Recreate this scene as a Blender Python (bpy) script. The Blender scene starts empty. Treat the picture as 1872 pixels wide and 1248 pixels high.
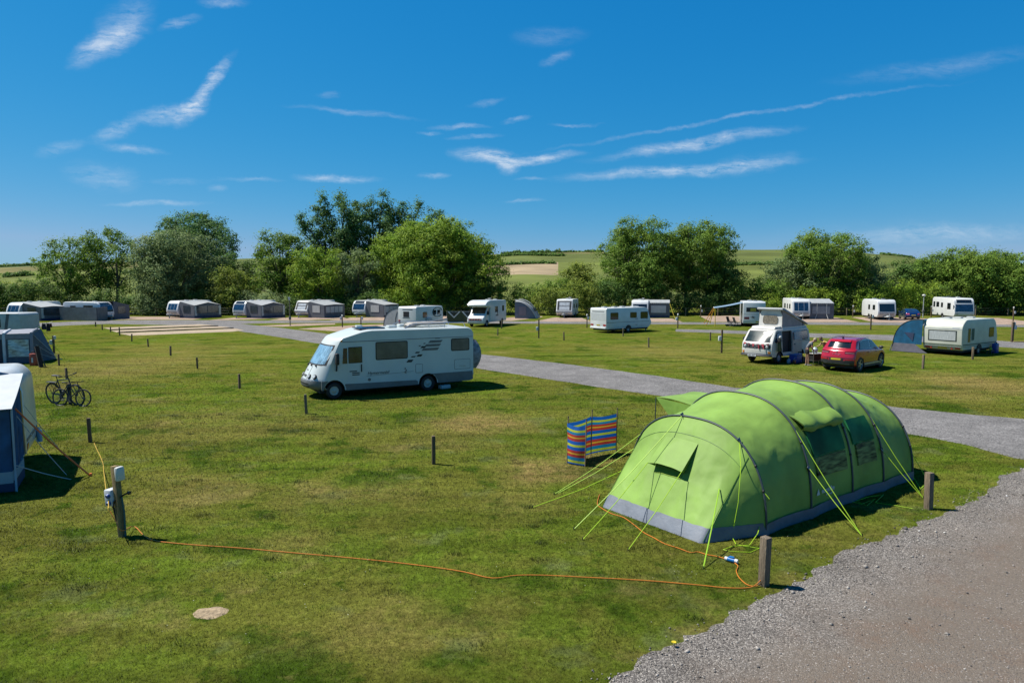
import bpy, bmesh, math, random
import numpy as np
from mathutils import Vector, Matrix, Euler, noise as mnoise
from mathutils.geometry import tessellate_polygon
SC = bpy.context.scene
COL = SC.collection
R = math.radians
random.seed(7)
RNG = np.random.default_rng(11)

# ------------------------------------------------------------------ camera
HOR = 515.0
CAM_H, FPX, CX, CY = 5.1, 1248.0, 936.0, 624.0
PITCH = math.atan((624 - HOR) / 1248)
def ray(px, py):
    u, v = (px - CX) / FPX, (CY - py) / FPX
    c, s = math.cos(PITCH), math.sin(PITCH)
    return Vector((u, c + v * s, -s + v * c))
def G(px, py, z=0.0):
    """ground position surveyed from the photograph"""
    d = ray(px, py); t = (z - CAM_H) / d.z
    return Vector((d.x * t, d.y * t, z))
cam = bpy.data.cameras.new('camera')
cam.sensor_width = 36.0
cam.lens = 36.0 * FPX / 1872.0
cam.clip_start, cam.clip_end = 0.1, 9000
camo = bpy.data.objects.new('camera', cam)
camo.location = (0, 0, CAM_H)
camo.rotation_euler = (R(90) - PITCH, 0, 0)
COL.objects.link(camo)
SC.camera = camo

# ------------------------------------------------------------------ mesh builder
class MB:
    def __init__(s): s.v = []; s.f = []
    def add(s, vs, fs, M=None):
        n = len(s.v)
        for p in vs:
            s.v.append(tuple(M @ Vector(p)) if M is not None else tuple(p))
        for f in fs: s.f.append(tuple(i + n for i in f))
        return s
    def box(s, x0, x1, y0, y1, z0, z1, M=None, ch=0.0):
        if ch <= 0:
            vs = [(x0,y0,z0),(x1,y0,z0),(x1,y1,z0),(x0,y1,z0),(x0,y0,z1),(x1,y0,z1),(x1,y1,z1),(x0,y1,z1)]
            fs = [(3,2,1,0),(4,5,6,7),(0,1,5,4),(1,2,6,5),(2,3,7,6),(3,0,4,7)]
            return s.add(vs, fs, M)
        bm = bmesh.new(); bmesh.ops.create_cube(bm, size=1)
        for v in bm.verts:
            v.co = Vector(((x0+x1)/2 + v.co.x*(x1-x0), (y0+y1)/2 + v.co.y*(y1-y0), (z0+z1)/2 + v.co.z*(z1-z0)))
        bmesh.ops.bevel(bm, geom=bm.edges[:], offset=ch, segments=2, profile=0.5, affect='EDGES')
        s.bm(bm, M); return s
    def bm(s, bm, M=None):
        bm.verts.index_update()
        s.add([v.co.copy() for v in bm.verts], [[v.index for v in f.verts] for f in bm.faces], M)
        bm.free(); return s
    def cyl(s, p0, p1, r0, r1=None, n=10, cap=True):
        r1 = r0 if r1 is None else r1
        return s.tube([p0, p1], [r0, r1], n, cap)
    def tube(s, pts, r, n=6, cap=True):
        pts = [Vector(p) for p in pts]; k = len(pts)
        rr = r if isinstance(r, (list, tuple)) else [r] * k
        vs = []; up = Vector((0, 0, 1))
        t0 = (pts[1] - pts[0]).normalized()
        a = t0.cross(up)
        if a.length < 1e-3: a = t0.cross(Vector((1, 0, 0)))
        a.normalize()
        for i, p in enumerate(pts):
            t = (pts[min(i+1, k-1)] - pts[max(i-1, 0)])
            t = t.normalized() if t.length > 1e-9 else t0
            a = (a - t * a.dot(t))
            a = a.normalized() if a.length > 1e-6 else t.orthogonal().normalized()
            b = t.cross(a)
            for j in range(n):
                q = 2 * math.pi * j / n
                vs.append(p + (a * math.cos(q) + b * math.sin(q)) * rr[i])
        fs = []
        for i in range(k - 1):
            for j in range(n):
                fs.append((i*n+j, i*n+(j+1) % n, (i+1)*n+(j+1) % n, (i+1)*n+j))
        if cap:
            fs.append(tuple(range(n))[::-1]); fs.append(tuple((k-1)*n + j for j in range(n)))
        return s.add(vs, fs)
    def prism(s, prof, y0, y1, r=0.0, M=None, seg=3, taper=None):
        """profile in x-z swept along y, ends rounded by r"""
        prof = [Vector((p[0], p[1])) for p in prof]
        area = sum(prof[i].x * prof[(i+1) % len(prof)].y - prof[(i+1) % len(prof)].x * prof[i].y for i in range(len(prof)))
        if area < 0: prof = prof[::-1]
        n = len(prof)
        def inset(d):
            out = []
            for i in range(n):
                a, b, c = prof[i-1], prof[i], prof[(i+1) % n]
                e1 = (b - a).normalized(); e2 = (c - b).normalized()
                n1 = Vector((-e1.y, e1.x)); n2 = Vector((-e2.y, e2.x))
                m = (n1 + n2)
                m = m.normalized() if m.length > 1e-6 else n1
                out.append(b + m * d / max(0.5, m.dot(n1)))
            return out
        st = []
        if r > 0:
            for i in range(seg + 1):
                q = math.pi / 2 * i / seg
                st.append((y0 + r * (1 - math.sin(q)), r * (1 - math.cos(q))))
            st = [(y0 + r * (1 - math.sin(math.pi/2*i/seg)), r * (1 - math.cos(math.pi/2*i/seg))) for i in range(seg, -1, -1)]
            st = [(y, r - r * math.sqrt(max(0, 1 - ((r - (y - y0)) / r) ** 2))) for y, _ in st]
            st += [(y1 - (y - y0), d) for y, d in st[::-1]]
        else:
            st = [(y0, 0), (y1, 0)]
        vs = []; fs = []
        for y, d in st:
            for p in (inset(d) if d > 1e-6 else prof):
                yy = y
                if taper: yy = y * taper(p.x, p.y)
                vs.append((p.x, yy, p.y))
        k = len(st)
        for i in range(k - 1):
            for j in range(n):
                fs.append((i*n+(j+1) % n, i*n+j, (i+1)*n+j, (i+1)*n+(j+1) % n))
        fs.append(tuple(range(n))); fs.append(tuple((k-1)*n+j for j in range(n))[::-1])
        return s.add(vs, fs, M)
    def plate(s, pts, th, M=None):
        """flat polygon given by 3-D points, thickened by th along its normal"""
        pts = [Vector(p) for p in pts]
        nrm = Vector((0, 0, 0))
        for i in range(1, len(pts)-1): nrm += (pts[i]-pts[0]).cross(pts[i+1]-pts[0])
        nrm.normalize(); n = len(pts)
        vs = pts + [p + nrm * th for p in pts]
        fs = [tuple(range(n))[::-1], tuple(range(n, 2*n))] + [(i, (i+1) % n, n+(i+1) % n, n+i) for i in range(n)]
        return s.add(vs, fs, M)
    def ell(s, c, r, nu=12, nv=8, M=None):
        bm = bmesh.new(); bmesh.ops.create_uvsphere(bm, u_segments=nu, v_segments=nv, radius=1)
        for v in bm.verts: v.co = Vector((c[0]+v.co.x*r[0], c[1]+v.co.y*r[1], c[2]+v.co.z*r[2]))
        return s.bm(bm, M)
    def grid(s, rows, closed=False):
        m = len(rows[0]); vs = [p for r in rows for p in r]; fs = []
        for i in range(len(rows)-1):
            for j in range(m if closed else m-1):
                fs.append((i*m+j, i*m+(j+1) % m, (i+1)*m+(j+1) % m, (i+1)*m+j))
        return s.add(vs, fs)
    def build(s, name, mat, parent=None, smooth=40, recalc=True):
        me = bpy.data.meshes.new(name)
        me.from_pydata([tuple(p) for p in s.v], [], s.f); me.validate()
        if recalc:
            bm = bmesh.new(); bm.from_mesh(me)
            bmesh.ops.recalc_face_normals(bm, faces=bm.faces)
            if all(e.is_manifold for e in bm.edges) and bm.calc_volume(signed=True) < 0: bmesh.ops.reverse_faces(bm, faces=bm.faces)
            bm.to_mesh(me); bm.free()
        if smooth: 
            me.shade_smooth(); me.set_sharp_from_angle(angle=R(smooth))
        if mat: me.materials.append(mat)
        o = bpy.data.objects.new(name, me); COL.objects.link(o)
        if parent: o.parent = parent
        return o

def tag(o, label=None, cat=None, group=None, kind=None):
    if label: o['label'] = label
    if cat: o['category'] = cat
    if group: o['group'] = group
    if kind: o['kind'] = kind
    return o
def thing(name, label, cat, loc=(0,0,0), rz=0.0, group=None):
    o = bpy.data.objects.new(name, None); COL.objects.link(o)
    o.empty_display_size = 0.3
    o.location = loc; o.rotation_euler = (0, 0, rz)
    return tag(o, label, cat, group)
def kids(o): return [c for c in COL.objects if c.parent == o]
def dup(root, loc, rz, label, group=None, scale=None):
    r = root.copy(); COL.objects.link(r); r.location = loc; r.rotation_euler = (0, 0, rz)
    if scale: r.scale = scale
    r['label'] = label
    if group: r['group'] = group
    for ch in kids(root):
        c = ch.copy(); COL.objects.link(c); c.parent = r
        for g in kids(ch):
            d = g.copy(); COL.objects.link(d); d.parent = c
    return r
def cut(o, mb, mat=None):
    """boolean difference with the MB solid"""
    c = mb.build('cutter', mat); c.parent = o.parent
    bpy.context.view_layer.update()
    m = o.modifiers.new('b', 'BOOLEAN'); m.operation = 'DIFFERENCE'; m.solver = 'EXACT'; m.object = c
    try: m.material_mode = 'TRANSFER'
    except Exception: pass
    def size(me):
        v = np.empty(len(me.vertices) * 3); me.vertices.foreach_get('co', v); v = v.reshape(-1, 3)
        return (v.max(0) - v.min(0)) if len(v) else np.zeros(3)
    want = size(o.data); me = None
    for sv in ('EXACT', 'MANIFOLD', 'FAST'):
        try: m.solver = sv
        except Exception: continue
        dg = bpy.context.evaluated_depsgraph_get(); dg.update()
        me = bpy.data.meshes.new_from_object(o.evaluated_get(dg))
        if np.all(size(me) > want * .97 - .02): break
        me = None
    o.modifiers.clear()
    if me is not None:
        o.data = me; me.shade_smooth(); me.set_sharp_from_angle(angle=R(35))
    else: print('cut failed', o.name)
    bpy.data.objects.remove(c)
    return o
def text(name, body, size, mat, parent, M, ext=0.003, shear=0.0, bold=0.0, sx=1.0):
    cu = bpy.data.curves.new(name, 'FONT'); cu.body = body; cu.size = size; cu.extrude = ext
    cu.align_x = 'CENTER'; cu.align_y = 'CENTER'; cu.shear = shear; cu.offset = bold
    t = bpy.data.objects.new(name, cu); COL.objects.link(t)
    dg = bpy.context.evaluated_depsgraph_get()
    me = bpy.data.meshes.new_from_object(t.evaluated_get(dg))
    me.name = name
    bpy.data.objects.remove(t)
    me.transform(Matrix.Diagonal((sx, 1, 1, 1))); me.transform(M); me.materials.clear(); me.materials.append(mat)
    o = bpy.data.objects.new(name, me); COL.objects.link(o); o.parent = parent
    return o
def frame(origin, right, up):
    r = Vector(right).normalized(); u = Vector(up).normalized(); n = r.cross(u)
    u = n.cross(r)
    M = Matrix((r, u, n)).transposed().to_4x4(); M.translation = Vector(origin)
    return M

# ------------------------------------------------------------------ materials
def srgb(r, g, b):
    f = lambda c: (c/255/12.92) if c/255 <= .04045 else ((c/255+.055)/1.055)**2.4
    return (f(r), f(g), f(b))
_MC = {}
ALB = .76
def mat(name, col, rough=.5, metal=0, var=.08, vs=3.0, bump=0.0, bs=40.0, spec=.5, coat=0, trans=0.0, stretch=None):
    if name in _MC: return _MC[name]
    col = [c * ALB for c in col[:3]]
    m = bpy.data.materials.new(name); m.use_nodes = True
    nt = m.node_tree; N = nt.nodes; L = nt.links
    b = N['Principled BSDF']; out = N['Material Output']
    b.inputs['Roughness'].default_value = rough; b.inputs['Metallic'].default_value = metal
    b.inputs['Specular IOR Level'].default_value = spec; b.inputs['Coat Weight'].default_value = coat
    b.inputs['Coat Roughness'].default_value = .08
    tc = N.new('ShaderNodeTexCoord'); src = tc.outputs['Object']
    if stretch:
        mp = N.new('ShaderNodeMapping'); mp.inputs['Scale'].default_value = stretch
        L.new(src, mp.inputs['Vector']); src = mp.outputs['Vector']
    nz = N.new('ShaderNodeTexNoise'); nz.inputs['Scale'].default_value = vs; nz.inputs['Detail'].default_value = 5
    L.new(src, nz.inputs['Vector'])
    mx = N.new('ShaderNodeMix'); mx.data_type = 'RGBA'
    lo = [c * (1 - var * 1.6) for c in col[:3]] + [1]; hi = [min(1, c * (1 + var)) for c in col[:3]] + [1]
    mx.inputs['A'].default_value = lo; mx.inputs['B'].default_value = hi
    mr = N.new('ShaderNodeMapRange'); mr.inputs['From Min'].default_value = .3; mr.inputs['From Max'].default_value = .7
    L.new(nz.outputs['Fac'], mr.inputs['Value']); L.new(mr.outputs['Result'], mx.inputs['Factor'])
    L.new(mx.outputs['Result'], b.inputs['Base Color'])
    if bump:
        n2 = N.new('ShaderNodeTexNoise'); n2.inputs['Scale'].default_value = bs; n2.inputs['Detail'].default_value = 4
        L.new(src, n2.inputs['Vector'])
        bp = N.new('ShaderNodeBump'); bp.inputs['Strength'].default_value = bump; bp.inputs['Distance'].default_value = .02
        L.new(n2.outputs['Fac'], bp.inputs['Height']); L.new(bp.outputs['Normal'], b.inputs['Normal'])
    if trans:
        tr = N.new('ShaderNodeBsdfTranslucent'); L.new(mx.outputs['Result'], tr.inputs['Color'])
        ms = N.new('ShaderNodeMixShader'); ms.inputs['Fac'].default_value = trans
        L.new(b.outputs['BSDF'], ms.inputs[1]); L.new(tr.outputs['BSDF'], ms.inputs[2])
        L.new(ms.outputs['Shader'], out.inputs['Surface'])
    _MC[name] = m
    return m
W_GRP = 'white_gelcoat'
white = mat('white_gelcoat', (.74, .76, .76), .32, var=.06, vs=1.2, coat=.2)
cream = mat('cream_paint', (.62, .63, .54), .4, var=.07, vs=1.5)
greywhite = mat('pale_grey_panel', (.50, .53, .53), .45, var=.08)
glass = mat('tinted_glass', (.012, .016, .02), .06, var=.2, spec=.9)
glassb = mat('blue_tinted_glass', (.015, .04, .09), .06, var=.3, spec=.9)
rubber = mat('black_rubber', (.018, .018, .019), .75, var=.2, bump=.2)
dark = mat('dark_plastic', (.03, .032, .035), .55, var=.15)
under = mat('dark_underbody', (.02, .02, .02), .9, var=.2)  # even dark tone for chassis, tray and floor parts
greyplast = mat('grey_plastic', (.16, .165, .17), .5, var=.1)
alu = mat('brushed_aluminium', (.62, .63, .65), .35, .9, var=.1)
rim_m = mat('painted_steel_rim', (.42, .43, .44), .4, .4, var=.12)
redlens = mat('red_lens', (.42, .015, .02), .2, var=.15)
amber = mat('amber_lens', (.6, .2, .02), .25, var=.1)
clearlens = mat('clear_lens', (.55, .58, .6), .12, var=.15, spec=.8)
yplate = mat('yellow_plate', (.55, .42, .02), .45, var=.06)
wplate = mat('white_plate', (.7, .72, .74), .45, var=.05)
black = mat('matt_black', (.012, .012, .013), .6, var=.2)
timber = mat('weathered_post_timber', (.150, .105, .060), .85, var=.3, vs=6, bump=.5, bs=30, stretch=(6, 6, .8))
timber_old = mat('grey_brown_timber', (.215, .165, .110), .88, var=.3, vs=7, bump=.6, bs=30, stretch=(6, 6, .7))
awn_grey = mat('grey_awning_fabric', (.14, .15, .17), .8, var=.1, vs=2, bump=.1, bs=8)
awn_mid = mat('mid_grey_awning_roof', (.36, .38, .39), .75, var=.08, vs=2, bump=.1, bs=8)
awn_pale = mat('pale_awning_fabric', (.58, .58, .55), .8, var=.07, vs=3)
awn_navy = mat('navy_awning_fabric', (.02, .04, .10), .7, var=.15, vs=2)
awn_win = mat('clear_awning_window', (.05, .065, .075), .15, var=.4, vs=1.5, spec=.7)
# ------------------------------------------------------------------ light and sky
SUN_EL = R(56)
L_H = Vector((0.975, -0.22)).normalized()                      # the way shadows fall on the ground
Ldir = Vector((L_H.x * math.cos(SUN_EL), L_H.y * math.cos(SUN_EL), -math.sin(SUN_EL)))
sl = bpy.data.lights.new('sun', 'SUN'); sl.energy = 5.0; sl.angle = R(.53); sl.color = (1, .955, .87)
so = bpy.data.objects.new('sun', sl); COL.objects.link(so); so.location = (-200, 50, 300)
so.rotation_euler = Ldir.to_track_quat('-Z', 'Y').to_euler()

wd = bpy.data.worlds.new('World'); SC.world = wd; wd.use_nodes = True
nt = wd.node_tree; N = nt.nodes; L = nt.links
bg = N['Background']
sky = N.new('ShaderNodeTexSky'); sky.sky_type = 'NISHITA'; sky.sun_disc = False
sky.sun_elevation = SUN_EL; sky.sun_rotation = math.atan2(-L_H.x, -L_H.y)
sky.altitude = 0; sky.air_density = 1.0; sky.dust_density = 0; sky.ozone_density = 1.0
bg.inputs['Strength'].default_value = .1
# the deep saturated blue of the photograph: each channel of the sky graded by its own power curve
EXPO = .7
sc0 = N.new('ShaderNodeSeparateColor'); L.new(sky.outputs['Color'], sc0.inputs[0])
hs = N.new('ShaderNodeCombineColor'); DARK = []
for i_, (g_, a_) in enumerate(((2.14, .545), (.663, .521), (.399, .781))):
    p_ = N.new('ShaderNodeMath'); p_.operation = 'POWER'; L.new(sc0.outputs[i_], p_.inputs[0]); p_.inputs[1].default_value = g_
    m_ = N.new('ShaderNodeMath'); m_.operation = 'MULTIPLY'; L.new(p_.outputs[0], m_.inputs[0]); m_.inputs[1].default_value = a_ * 10 * .1 ** g_ / 2 ** EXPO
    cl_ = N.new('ShaderNodeMath'); cl_.operation = 'MINIMUM'; L.new(m_.outputs[0], cl_.inputs[0]); cl_.inputs[1].default_value = (.27, .50, .72)[i_] * 10 / 2 ** EXPO
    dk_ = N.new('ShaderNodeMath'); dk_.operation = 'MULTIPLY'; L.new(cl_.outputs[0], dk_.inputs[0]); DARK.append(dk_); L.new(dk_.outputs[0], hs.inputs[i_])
tc = N.new('ShaderNodeTexCoord')
sp = N.new('ShaderNodeSeparateXYZ'); L.new(tc.outputs['Generated'], sp.inputs[0])
# clear sky darkened towards the zenith, above the view, to cut ambient fill
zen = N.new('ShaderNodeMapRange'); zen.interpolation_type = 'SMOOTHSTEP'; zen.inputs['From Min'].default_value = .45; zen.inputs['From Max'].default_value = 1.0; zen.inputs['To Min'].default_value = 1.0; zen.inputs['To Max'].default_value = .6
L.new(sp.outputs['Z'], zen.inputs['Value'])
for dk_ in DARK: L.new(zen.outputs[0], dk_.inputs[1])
def wmath(op, a, b=None, c=None):
    n = N.new('ShaderNodeMath'); n.operation = op
    for i, x in enumerate((a, b, c)):
        if x is None: continue
        if isinstance(x, (int, float)): n.inputs[i].default_value = x
        else: L.new(x, n.inputs[i])
    return n.outputs[0]
yy = wmath('MAXIMUM', sp.outputs['Y'], .05)
cu = wmath('DIVIDE', sp.outputs['X'], yy); cw = wmath('DIVIDE', sp.outputs['Z'], yy)
cmb = N.new('ShaderNodeCombineXYZ'); L.new(cu, cmb.inputs[0]); L.new(cw, cmb.inputs[1])
nz = N.new('ShaderNodeTexNoise'); nz.inputs['Scale'].default_value = 7; nz.inputs['Detail'].default_value = 9; nz.inputs['Roughness'].default_value = .66
L.new(cmb.outputs[0], nz.inputs['Vector'])
sb = N.new('ShaderNodeVectorMath'); sb.operation = 'SUBTRACT'; L.new(nz.outputs['Color'], sb.inputs[0]); sb.inputs[1].default_value = (.5, .5, .5)
scv = N.new('ShaderNodeVectorMath'); scv.operation = 'MULTIPLY'; L.new(sb.outputs[0], scv.inputs[0]); scv.inputs[1].default_value = (.075, .034, 0)
ad = N.new('ShaderNodeVectorMath'); ad.operation = 'ADD'; L.new(cmb.outputs[0], ad.inputs[0]); L.new(scv.outputs[0], ad.inputs[1])
warped = ad.outputs[0]
CLOUDS = [(195,82,62,20,28,.85),(228,38,52,28,30,.4),(325,40,34,7,15,.5),(385,150,58,11,50,.95),(350,200,34,16,35,.8),(300,207,66,14,8,.6),
 (205,240,46,12,20,.5),(240,272,58,7,-3,.5),(190,322,62,20,-8,.3),(110,272,40,10,14,.28),(617,327,70,6,-1,.65),(290,370,80,5,1,.5),
 (650,207,100,4.5,-6,.3),(895,288,60,13,-7,.95),(985,292,70,8,9,.9),(925,305,22,13,0,.8),(790,324,30,5,0,.5),(1265,264,160,10,9,.75),
 (1240,313,190,9,4,.75),(1370,302,80,15,6,.3),(1350,214,330,3.5,9.5,.33),(1720,120,170,14,9,.17),(1720,428,190,14,1,.34),(1650,440,260,30,0,.12),(835,232,50,4,3,.42),
 (865,250,45,4,5,.42),(945,218,26,4,8,.42),(1050,227,40,3,0,.42),(890,186,34,5,8,.28),(1015,104,28,9,22,.32),(1000,66,56,14,5,.16),
 (780,245,22,3.5,0,.4),(395,343,14,5,0,.35),(330,330,60,5,0,.16),(960,367,36,3,0,.3),(970,330,28,3,0,.3),(450,330,55,3.5,-3,.25),(405,3,42,7,4,.45),(600,174,18,5,5,.28)]
acc = None
for (px, py, a, b, ang, k) in CLOUDS:
    d = ray(px, py); u, w = d.x / d.y, d.z / d.y
    mp = N.new('ShaderNodeMapping'); mp.vector_type = 'TEXTURE'
    mp.inputs['Location'].default_value = (u, w, 0); mp.inputs['Rotation'].default_value = (0, 0, R(ang))
    mp.inputs['Scale'].default_value = (a * 1.4 / FPX, b * 1.6 / FPX, 1)
    L.new(warped, mp.inputs['Vector'])
    ln = N.new('ShaderNodeVectorMath'); ln.operation = 'LENGTH'; L.new(mp.outputs[0], ln.inputs[0])
    mr = N.new('ShaderNodeMapRange'); mr.interpolation_type = 'SMOOTHSTEP'
    mr.inputs['From Min'].default_value = 1.0; mr.inputs['From Max'].default_value = 0.0; mr.inputs['To Max'].default_value = k * .88
    L.new(ln.outputs['Value'], mr.inputs['Value'])
    acc = mr.outputs[0] if acc is None else wmath('ADD', acc, mr.outputs[0])
mps = N.new('ShaderNodeMapping'); mps.inputs['Scale'].default_value = (24, 95, 1); mps.inputs['Rotation'].default_value = (0, 0, R(-18))
L.new(warped, mps.inputs['Vector'])
n2 = N.new('ShaderNodeTexNoise'); n2.inputs['Scale'].default_value = 1; n2.inputs['Detail'].default_value = 9; n2.inputs['Roughness'].default_value = .7
L.new(mps.outputs[0], n2.inputs['Vector'])
mr2 = N.new('ShaderNodeMapRange'); mr2.inputs['From Min'].default_value = .33; mr2.inputs['From Max'].default_value = .66; L.new(n2.outputs['Fac'], mr2.inputs['Value'])
acc = wmath('MULTIPLY', acc, mr2.outputs[0])
front = wmath('GREATER_THAN', sp.outputs['Y'], .06)
acc = wmath('MULTIPLY', wmath('MINIMUM', acc, .95), front)
mxs = N.new('ShaderNodeMix'); mxs.data_type = 'RGBA'
L.new(acc, mxs.inputs['Factor']); L.new(hs.outputs[0], mxs.inputs['A']); mxs.inputs['B'].default_value = tuple(c / 2 ** EXPO for c in (7.4, 8.2, 9.2)) + (1,)
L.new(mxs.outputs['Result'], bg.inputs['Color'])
SC.view_settings.view_transform = 'Standard'; SC.view_settings.look = 'None'
SC.view_settings.exposure = EXPO; SC.view_settings.gamma = 1

# ------------------------------------------------------------------ turf colour, shared by soil and blades
PATCH = [(880,772,130,24,.9),(985,862,90,30,.9),(1075,840,80,25,.8),(1790,700,110,22,.8),(1740,720,90,14,.5),(640,905,200,30,.35),(300,910,90,30,.4),(760,1150,260,60,.35),
         (110,705,60,10,.5),(820,810,120,14,.35),(1270,1160,100,30,.5),(1180,1195,60,20,.4),(620,1190,160,40,.3),(1500,1080,110,30,.5),(360,880,120,30,.35),(520,1000,120,30,.3),(950,920,90,30,.3),(230,668,170,30,.5),(420,770,200,40,.3),(1250,642,200,18,.35),(1500,695,150,14,.3),(330,640,200,16,.3),(1700,780,60,12,.3)]
grp = bpy.data.node_groups.new('turf_colour', 'ShaderNodeTree')
grp.interface.new_socket('Color', in_out='OUTPUT', socket_type='NodeSocketColor')
def build_turf(nt):
    N, L = nt.nodes, nt.links
    go = N.new('NodeGroupOutput'); geo = N.new('ShaderNodeNewGeometry'); pos = geo.outputs['Position']
    def noise(scale, detail=4, rough=.55, off=(0,0,0), sc=(1,1,0)):
        mp = N.new('ShaderNodeMapping'); mp.inputs['Location'].default_value = off; mp.inputs['Scale'].default_value = sc
        L.new(pos, mp.inputs['Vector'])
        n = N.new('ShaderNodeTexNoise'); n.inputs['Scale'].default_value = scale; n.inputs['Detail'].default_value = detail; n.inputs['Roughness'].default_value = rough
        L.new(mp.outputs[0], n.inputs['Vector']); return n.outputs['Fac']
    def rng(v, a, b, c=0, d=1):
        m = N.new('ShaderNodeMapRange'); m.interpolation_type = 'SMOOTHSTEP'
        for k, x in zip(('From Min','From Max','To Min','To Max'), (a,b,c,d)): m.inputs[k].default_value = x
        L.new(v, m.inputs['Value']); return m.outputs[0]
    def mix(f, a, b):
        m = N.new('ShaderNodeMix'); m.data_type = 'RGBA'; L.new(f, m.inputs['Factor'])
        for k, x in (('A', a), ('B', b)):
            if isinstance(x, tuple): m.inputs[k].default_value = (*x, 1)
            else: L.new(x, m.inputs[k])
        return m.outputs['Result']
    def mth(op, a, b):
        n = N.new('ShaderNodeMath'); n.operation = op
        for i, x in enumerate((a, b)):
            if isinstance(x, (int, float)): n.inputs[i].default_value = x
            else: L.new(x, n.inputs[i])
        return n.outputs[0]
    green, lush, olive, straw = (.074,.107,.0115), (.035,.064,.006), (.098,.105,.018), (.195,.158,.056)
    c = mix(rng(noise(.16, 5, off=(3,1,0)), .42, .58), green, olive)
    c = mix(rng(noise(.9, 5, .6, off=(13,1,0)), .45, .6, 0, .75), c, olive)
    c = mix(rng(noise(.42, 6, .62, off=(31,7,0)), .53, .63, 0, .95), c, lush)
    c = mix(rng(noise(1.6, 5, .6, off=(5,77,0)), .57, .67, 0, .9), c, lush)
    c = mix(rng(noise(.33, 6, .65, off=(57,3,0)), .56, .72, 0, .6), c, straw)
    c = mix(rng(noise(2.4, 5, .7, off=(8,31,0)), .60, .76, 0, .5), c, straw)
    c = mix(rng(noise(.7, 5, .65, off=(71,13,0)), .56, .68, 0, .6), c, (.098,.118,.040))      # clover
    # dry trampled patches
    wn = N.new('ShaderNodeTexNoise'); wn.inputs['Scale'].default_value = .8; wn.inputs['Detail'].default_value = 5; L.new(pos, wn.inputs['Vector'])
    s1 = N.new('ShaderNodeVectorMath'); s1.operation = 'SUBTRACT'; L.new(wn.outputs['Color'], s1.inputs[0]); s1.inputs[1].default_value = (.5,.5,.5)
    s2 = N.new('ShaderNodeVectorMath'); s2.operation = 'SCALE'; L.new(s1.outputs[0], s2.inputs[0]); s2.inputs['Scale'].default_value = 2.6
    s3 = N.new('ShaderNodeVectorMath'); s3.operation = 'ADD'; L.new(pos, s3.inputs[0]); L.new(s2.outputs[0], s3.inputs[1])
    acc = None
    for (px, py, a, b, k) in PATCH:
        g = G(px, py); gx = G(px + a, py); gy = (G(px, py - b) - G(px, py + b)).length / 2
        mp = N.new('ShaderNodeMapping'); mp.vector_type = 'TEXTURE'
        mp.inputs['Location'].default_value = (g.x, g.y, 0); mp.inputs['Scale'].default_value = ((gx - g).length * 1.3, gy * 1.3, 1e4)
        L.new(s3.outputs[0], mp.inputs['Vector'])
        ln = N.new('ShaderNodeVectorMath'); ln.operation = 'LENGTH'; L.new(mp.outputs[0], ln.inputs[0])
        v = rng(ln.outputs['Value'], 1, .1, 0, k)
        acc = v if acc is None else mth('MAXIMUM', acc, v)
    c = mix(mth('MULTIPLY', acc, rng(noise(3.5, 5, .7), .3, .65, .35, 1)), c, (.205,.148,.055))
    # mowing lines along the pitches, fine tufts
    f = rng(noise(.55, 4, .6, off=(2,9,0), sc=(.22, 1.6, 0)), .3, .7, .80, 1.2)
    f = mth('MULTIPLY', f, rng(noise(11, 5, .7, off=(4,4,0)), .25, .75, .62, 1.38))
    f = mth('MULTIPLY', f, rng(noise(4, 4, .6, off=(9,41,0)), .3, .7, .82, 1.18))
    ml = N.new('ShaderNodeMix'); ml.data_type = 'RGBA'; ml.blend_type = 'MULTIPLY'; ml.inputs['Factor'].default_value = 1
    cb = N.new('ShaderNodeCombineColor')
    for i in range(3): L.new(f, cb.inputs[i])
    L.new(c, ml.inputs['A']); L.new(cb.outputs[0], ml.inputs['B'])
    L.new(ml.outputs['Result'], go.inputs['Color'])
build_turf(grp)

turf = bpy.data.materials.new('mown_turf'); turf.use_nodes = True
nt = turf.node_tree; N = nt.nodes; L = nt.links; b = N['Principled BSDF']
g = N.new('ShaderNodeGroup'); g.node_tree = grp
L.new(g.outputs['Color'], b.inputs['Base Color']); b.inputs['Roughness'].default_value = .95; b.inputs['Specular IOR Level'].default_value = 0
tcn = N.new('ShaderNodeNewGeometry')
nn = N.new('ShaderNodeTexNoise'); nn.inputs['Scale'].default_value = 14; nn.inputs['Detail'].default_value = 6; nn.inputs['Roughness'].default_value = .75
L.new(tcn.outputs['Position'], nn.inputs['Vector'])
bp = N.new('ShaderNodeBump'); bp.inputs['Strength'].default_value = .9; bp.inputs['Distance'].default_value = .05
L.new(nn.outputs['Fac'], bp.inputs['Height']); L.new(bp.outputs['Normal'], b.inputs['Normal'])

bladem = bpy.data.materials.new('grass_blades'); bladem.use_nodes = True
nt = bladem.node_tree; N = nt.nodes; L = nt.links; b = N['Principled BSDF']
g = N.new('ShaderNodeGroup'); g.node_tree = grp
geo = N.new('ShaderNodeNewGeometry')
hsv = N.new('ShaderNodeHueSaturation')
mr = N.new('ShaderNodeMapRange'); mr.inputs['To Min'].default_value = .75; mr.inputs['To Max'].default_value = 1.75
L.new(geo.outputs['Random Per Island'], mr.inputs['Value']); L.new(mr.outputs[0], hsv.inputs['Value'])
L.new(g.outputs['Color'], hsv.inputs['Color']); L.new(hsv.outputs[0], b.inputs['Base Color'])
b.inputs['Roughness'].default_value = .6; b.inputs['Specular IOR Level'].default_value = .08
vm = N.new('ShaderNodeVectorMath'); vm.operation = 'SCALE'; vm.inputs['Scale'].default_value = .45; L.new(geo.outputs['Normal'], vm.inputs[0])
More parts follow.
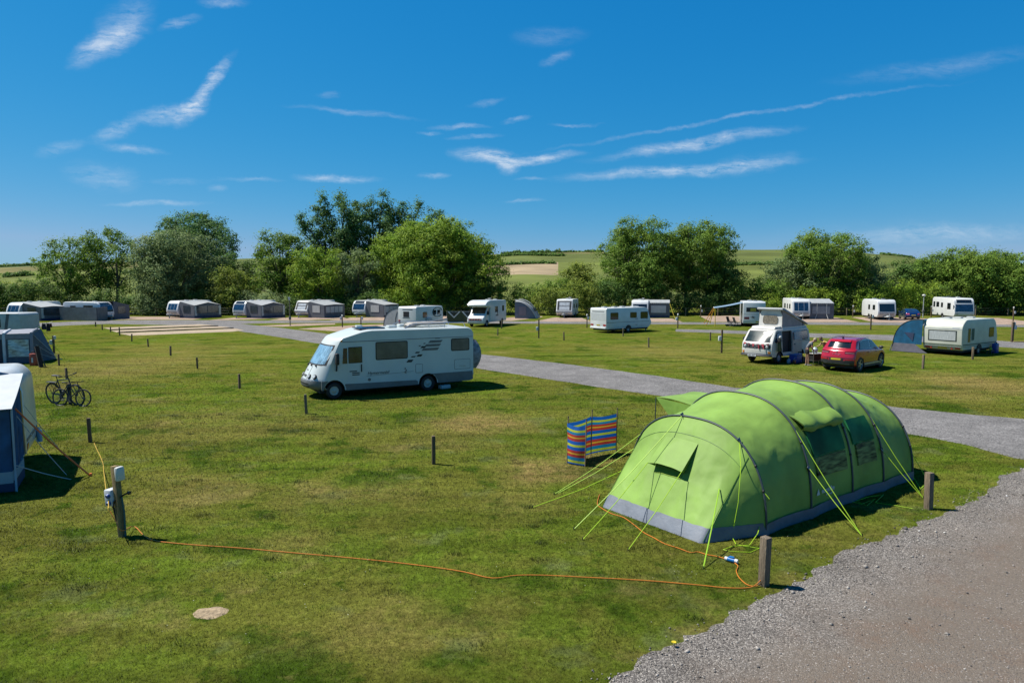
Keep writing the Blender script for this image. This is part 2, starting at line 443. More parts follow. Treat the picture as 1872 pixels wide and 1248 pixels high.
va = N.new('ShaderNodeVectorMath'); va.operation = 'ADD'; va.inputs[1].default_value = (0, 0, 1); L.new(vm.outputs[0], va.inputs[0])
vn = N.new('ShaderNodeVectorMath'); vn.operation = 'NORMALIZE'; L.new(va.outputs[0], vn.inputs[0]); L.new(vn.outputs[0], b.inputs['Normal'])
tr = N.new('ShaderNodeBsdfTranslucent'); L.new(hsv.outputs[0], tr.inputs['Color'])
ms = N.new('ShaderNodeMixShader'); ms.inputs[0].default_value = .2
L.new(b.outputs[0], ms.inputs[1]); L.new(tr.outputs[0], ms.inputs[2]); L.new(ms.outputs[0], N['Material Output'].inputs['Surface'])

def sheet(name, poly, z, material, jit=0.0, step=.4, seed=0, kind='structure'):
    """flat area on the ground with an uneven edge"""
    rng = random.Random(seed); pts = []
    n = len(poly)
    for i in range(n):
        a, b = Vector(poly[i][:2]), Vector(poly[(i+1) % n][:2])
        st = max(step, (a.length + b.length) / 2 * .012)
        k = max(1, min(900, int((b - a).length / st)))
        nr = Vector((-(b-a).y, (b-a).x)); nr = nr.normalized() if nr.length > 0 else nr
        for j in range(k):
            p = a.lerp(b, j / k)
            if jit:
                q = mnoise.noise(Vector((p.x*.5, p.y*.5, seed))) * 1.0 + mnoise.noise(Vector((p.x*2.3, p.y*2.3, seed+5))) * .5 + mnoise.noise(Vector((p.x*8, p.y*8, seed+9))) * .5 + rng.uniform(-.22, .22)
                p = p + nr * q * jit
            pts.append(Vector((p.x, p.y, z)))
    tri = tessellate_polygon([pts])
    mb = MB(); mb.add(pts, [tuple(t) for t in tri])
    o = mb.build(name, material, smooth=None)
    me = o.data                                          # all faces up
    bm = bmesh.new(); bm.from_mesh(me)
    for f in bm.faces:
        f.normal_update()
        if f.normal.z < 0: f.normal_flip()
    bm.to_mesh(me); bm.free()
    tag(o, kind=kind)
    return [(p.x, p.y) for p in pts]

ground = MB().add([(-4000,-300,0),(4000,-300,0),(4000,5000,0),(-4000,5000,0)], [(0,1,2,3)]).build('grass_ground', turf, smooth=None)
tag(ground, kind='structure')

# ------------------------------------------------------------------ gravel materials
def gravel_mat(name, cols, dirt=None, line=None, scale=38.0):
    m = bpy.data.materials.new(name); m.use_nodes = True
    nt = m.node_tree; N = nt.nodes; L = nt.links; b = N['Principled BSDF']
    geo = N.new('ShaderNodeNewGeometry'); pos = geo.outputs['Position']
    vo = N.new('ShaderNodeTexVoronoi'); vo.inputs['Scale'].default_value = scale; L.new(pos, vo.inputs['Vector'])
    ramp = N.new('ShaderNodeValToRGB'); ramp.color_ramp.interpolation = 'LINEAR'
    el = ramp.color_ramp.elements
    el[0].position = 0; el[0].color = (*cols[0], 1); el[1].position = 1; el[1].color = (*cols[-1], 1)
    for i, c in enumerate(cols[1:-1]):
        e = el.new((i + 1) / (len(cols) - 1)); e.color = (*c, 1)
    sc = N.new('ShaderNodeSeparateColor'); L.new(vo.outputs['Color'], sc.inputs[0]); L.new(sc.outputs[0], ramp.inputs['Fac'])
    big = N.new('ShaderNodeTexNoise'); big.inputs['Scale'].default_value = .7; big.inputs['Detail'].default_value = 8; big.inputs['Roughness'].default_value = .68; L.new(pos, big.inputs['Vector'])
    mr = N.new('ShaderNodeMapRange'); mr.inputs['From Min'].default_value = .3; mr.inputs['From Max'].default_value = .7; mr.inputs['To Min'].default_value = .68; mr.inputs['To Max'].default_value = 1.28
    L.new(big.outputs['Fac'], mr.inputs['Value'])
    ml = N.new('ShaderNodeMix'); ml.data_type = 'RGBA'; ml.blend_type = 'MULTIPLY'; ml.inputs['Factor'].default_value = 1
    cb = N.new('ShaderNodeCombineColor')
    for i in range(3): L.new(mr.outputs[0], cb.inputs[i])
    L.new(ramp.outputs[0], ml.inputs['A']); L.new(cb.outputs[0], ml.inputs['B'])
    col = ml.outputs['Result']
    if dirt:
        P0, P1, w0, w1 = line
        d = (P1 - P0).normalized(); nrm = Vector((d.y, -d.x, 0))
        dt = N.new('ShaderNodeVectorMath'); dt.operation = 'DOT_PRODUCT'; L.new(pos, dt.inputs[0]); dt.inputs[1].default_value = nrm
        mr2 = N.new('ShaderNodeMapRange'); mr2.interpolation_type = 'SMOOTHSTEP'
        o = P0.dot(nrm)
        wob = N.new('ShaderNodeTexNoise'); wob.inputs['Scale'].default_value = .9; wob.inputs['Detail'].default_value = 6; L.new(pos, wob.inputs['Vector'])
        a1 = N.new('ShaderNodeMath'); a1.operation = 'MULTIPLY_ADD'; L.new(wob.outputs['Fac'], a1.inputs[0]); a1.inputs[1].default_value = 2.2; L.new(dt.outputs['Value'], a1.inputs[2])
        mr2.inputs['From Min'].default_value = o + w0 + 1.1; mr2.inputs['From Max'].default_value = o + w1 + 1.1; mr2.inputs['To Max'].default_value = .86
        L.new(a1.outputs[0], mr2.inputs['Value'])
        pb = N.new('ShaderNodeMath'); pb.operation = 'LESS_THAN'; L.new(sc.outputs[1], pb.inputs[0]); pb.inputs[1].default_value = .84
        pb2 = N.new('ShaderNodeMapRange'); pb2.inputs['To Min'].default_value = .25; L.new(pb.outputs[0], pb2.inputs['Value'])
        pb3 = N.new('ShaderNodeMath'); pb3.operation = 'MULTIPLY'; L.new(mr2.outputs[0], pb3.inputs[0]); L.new(pb2.outputs[0], pb3.inputs[1])
        fine = N.new('ShaderNodeTexNoise'); fine.inputs['Scale'].default_value = 26; fine.inputs['Detail'].default_value = 6; fine.inputs['Roughness'].default_value = .75; L.new(pos, fine.inputs['Vector'])
        dm = N.new('ShaderNodeMix'); dm.data_type = 'RGBA'; dm.inputs['A'].default_value = (*[c * .62 for c in dirt], 1); dm.inputs['B'].default_value = (*[c * 1.4 for c in dirt], 1)
        L.new(fine.outputs['Fac'], dm.inputs['Factor'])
        pn = N.new('ShaderNodeTexNoise'); pn.inputs['Scale'].default_value = 1.3; pn.inputs['Detail'].default_value = 6; pn.inputs['Roughness'].default_value = .65; L.new(pos, pn.inputs['Vector'])
        pr_ = N.new('ShaderNodeMapRange'); pr_.inputs['From Min'].default_value = .5; pr_.inputs['From Max'].default_value = .68; pr_.inputs['To Max'].default_value = .75; L.new(pn.outputs['Fac'], pr_.inputs['Value'])
        dm2 = N.new('ShaderNodeMix'); dm2.data_type = 'RGBA'; L.new(pr_.outputs[0], dm2.inputs['Factor']); L.new(dm.outputs['Result'], dm2.inputs['A']); dm2.inputs['B'].default_value = (dirt[0]*1.02, dirt[1]*.84, dirt[2]*.74, 1)
        dm = dm2
        m2 = N.new('ShaderNodeMix'); m2.data_type = 'RGBA'; L.new(pb3.outputs[0], m2.inputs['Factor']); L.new(col, m2.inputs['A']); L.new(dm.outputs['Result'], m2.inputs['B'])
        col = m2.outputs['Result']
    L.new(col, b.inputs['Base Color']); b.inputs['Roughness'].default_value = .92; b.inputs['Specular IOR Level'].default_value = .2
    bp = N.new('ShaderNodeBump'); bp.inputs['Strength'].default_value = .7; bp.inputs['Distance'].default_value = .02; bp.invert = True
    L.new(vo.outputs['Distance'], bp.inputs['Height']); L.new(bp.outputs['Normal'], b.inputs['Normal'])
    return m
grav_cols = [(.045,.040,.037),(.096,.087,.080),(.132,.120,.109),(.178,.163,.148),(.36,.33,.295)]
EDGE0, EDGE1 = G(1115, 1248), G(1790, 908)
near_gravel = gravel_mat('grey_roadstone', grav_cols, (.142,.115,.090), (EDGE0, EDGE1, -.2, 1.8), 60)
track_gravel = gravel_mat('grey_track_stone', [(.085,.081,.079),(.132,.126,.122),(.155,.148,.143),(.21,.20,.193)], scale=22)
pad_gravel = gravel_mat('pink_buff_pitch_gravel', [(.22,.148,.108),(.30,.218,.165),(.26,.19,.14),(.36,.285,.225)], scale=20)
pad_pale = gravel_mat('buff_pitch_gravel', [(.26,.198,.134),(.34,.27,.19),(.305,.24,.165),(.40,.33,.25)], scale=20)

gp = lambda pts: [G(*p) for p in pts]
P_NEAR = sheet('gravel_road', gp([(1040,1330),(1115,1248),(1250,1172),(1390,1094),(1440,1068),(1490,1040),(1560,1003),(1620,978),(1690,952),(1780,918),(1820,890),(1850,868),(1885,842)]) +
               [Vector((26, 20.6, 0)), Vector((26, 3, 0)), Vector((3, -6, 0)), Vector((-1, 2, 0))], .006, near_gravel, .2, .05, 3)
P_TRACK = sheet('gravel_track', gp([(200,585.5),(300,587.5),(385,590),(440,592),(505,598.5),(560,605),(640,616),(760,632),(885,648),(1050,667),(1200,687),(1340,708),(1500,727),(1640,744),(1780,758),(1872,766),(1990,776)]) +
               [Vector((26, 20.7, 0))] + gp([(1885,842),(1855,837),(1760,812),(1680,796),(1500,766),(1340,742),(1235,728),(1100,708),(970,688),(885,675),(760,655),(640,637),(570,626),(510,616),(450,607),(400,600),(330,594.5),(200,592)]), .004, track_gravel, .13, .4, 4)
P_FAR = sheet('gravel_lane', gp([(-60,597),(60,591),(140,587.5),(240,585.5),(330,585),(460,586),(600,586),(760,586.5),(900,587),(1080,588.5),(1260,589),(1460,589),(1620,589.5),(1780,592),(1990,597),(1990,602),(1872,598),(1780,596.5),(1620,594),(1460,593.3),(1260,593),(1080,592),(900,591),(760,590.5),(600,590),(500,590.5),(440,592),(330,589),(240,590.5),(140,594),(60,598),(-60,604)]), .0085, track_gravel, .1, .8, 5)
P_SIDE = sheet('gravel_side_track', gp([(1236,601.5),(1310,603),(1400,606),(1480,609),(1640,612.5),(1760,618),(1872,626),(1990,634),(1990,647),(1872,637),(1760,629.5),(1640,622.5),(1480,616.5),(1400,612),(1310,608.5),(1236,606)]), .004, track_gravel, .15, .6, 6)
pads = [[(188,599),(365,592.6),(398,595),(203,602.5)],[(203,604),(402,596.5),(424,599),(214,607.5)],[(216,609),(430,600.5),(446,603.5),(425,606),(238,613.5)]]
PADS = [sheet('pitch_pad', gp(p), .0065, pad_pale, .06, .5, 20 + i) for i, p in enumerate(pads)]
pads2 = [[(170,584.6),(215,579),(400,578.5),(352,584.2)],[(382,585.2),(432,580.2),(520,579.8),(520,581.5),(408,585.2)],[(492,585.3),(530,580),(625,579.8),(640,582),(560,585.4)],
 [(600,585.7),(640,580.5),(735,579.6),(735,582),(700,585.8)],[(470,595.5),(560,591.5),(612,591),(612,593),(516,597)],[(545,601),(640,595),(725,592),(722,600),(640,607)],
 [(785,585.8),(815,576),(868,576),(868,586)],[(880,586.2),(935,580),(992,578),(990,580),(935,586.4)],[(975,588),(1014,580),(1062,580.5),(1083,588)],[(1150,588),(1150,581.5),(1228,582),(1248,588.4)],
 [(1300,588.2),(1278,577.5),(1335,577),(1400,580),(1400,588.4)],[(1420,588.6),(1420,580.5),(1530,580.5),(1572,588.8)],[(1598,589),(1556,579.6),(1640,580),(1690,582),(1740,584),(1740,591.2)],[(1800,592.6),(1790,581.4),(1826,581),(1890,588.6),(1890,594)],
 [(0,598),(25,592),(78,589.8),(60,592),(20,596)]]
PADS2 = [sheet('pitch_pad', gp(p), .0065, pad_gravel, .10, .6, 40 + i) for i, p in enumerate(pads2)]

# bare sandy scrape in the grass
sand = mat('dry_sandy_soil', (.36,.27,.165), .95, var=.3, vs=14, bump=.8, bs=30)
c = G(385, 1119); mb = MB(); n = 40; rows = []
for k, rr in enumerate((0.02, .4, .75, 1.0)):
    row = []
    for i in range(n):
        q = 2 * math.pi * i / n; j = 1 + .22 * mnoise.noise(Vector((math.cos(q)*1.5, math.sin(q)*1.5, 3)))
        row.append((c.x + math.cos(q)*.27*rr*j, c.y + math.sin(q)*.19*rr*j, (.016, .015, .012, .0015)[k] + (.004 * mnoise.noise(Vector((q*5, rr*4, 1))) if k < 3 else 0)))
    rows.append(row)
mb.grid(rows, True); mb.f.append(tuple(range(n)))
tag(mb.build('bare_soil', sand), kind='structure')

# ------------------------------------------------------------------ vectorised inside test
def inside(poly, X, Y):
    r = np.zeros(len(X), bool); n = len(poly); j = n - 1
    for i in range(n):
        xi, yi = poly[i]; xj, yj = poly[j]
        if yi != yj:
            c = ((yi > Y) != (yj > Y)) & (X < (xj - xi) * (Y - yi) / (yj - yi) + xi)
            r ^= c
        j = i
    return r
def raw_mesh(name, verts, faces_n, idx, material):
    me = bpy.data.meshes.new(name)
    nf = len(idx) // faces_n
    me.vertices.add(len(verts)); me.vertices.foreach_set('co', verts.astype(np.float32).ravel())
    me.loops.add(len(idx)); me.loops.foreach_set('vertex_index', idx.astype(np.int32))
    me.polygons.add(nf); me.polygons.foreach_set('loop_start', np.arange(nf, dtype=np.int32) * faces_n)
    me.update(calc_edges=True); me.materials.append(material)
    o = bpy.data.objects.new(name, me); COL.objects.link(o)
    return o

# mown grass: single blades, thinning out with distance
def blades():
    vs = []
    for (y0, y1, dens, h, w) in ((5.5,11,1700,.030,.007),(11,16,950,.034,.011),(16,24,420,.04,.016),(24,34,190,.042,.024),(34,48,90,.045,.034)):
        xm = y1 * .80 + 1
        n = int(dens * (y1 - y0) * 2 * xm)
        X = RNG.uniform(-xm, xm, n); Y = RNG.uniform(y0, y1, n)
        keep = (np.abs(X) < Y * .80 + .6) & (RNG.uniform(0, 1, n) < np.clip((48 - Y) / 22, 0, 1))
        for p in (P_NEAR, P_TRACK) + ((P_SIDE,) if y1 > 30 else ()):
            jx, jy = RNG.normal(0, .10, n), RNG.normal(0, .07, n)      # the turf creeps over the edge
            keep &= ~inside(p, X + jx, Y + jy)
        keep &= ((X - c.x) / .27)**2 + ((Y - c.y) / .19)**2 > RNG.uniform(.45, 1.0, n)
        X, Y = X[keep], Y[keep]; n = len(X)
        a = RNG.uniform(0, 2*np.pi, n); hh = h * RNG.uniform(.5, 1.35, n); ww = w * RNG.uniform(.6, 1.3, n)
        lx, ly = RNG.normal(0, .55, n) * hh, RNG.normal(0, .55, n) * hh
        v = np.zeros((n, 3, 3))
        v[:,0,0] = X - np.cos(a)*ww/2; v[:,0,1] = Y - np.sin(a)*ww/2
        v[:,1,0] = X + np.cos(a)*ww/2; v[:,1,1] = Y + np.sin(a)*ww/2
        v[:,2,0] = X + lx; v[:,2,1] = Y + ly; v[:,2,2] = hh
        vs.append(v.reshape(-1, 3))
    # rank tufts the mower missed
    nt_ = 150; tx = RNG.uniform(-14, 10, nt_); ty = RNG.uniform(8.5, 26, nt_)
    for X0, Y0 in zip(tx, ty):
        n = int(RNG.uniform(50, 150)); rr = RNG.uniform(.06, .28)
        X = X0 + RNG.normal(0, rr, n); Y = Y0 + RNG.normal(0, rr * .6, n)
        k = ~inside(P_NEAR, X, Y) & ~inside(P_TRACK, X, Y); X, Y = X[k], Y[k]; n = len(X)
        a = RNG.uniform(0, 2*np.pi, n); hh = RNG.uniform(.04, .085, n); ww = .012
        v = np.zeros((n, 3, 3)); v[:,0,0] = X - np.cos(a)*ww/2; v[:,0,1] = Y - np.sin(a)*ww/2; v[:,1,0] = X + np.cos(a)*ww/2; v[:,1,1] = Y + np.sin(a)*ww/2
        v[:,2,0] = X + RNG.normal(0, .025, n); v[:,2,1] = Y + RNG.normal(0, .025, n); v[:,2,2] = hh
        vs.append(v.reshape(-1, 3))
    v = np.concatenate(vs); o = raw_mesh('grass', v, 3, np.arange(len(v)), bladem)
    tag(o, 'short mown grass growing over the camping field', 'grass', kind='stuff')
blades()
def daisies():
    g0 = G(1255, 1052); n = 170
    X = np.concatenate([g0.x + RNG.normal(0, .22, 14), RNG.uniform(-9, 6, n)]); Y = np.concatenate([g0.y + RNG.normal(0, .14, 14), RNG.uniform(9, 20, n)])
    k = ~inside(P_NEAR, X, Y); X, Y = X[k], Y[k]; q = np.arange(6) * np.pi / 3
    r = RNG.uniform(.004, .008, len(X)); h = RNG.uniform(.035, .05, len(X))
    v = np.stack([X[:,None] + r[:,None]*np.cos(q), Y[:,None] + r[:,None]*np.sin(q), np.repeat(h[:,None], 6, 1)], -1)
    o = raw_mesh('daisies', v.reshape(-1, 3), 6, np.arange(len(X)*6), mat('daisy_white', (.6,.6,.5), .8))
    tag(o, 'tiny white daisies sprinkled through the mown grass', 'flowers', kind='stuff')
daisies()

# loose stones along the edge of the road
stone_m = bpy.data.materials.new('loose_stones'); stone_m.use_nodes = True
nt = stone_m.node_tree; N = nt.nodes; L = nt.links; b = N['Principled BSDF']; b.inputs['Roughness'].default_value = .85
geo = N.new('ShaderNodeNewGeometry'); rp = N.new('ShaderNodeValToRGB')
for i, cc in enumerate(grav_cols):
    e = rp.color_ramp.elements[0] if i == 0 else rp.color_ramp.elements[1] if i == 4 else rp.color_ramp.elements.new((i) / 4)
    e.position = i / 4; e.color = (*cc, 1)
L.new(geo.outputs['Random Per Island'], rp.inputs['Fac']); L.new(rp.outputs[0], b.inputs['Base Color'])
def stones():
    n = 110000
    X = RNG.uniform(0, 17, n); Y = RNG.uniform(6.5, 20, n)
    d = (EDGE1 - EDGE0).normalized(); D = (X - EDGE0.x) * d.y - (Y - EDGE0.y) * d.x
    keep = inside(P_NEAR, X, Y) & (RNG.uniform(0, 1, n) < np.clip(.62 - D / 2.0, .05, 1)) & (X < Y * .8 + .6)
    keep2 = (~inside(P_NEAR, X, Y)) & (D > -.5) & (RNG.uniform(0, 1, n) < np.clip(.55 + D, .03, 1) ** 2 * .9) & (X < Y * .8)
    k = keep | keep2; X, Y, D = X[k], Y[k], D[k]; n = len(X)
    s = RNG.gamma(2.2, .0036, n) + .004; s = np.where(RNG.uniform(0, 1, n) < .012, s * RNG.uniform(2, 3.2, n), s)
    base = np.array([(1,0,0),(0,1,0),(-1,0,0),(0,-1,0),(0,0,1),(0,0,-1)], float)
    v = base[None] * (s[:,None,None] * RNG.uniform(.55, 1.25, (n, 6, 1)))
    q = RNG.uniform(0, 6.283, n); t = RNG.uniform(-.7, .7, n)
    cz, sz, ct, st = np.cos(q), np.sin(q), np.cos(t), np.sin(t)
    x = v[:,:,0]*ct[:,None] + v[:,:,2]*st[:,None]; z = -v[:,:,0]*st[:,None] + v[:,:,2]*ct[:,None]; y = v[:,:,1]
    v = np.stack([x*cz[:,None] - y*sz[:,None] + X[:,None], x*sz[:,None] + y*cz[:,None] + Y[:,None], z*.75 + (s*.25)[:,None] + .006], -1)
    f = np.array([(0,1,4),(1,2,4),(2,3,4),(3,0,4),(1,0,5),(2,1,5),(3,2,5),(0,3,5)])
    idx = (f[None] + (np.arange(n) * 6)[:,None,None]).ravel()
    tag(raw_mesh('loose_stones', v.reshape(-1, 3), 3, idx, stone_m), 'loose grey stones scattered along the road edge', 'gravel', kind='stuff')
stones()

# ------------------------------------------------------------------ hills
SKY = [(-900,512),(-200,500),(0,489),(85,485),(240,479),(400,475),(700,470),(890,466.5),(950,464),(1095,463),(1250,460),(1380,458),(1435,457.5),(1500,459),(1560,462),(1640,470),(1700,478),(1800,487),(1950,494),(2400,505)]
def ridge(px):
    return float(np.interp(px, [a for a, _ in SKY], [b for _, b in SKY]))
RIDGE = 900.0
def hill_z(px, r):
    zr = CAM_H + (HOR - ridge(px)) / FPX * RIDGE
    t = (r - 150) / (RIDGE - 150)
    if t <= 1: s = max(t, -.02); s = s * s * (3 - 2 * s) * .55 + s * .45
    else: s = 1 - (t - 1) * .35
    return -.4 + (zr + .4) * s + (1.2 * mnoise.noise(Vector((px * .01, r * .008, 0))) if .1 < t < .95 else 0)
def hill_pt(px, r, dz=0):
    u = (px - CX) / FPX
    return Vector((u * r, r, hill_z(px, r) + dz))
def field(name, c, c2, sc):
    return mat(name, c, .95, var=.25, vs=sc, spec=.1)
f_green = field('hill_pasture', (.125,.150,.036), 0, .02); f_dry = field('hill_dry_grass', (.195,.175,.062), 0, .03)
f_tan = field('hill_stubble', (.36,.28,.17), 0, .03); f_dark = field('hill_crop', (.065,.115,.035), 0, .05); f_lime = field('hill_meadow', (.155,.185,.040), 0, .03)
pxs = list(range(-900, 2700, 12)); rs = [140 + 26 * i for i in range(14)] + [510 + 30 * i for i in range(30)]
mb = MB(); mb.grid([[hill_pt(p, r) for p in pxs] for r in rs])
ho = mb.build('hills', f_green, smooth=80)
for m_ in (f_dry, f_tan, f_dark, f_lime): ho.data.materials.append(m_)
k = 0
for i in range(len(rs) - 1):
    for j in range(len(pxs) - 1):
        px, r = pxs[j], rs[i]; mi = 0
        if px < 300: mi = 4 if r < 520 else (1 if r < 760 else 0)
        if px < 90 and r > 800: mi = 3
        if 860 < px < 1100: mi = 1 if r > 690 else (0 if r > 480 else (2 if px < 1010 and r > 330 else 4))
        if 1320 < px < 1700: mi = 0 if r > 450 else 4
        ho.data.polygons[k].material_index = mi; k += 1
bm = bmesh.new(); bm.from_mesh(ho.data)
for f in bm.faces:
    if f.normal.z < 0: f.normal_flip()
bm.to_mesh(ho.data); bm.free()
tag(ho, kind='structure')
# ------------------------------------------------------------------ trees and hedges
def leaf_mat(name, c, light=1.75, trans=.45):
    c = tuple(x * ALB * 1.2 for x in c)
    m = bpy.data.materials.new(name); m.use_nodes = True
    nt = m.node_tree; N = nt.nodes; L = nt.links; b = N['Principled BSDF']
    geo = N.new('ShaderNodeNewGeometry'); rp = N.new('ShaderNodeValToRGB'); e = rp.color_ramp.elements
    e[0].color = (*[x * .62 for x in c], 1); e[1].color = (c[0]*light*1.12, c[1]*light, c[2]*light, 1)
    k = e.new(.55); k.color = (*c, 1)
    L.new(geo.outputs['Random Per Island'], rp.inputs['Fac'])
    nz = N.new('ShaderNodeTexNoise'); nz.inputs['Scale'].default_value = .35; nz.inputs['Detail'].default_value = 3; L.new(geo.outputs['Position'], nz.inputs['Vector'])
    hv = N.new('ShaderNodeHueSaturation'); mr = N.new('ShaderNodeMapRange'); mr.inputs['From Min'].default_value = .3; mr.inputs['From Max'].default_value = .7
    mr.inputs['To Min'].default_value = .485; mr.inputs['To Max'].default_value = .515
    L.new(nz.outputs['Fac'], mr.inputs['Value']); L.new(mr.outputs[0], hv.inputs['Hue']); L.new(rp.outputs[0], hv.inputs['Color'])
    L.new(hv.outputs[0], b.inputs['Base Color']); b.inputs['Roughness'].default_value = .6; b.inputs['Specular IOR Level'].default_value = .12
    tr = N.new('ShaderNodeBsdfTranslucent'); L.new(hv.outputs[0], tr.inputs['Color'])
    ms = N.new('ShaderNodeMixShader'); ms.inputs[0].default_value = trans
    L.new(b.outputs[0], ms.inputs[1]); L.new(tr.outputs[0], ms.inputs[2]); L.new(ms.outputs[0], N['Material Output'].inputs['Surface'])
    return m
LEAF = dict(ash=leaf_mat('ash_leaves', (.142,.240,.036)), bright=leaf_mat('bright_leaves', (.190,.300,.032)), dense=leaf_mat('dark_leaves', (.090,.168,.036)),
            poplar=leaf_mat('poplar_leaves', (.100,.195,.055)), willow=leaf_mat('grey_green_leaves', (.170,.245,.095)), olive=leaf_mat('olive_leaves', (.190,.250,.040)))
bark = mat('tree_bark', (.16,.14,.11), .9, var=.3, vs=3, bump=.6, bs=12, stretch=(4,4,.8))

def leaves(name, C, Nn, size, material, parent, rng):
    """one rhombus leaf spray per point, facing roughly along its normal"""
    n = len(C)
    nr = Nn + rng.normal(0, .42, (n, 3)); nr /= np.linalg.norm(nr, axis=1)[:, None] + 1e-9
    a = np.cross(nr, rng.normal(0, 1, (n, 3))); a /= np.linalg.norm(a, axis=1)[:, None] + 1e-9
    b = np.cross(nr, a)
    s = size * rng.uniform(.6, 1.35, (n, 1))
    v = np.stack([C - a*s*.62, C - b*s*.36, C + a*s*.62, C + b*s*.36], 1)
    v[:, 1] += nr * s * .12; v[:, 3] += nr * s * .12
    o = raw_mesh(name, v.reshape(-1, 3), 4, np.arange(n * 4), material); 
    if parent: o.parent = parent
    return o
def lobe_points(lobes, cl_per_m2, per, spread, rng):
    """clumps of leaves over the skin of every lobe, thin inside"""
    P, Q = [], []
    for (c, r) in lobes:
        area = 4 * math.pi * ((r[0]*r[1])**1.6/3 + (r[0]*r[2])**1.6/3 + (r[1]*r[2])**1.6/3)**(1/1.6)
        k = max(6, int(area * cl_per_m2))
        d = rng.normal(0, 1, (k, 3)); d /= np.linalg.norm(d, axis=1)[:, None]
        rad = 1 - np.abs(rng.normal(0, .22, (k, 1))); rad += rng.uniform(-.02, .16, (k, 1))
        cc = np.array(c) + d * rad * np.array(r)
        nn = d / np.array(r); nn /= np.linalg.norm(nn, axis=1)[:, None]
        m = np.maximum(3, rng.poisson(per, k))
        idx = np.repeat(np.arange(k), m)
        off = rng.normal(0, 1, (len(idx), 3)) * spread * rng.uniform(.6, 1.3, (k, 1))[idx] * np.array([1, 1, .7])
        P.append(cc[idx] + off)
        on = off / (np.linalg.norm(off, axis=1)[:, None] + 1e-6)
        q = nn[idx] * .6 + on * .8 + np.array([-.12, 0, .5]); Q.append(q)
    return np.concatenate(P), np.concatenate(Q)
def tree(name, label, px, top, width, dist, kind, group=None, seed=0, trunk=.2, nl=15, style='round', leaf=.20, dens=1.25, cat='tree', per=60):
    rng = np.random.default_rng(seed + 1000); rd = random.Random(seed)
    X = (px - CX) / FPX * dist
    g = Vector((X, dist, hill_z(px, dist) if dist > 165 else 0))
    yg = HOR + (CAM_H - g.z) * FPX / dist
    Ht = (yg - top) / FPX * dist; W = width / FPX * dist
    t = thing(name, label, cat, g, 0, group)
    lobes = []
    trunk *= .55; W *= 1.10
    zb = Ht * trunk
    if style == 'poplar':
        for i in range(nl):
            f = i / max(1, nl - 1); x = (f - .5) * W * .8; hh = Ht * (.92 + .13 * rd.random()) * (1 - .30 * abs(f - .5) ** 1.5)
            for k in range(7):
                z = zb + (hh - zb) * (k + .55) / 7.1
                rr = W / nl * (1.05 - .085 * k) * rd.uniform(.75, 1.2)
                lobes.append(((x + rd.uniform(-.6, .6), rd.uniform(-.2, .2) * W, z), (rr * .8, rr, (hh - zb) / 8.0)))
    else:
        cz = (Ht + zb) / 2; rz = (Ht - zb) / 2
        m = nl * 2
        for i in range(m):
            q = i * 2.39996 + rd.uniform(-.5, .5); v = -0.92 + 1.9 * (i + .5) / m
            v = max(-.98, min(.97, v)); h = max(.18, 1 - abs(v) ** 2.6) ** .5
            s = rd.uniform(.09, .20)
            k = rd.uniform(.60, .98) if rd.random() < .80 else rd.uniform(1.0, 1.22)
            x = math.cos(q) * h * (W / 2 - W * s * .5) * k; y = math.sin(q) * h * (W / 2 - W * s * .5) * k
            z = cz + v * (rz - W * s * .35) * rd.uniform(.9, 1.04)
            f = rd.uniform(.8, 1.25)
            lobes.append(((x, y, z), (W * s * f, W * s * f, min(W * s * .8, rz * .45))))
        lobes.append(((0, 0, cz), (W * .26, W * .26, rz * .62)))
        zt = max(l[0][2] + l[1][2] for l in lobes)
        for i, l in enumerate(lobes): lobes[i] = ((l[0][0], l[0][1], zb + (l[0][2] - zb) * (Ht - zb) / (zt - zb) ), l[1])
    scale = dist / 95.0
    lf = leaf * max(1.0, scale)
    Pn, Qn = lobe_points(lobes, dens * .55 / max(1, scale) ** 2, per, .40 * max(1, scale) ** .7, rng)
    k = Pn[:, 2] > .05; Pn, Qn = Pn[k], Qn[k]
    leaves('crown', Pn, Qn, lf, LEAF[kind], t, rng)
    mb = MB(); r0 = max(.16, Ht * .022)
    ns = 2 if style == 'twin' else 1
    for s_ in range(ns):
        bx = (s_ - .5) * W * .3 if ns == 2 else 0
        mb.tube([(bx, 0, -.1), (bx * 1.05, .05, zb * .7), (bx * 1.1 + .1, 0, zb * 1.4 + .3), (bx * 1.1, .1, Ht * .72)], [r0 * 1.25, r0, r0 * .75, r0 * .2], 8)
    for (c, r) in lobes:
        if rd.random() < .55:
            z0 = zb * rd.uniform(.7, 1.3) + rd.uniform(0, .25) * Ht
            z0 = min(z0, c[2] * .8)
            x0 = 0 if ns == 1 else math.copysign(W * .15, c[0])
            mb.tube([(x0, .03, z0), (x0 + (c[0]-x0) * .45, c[1] * .45, z0 + (c[2] - z0) * .62), (c[0], c[1], c[2]), (x0 + (c[0]-x0) * 1.25, c[1] * 1.25, c[2] + r[2] * .6)], [r0 * .5, r0 * .34, r0 * .2, r0 * .05], 5)
    mb.build('trunk', bark, t)
    return t
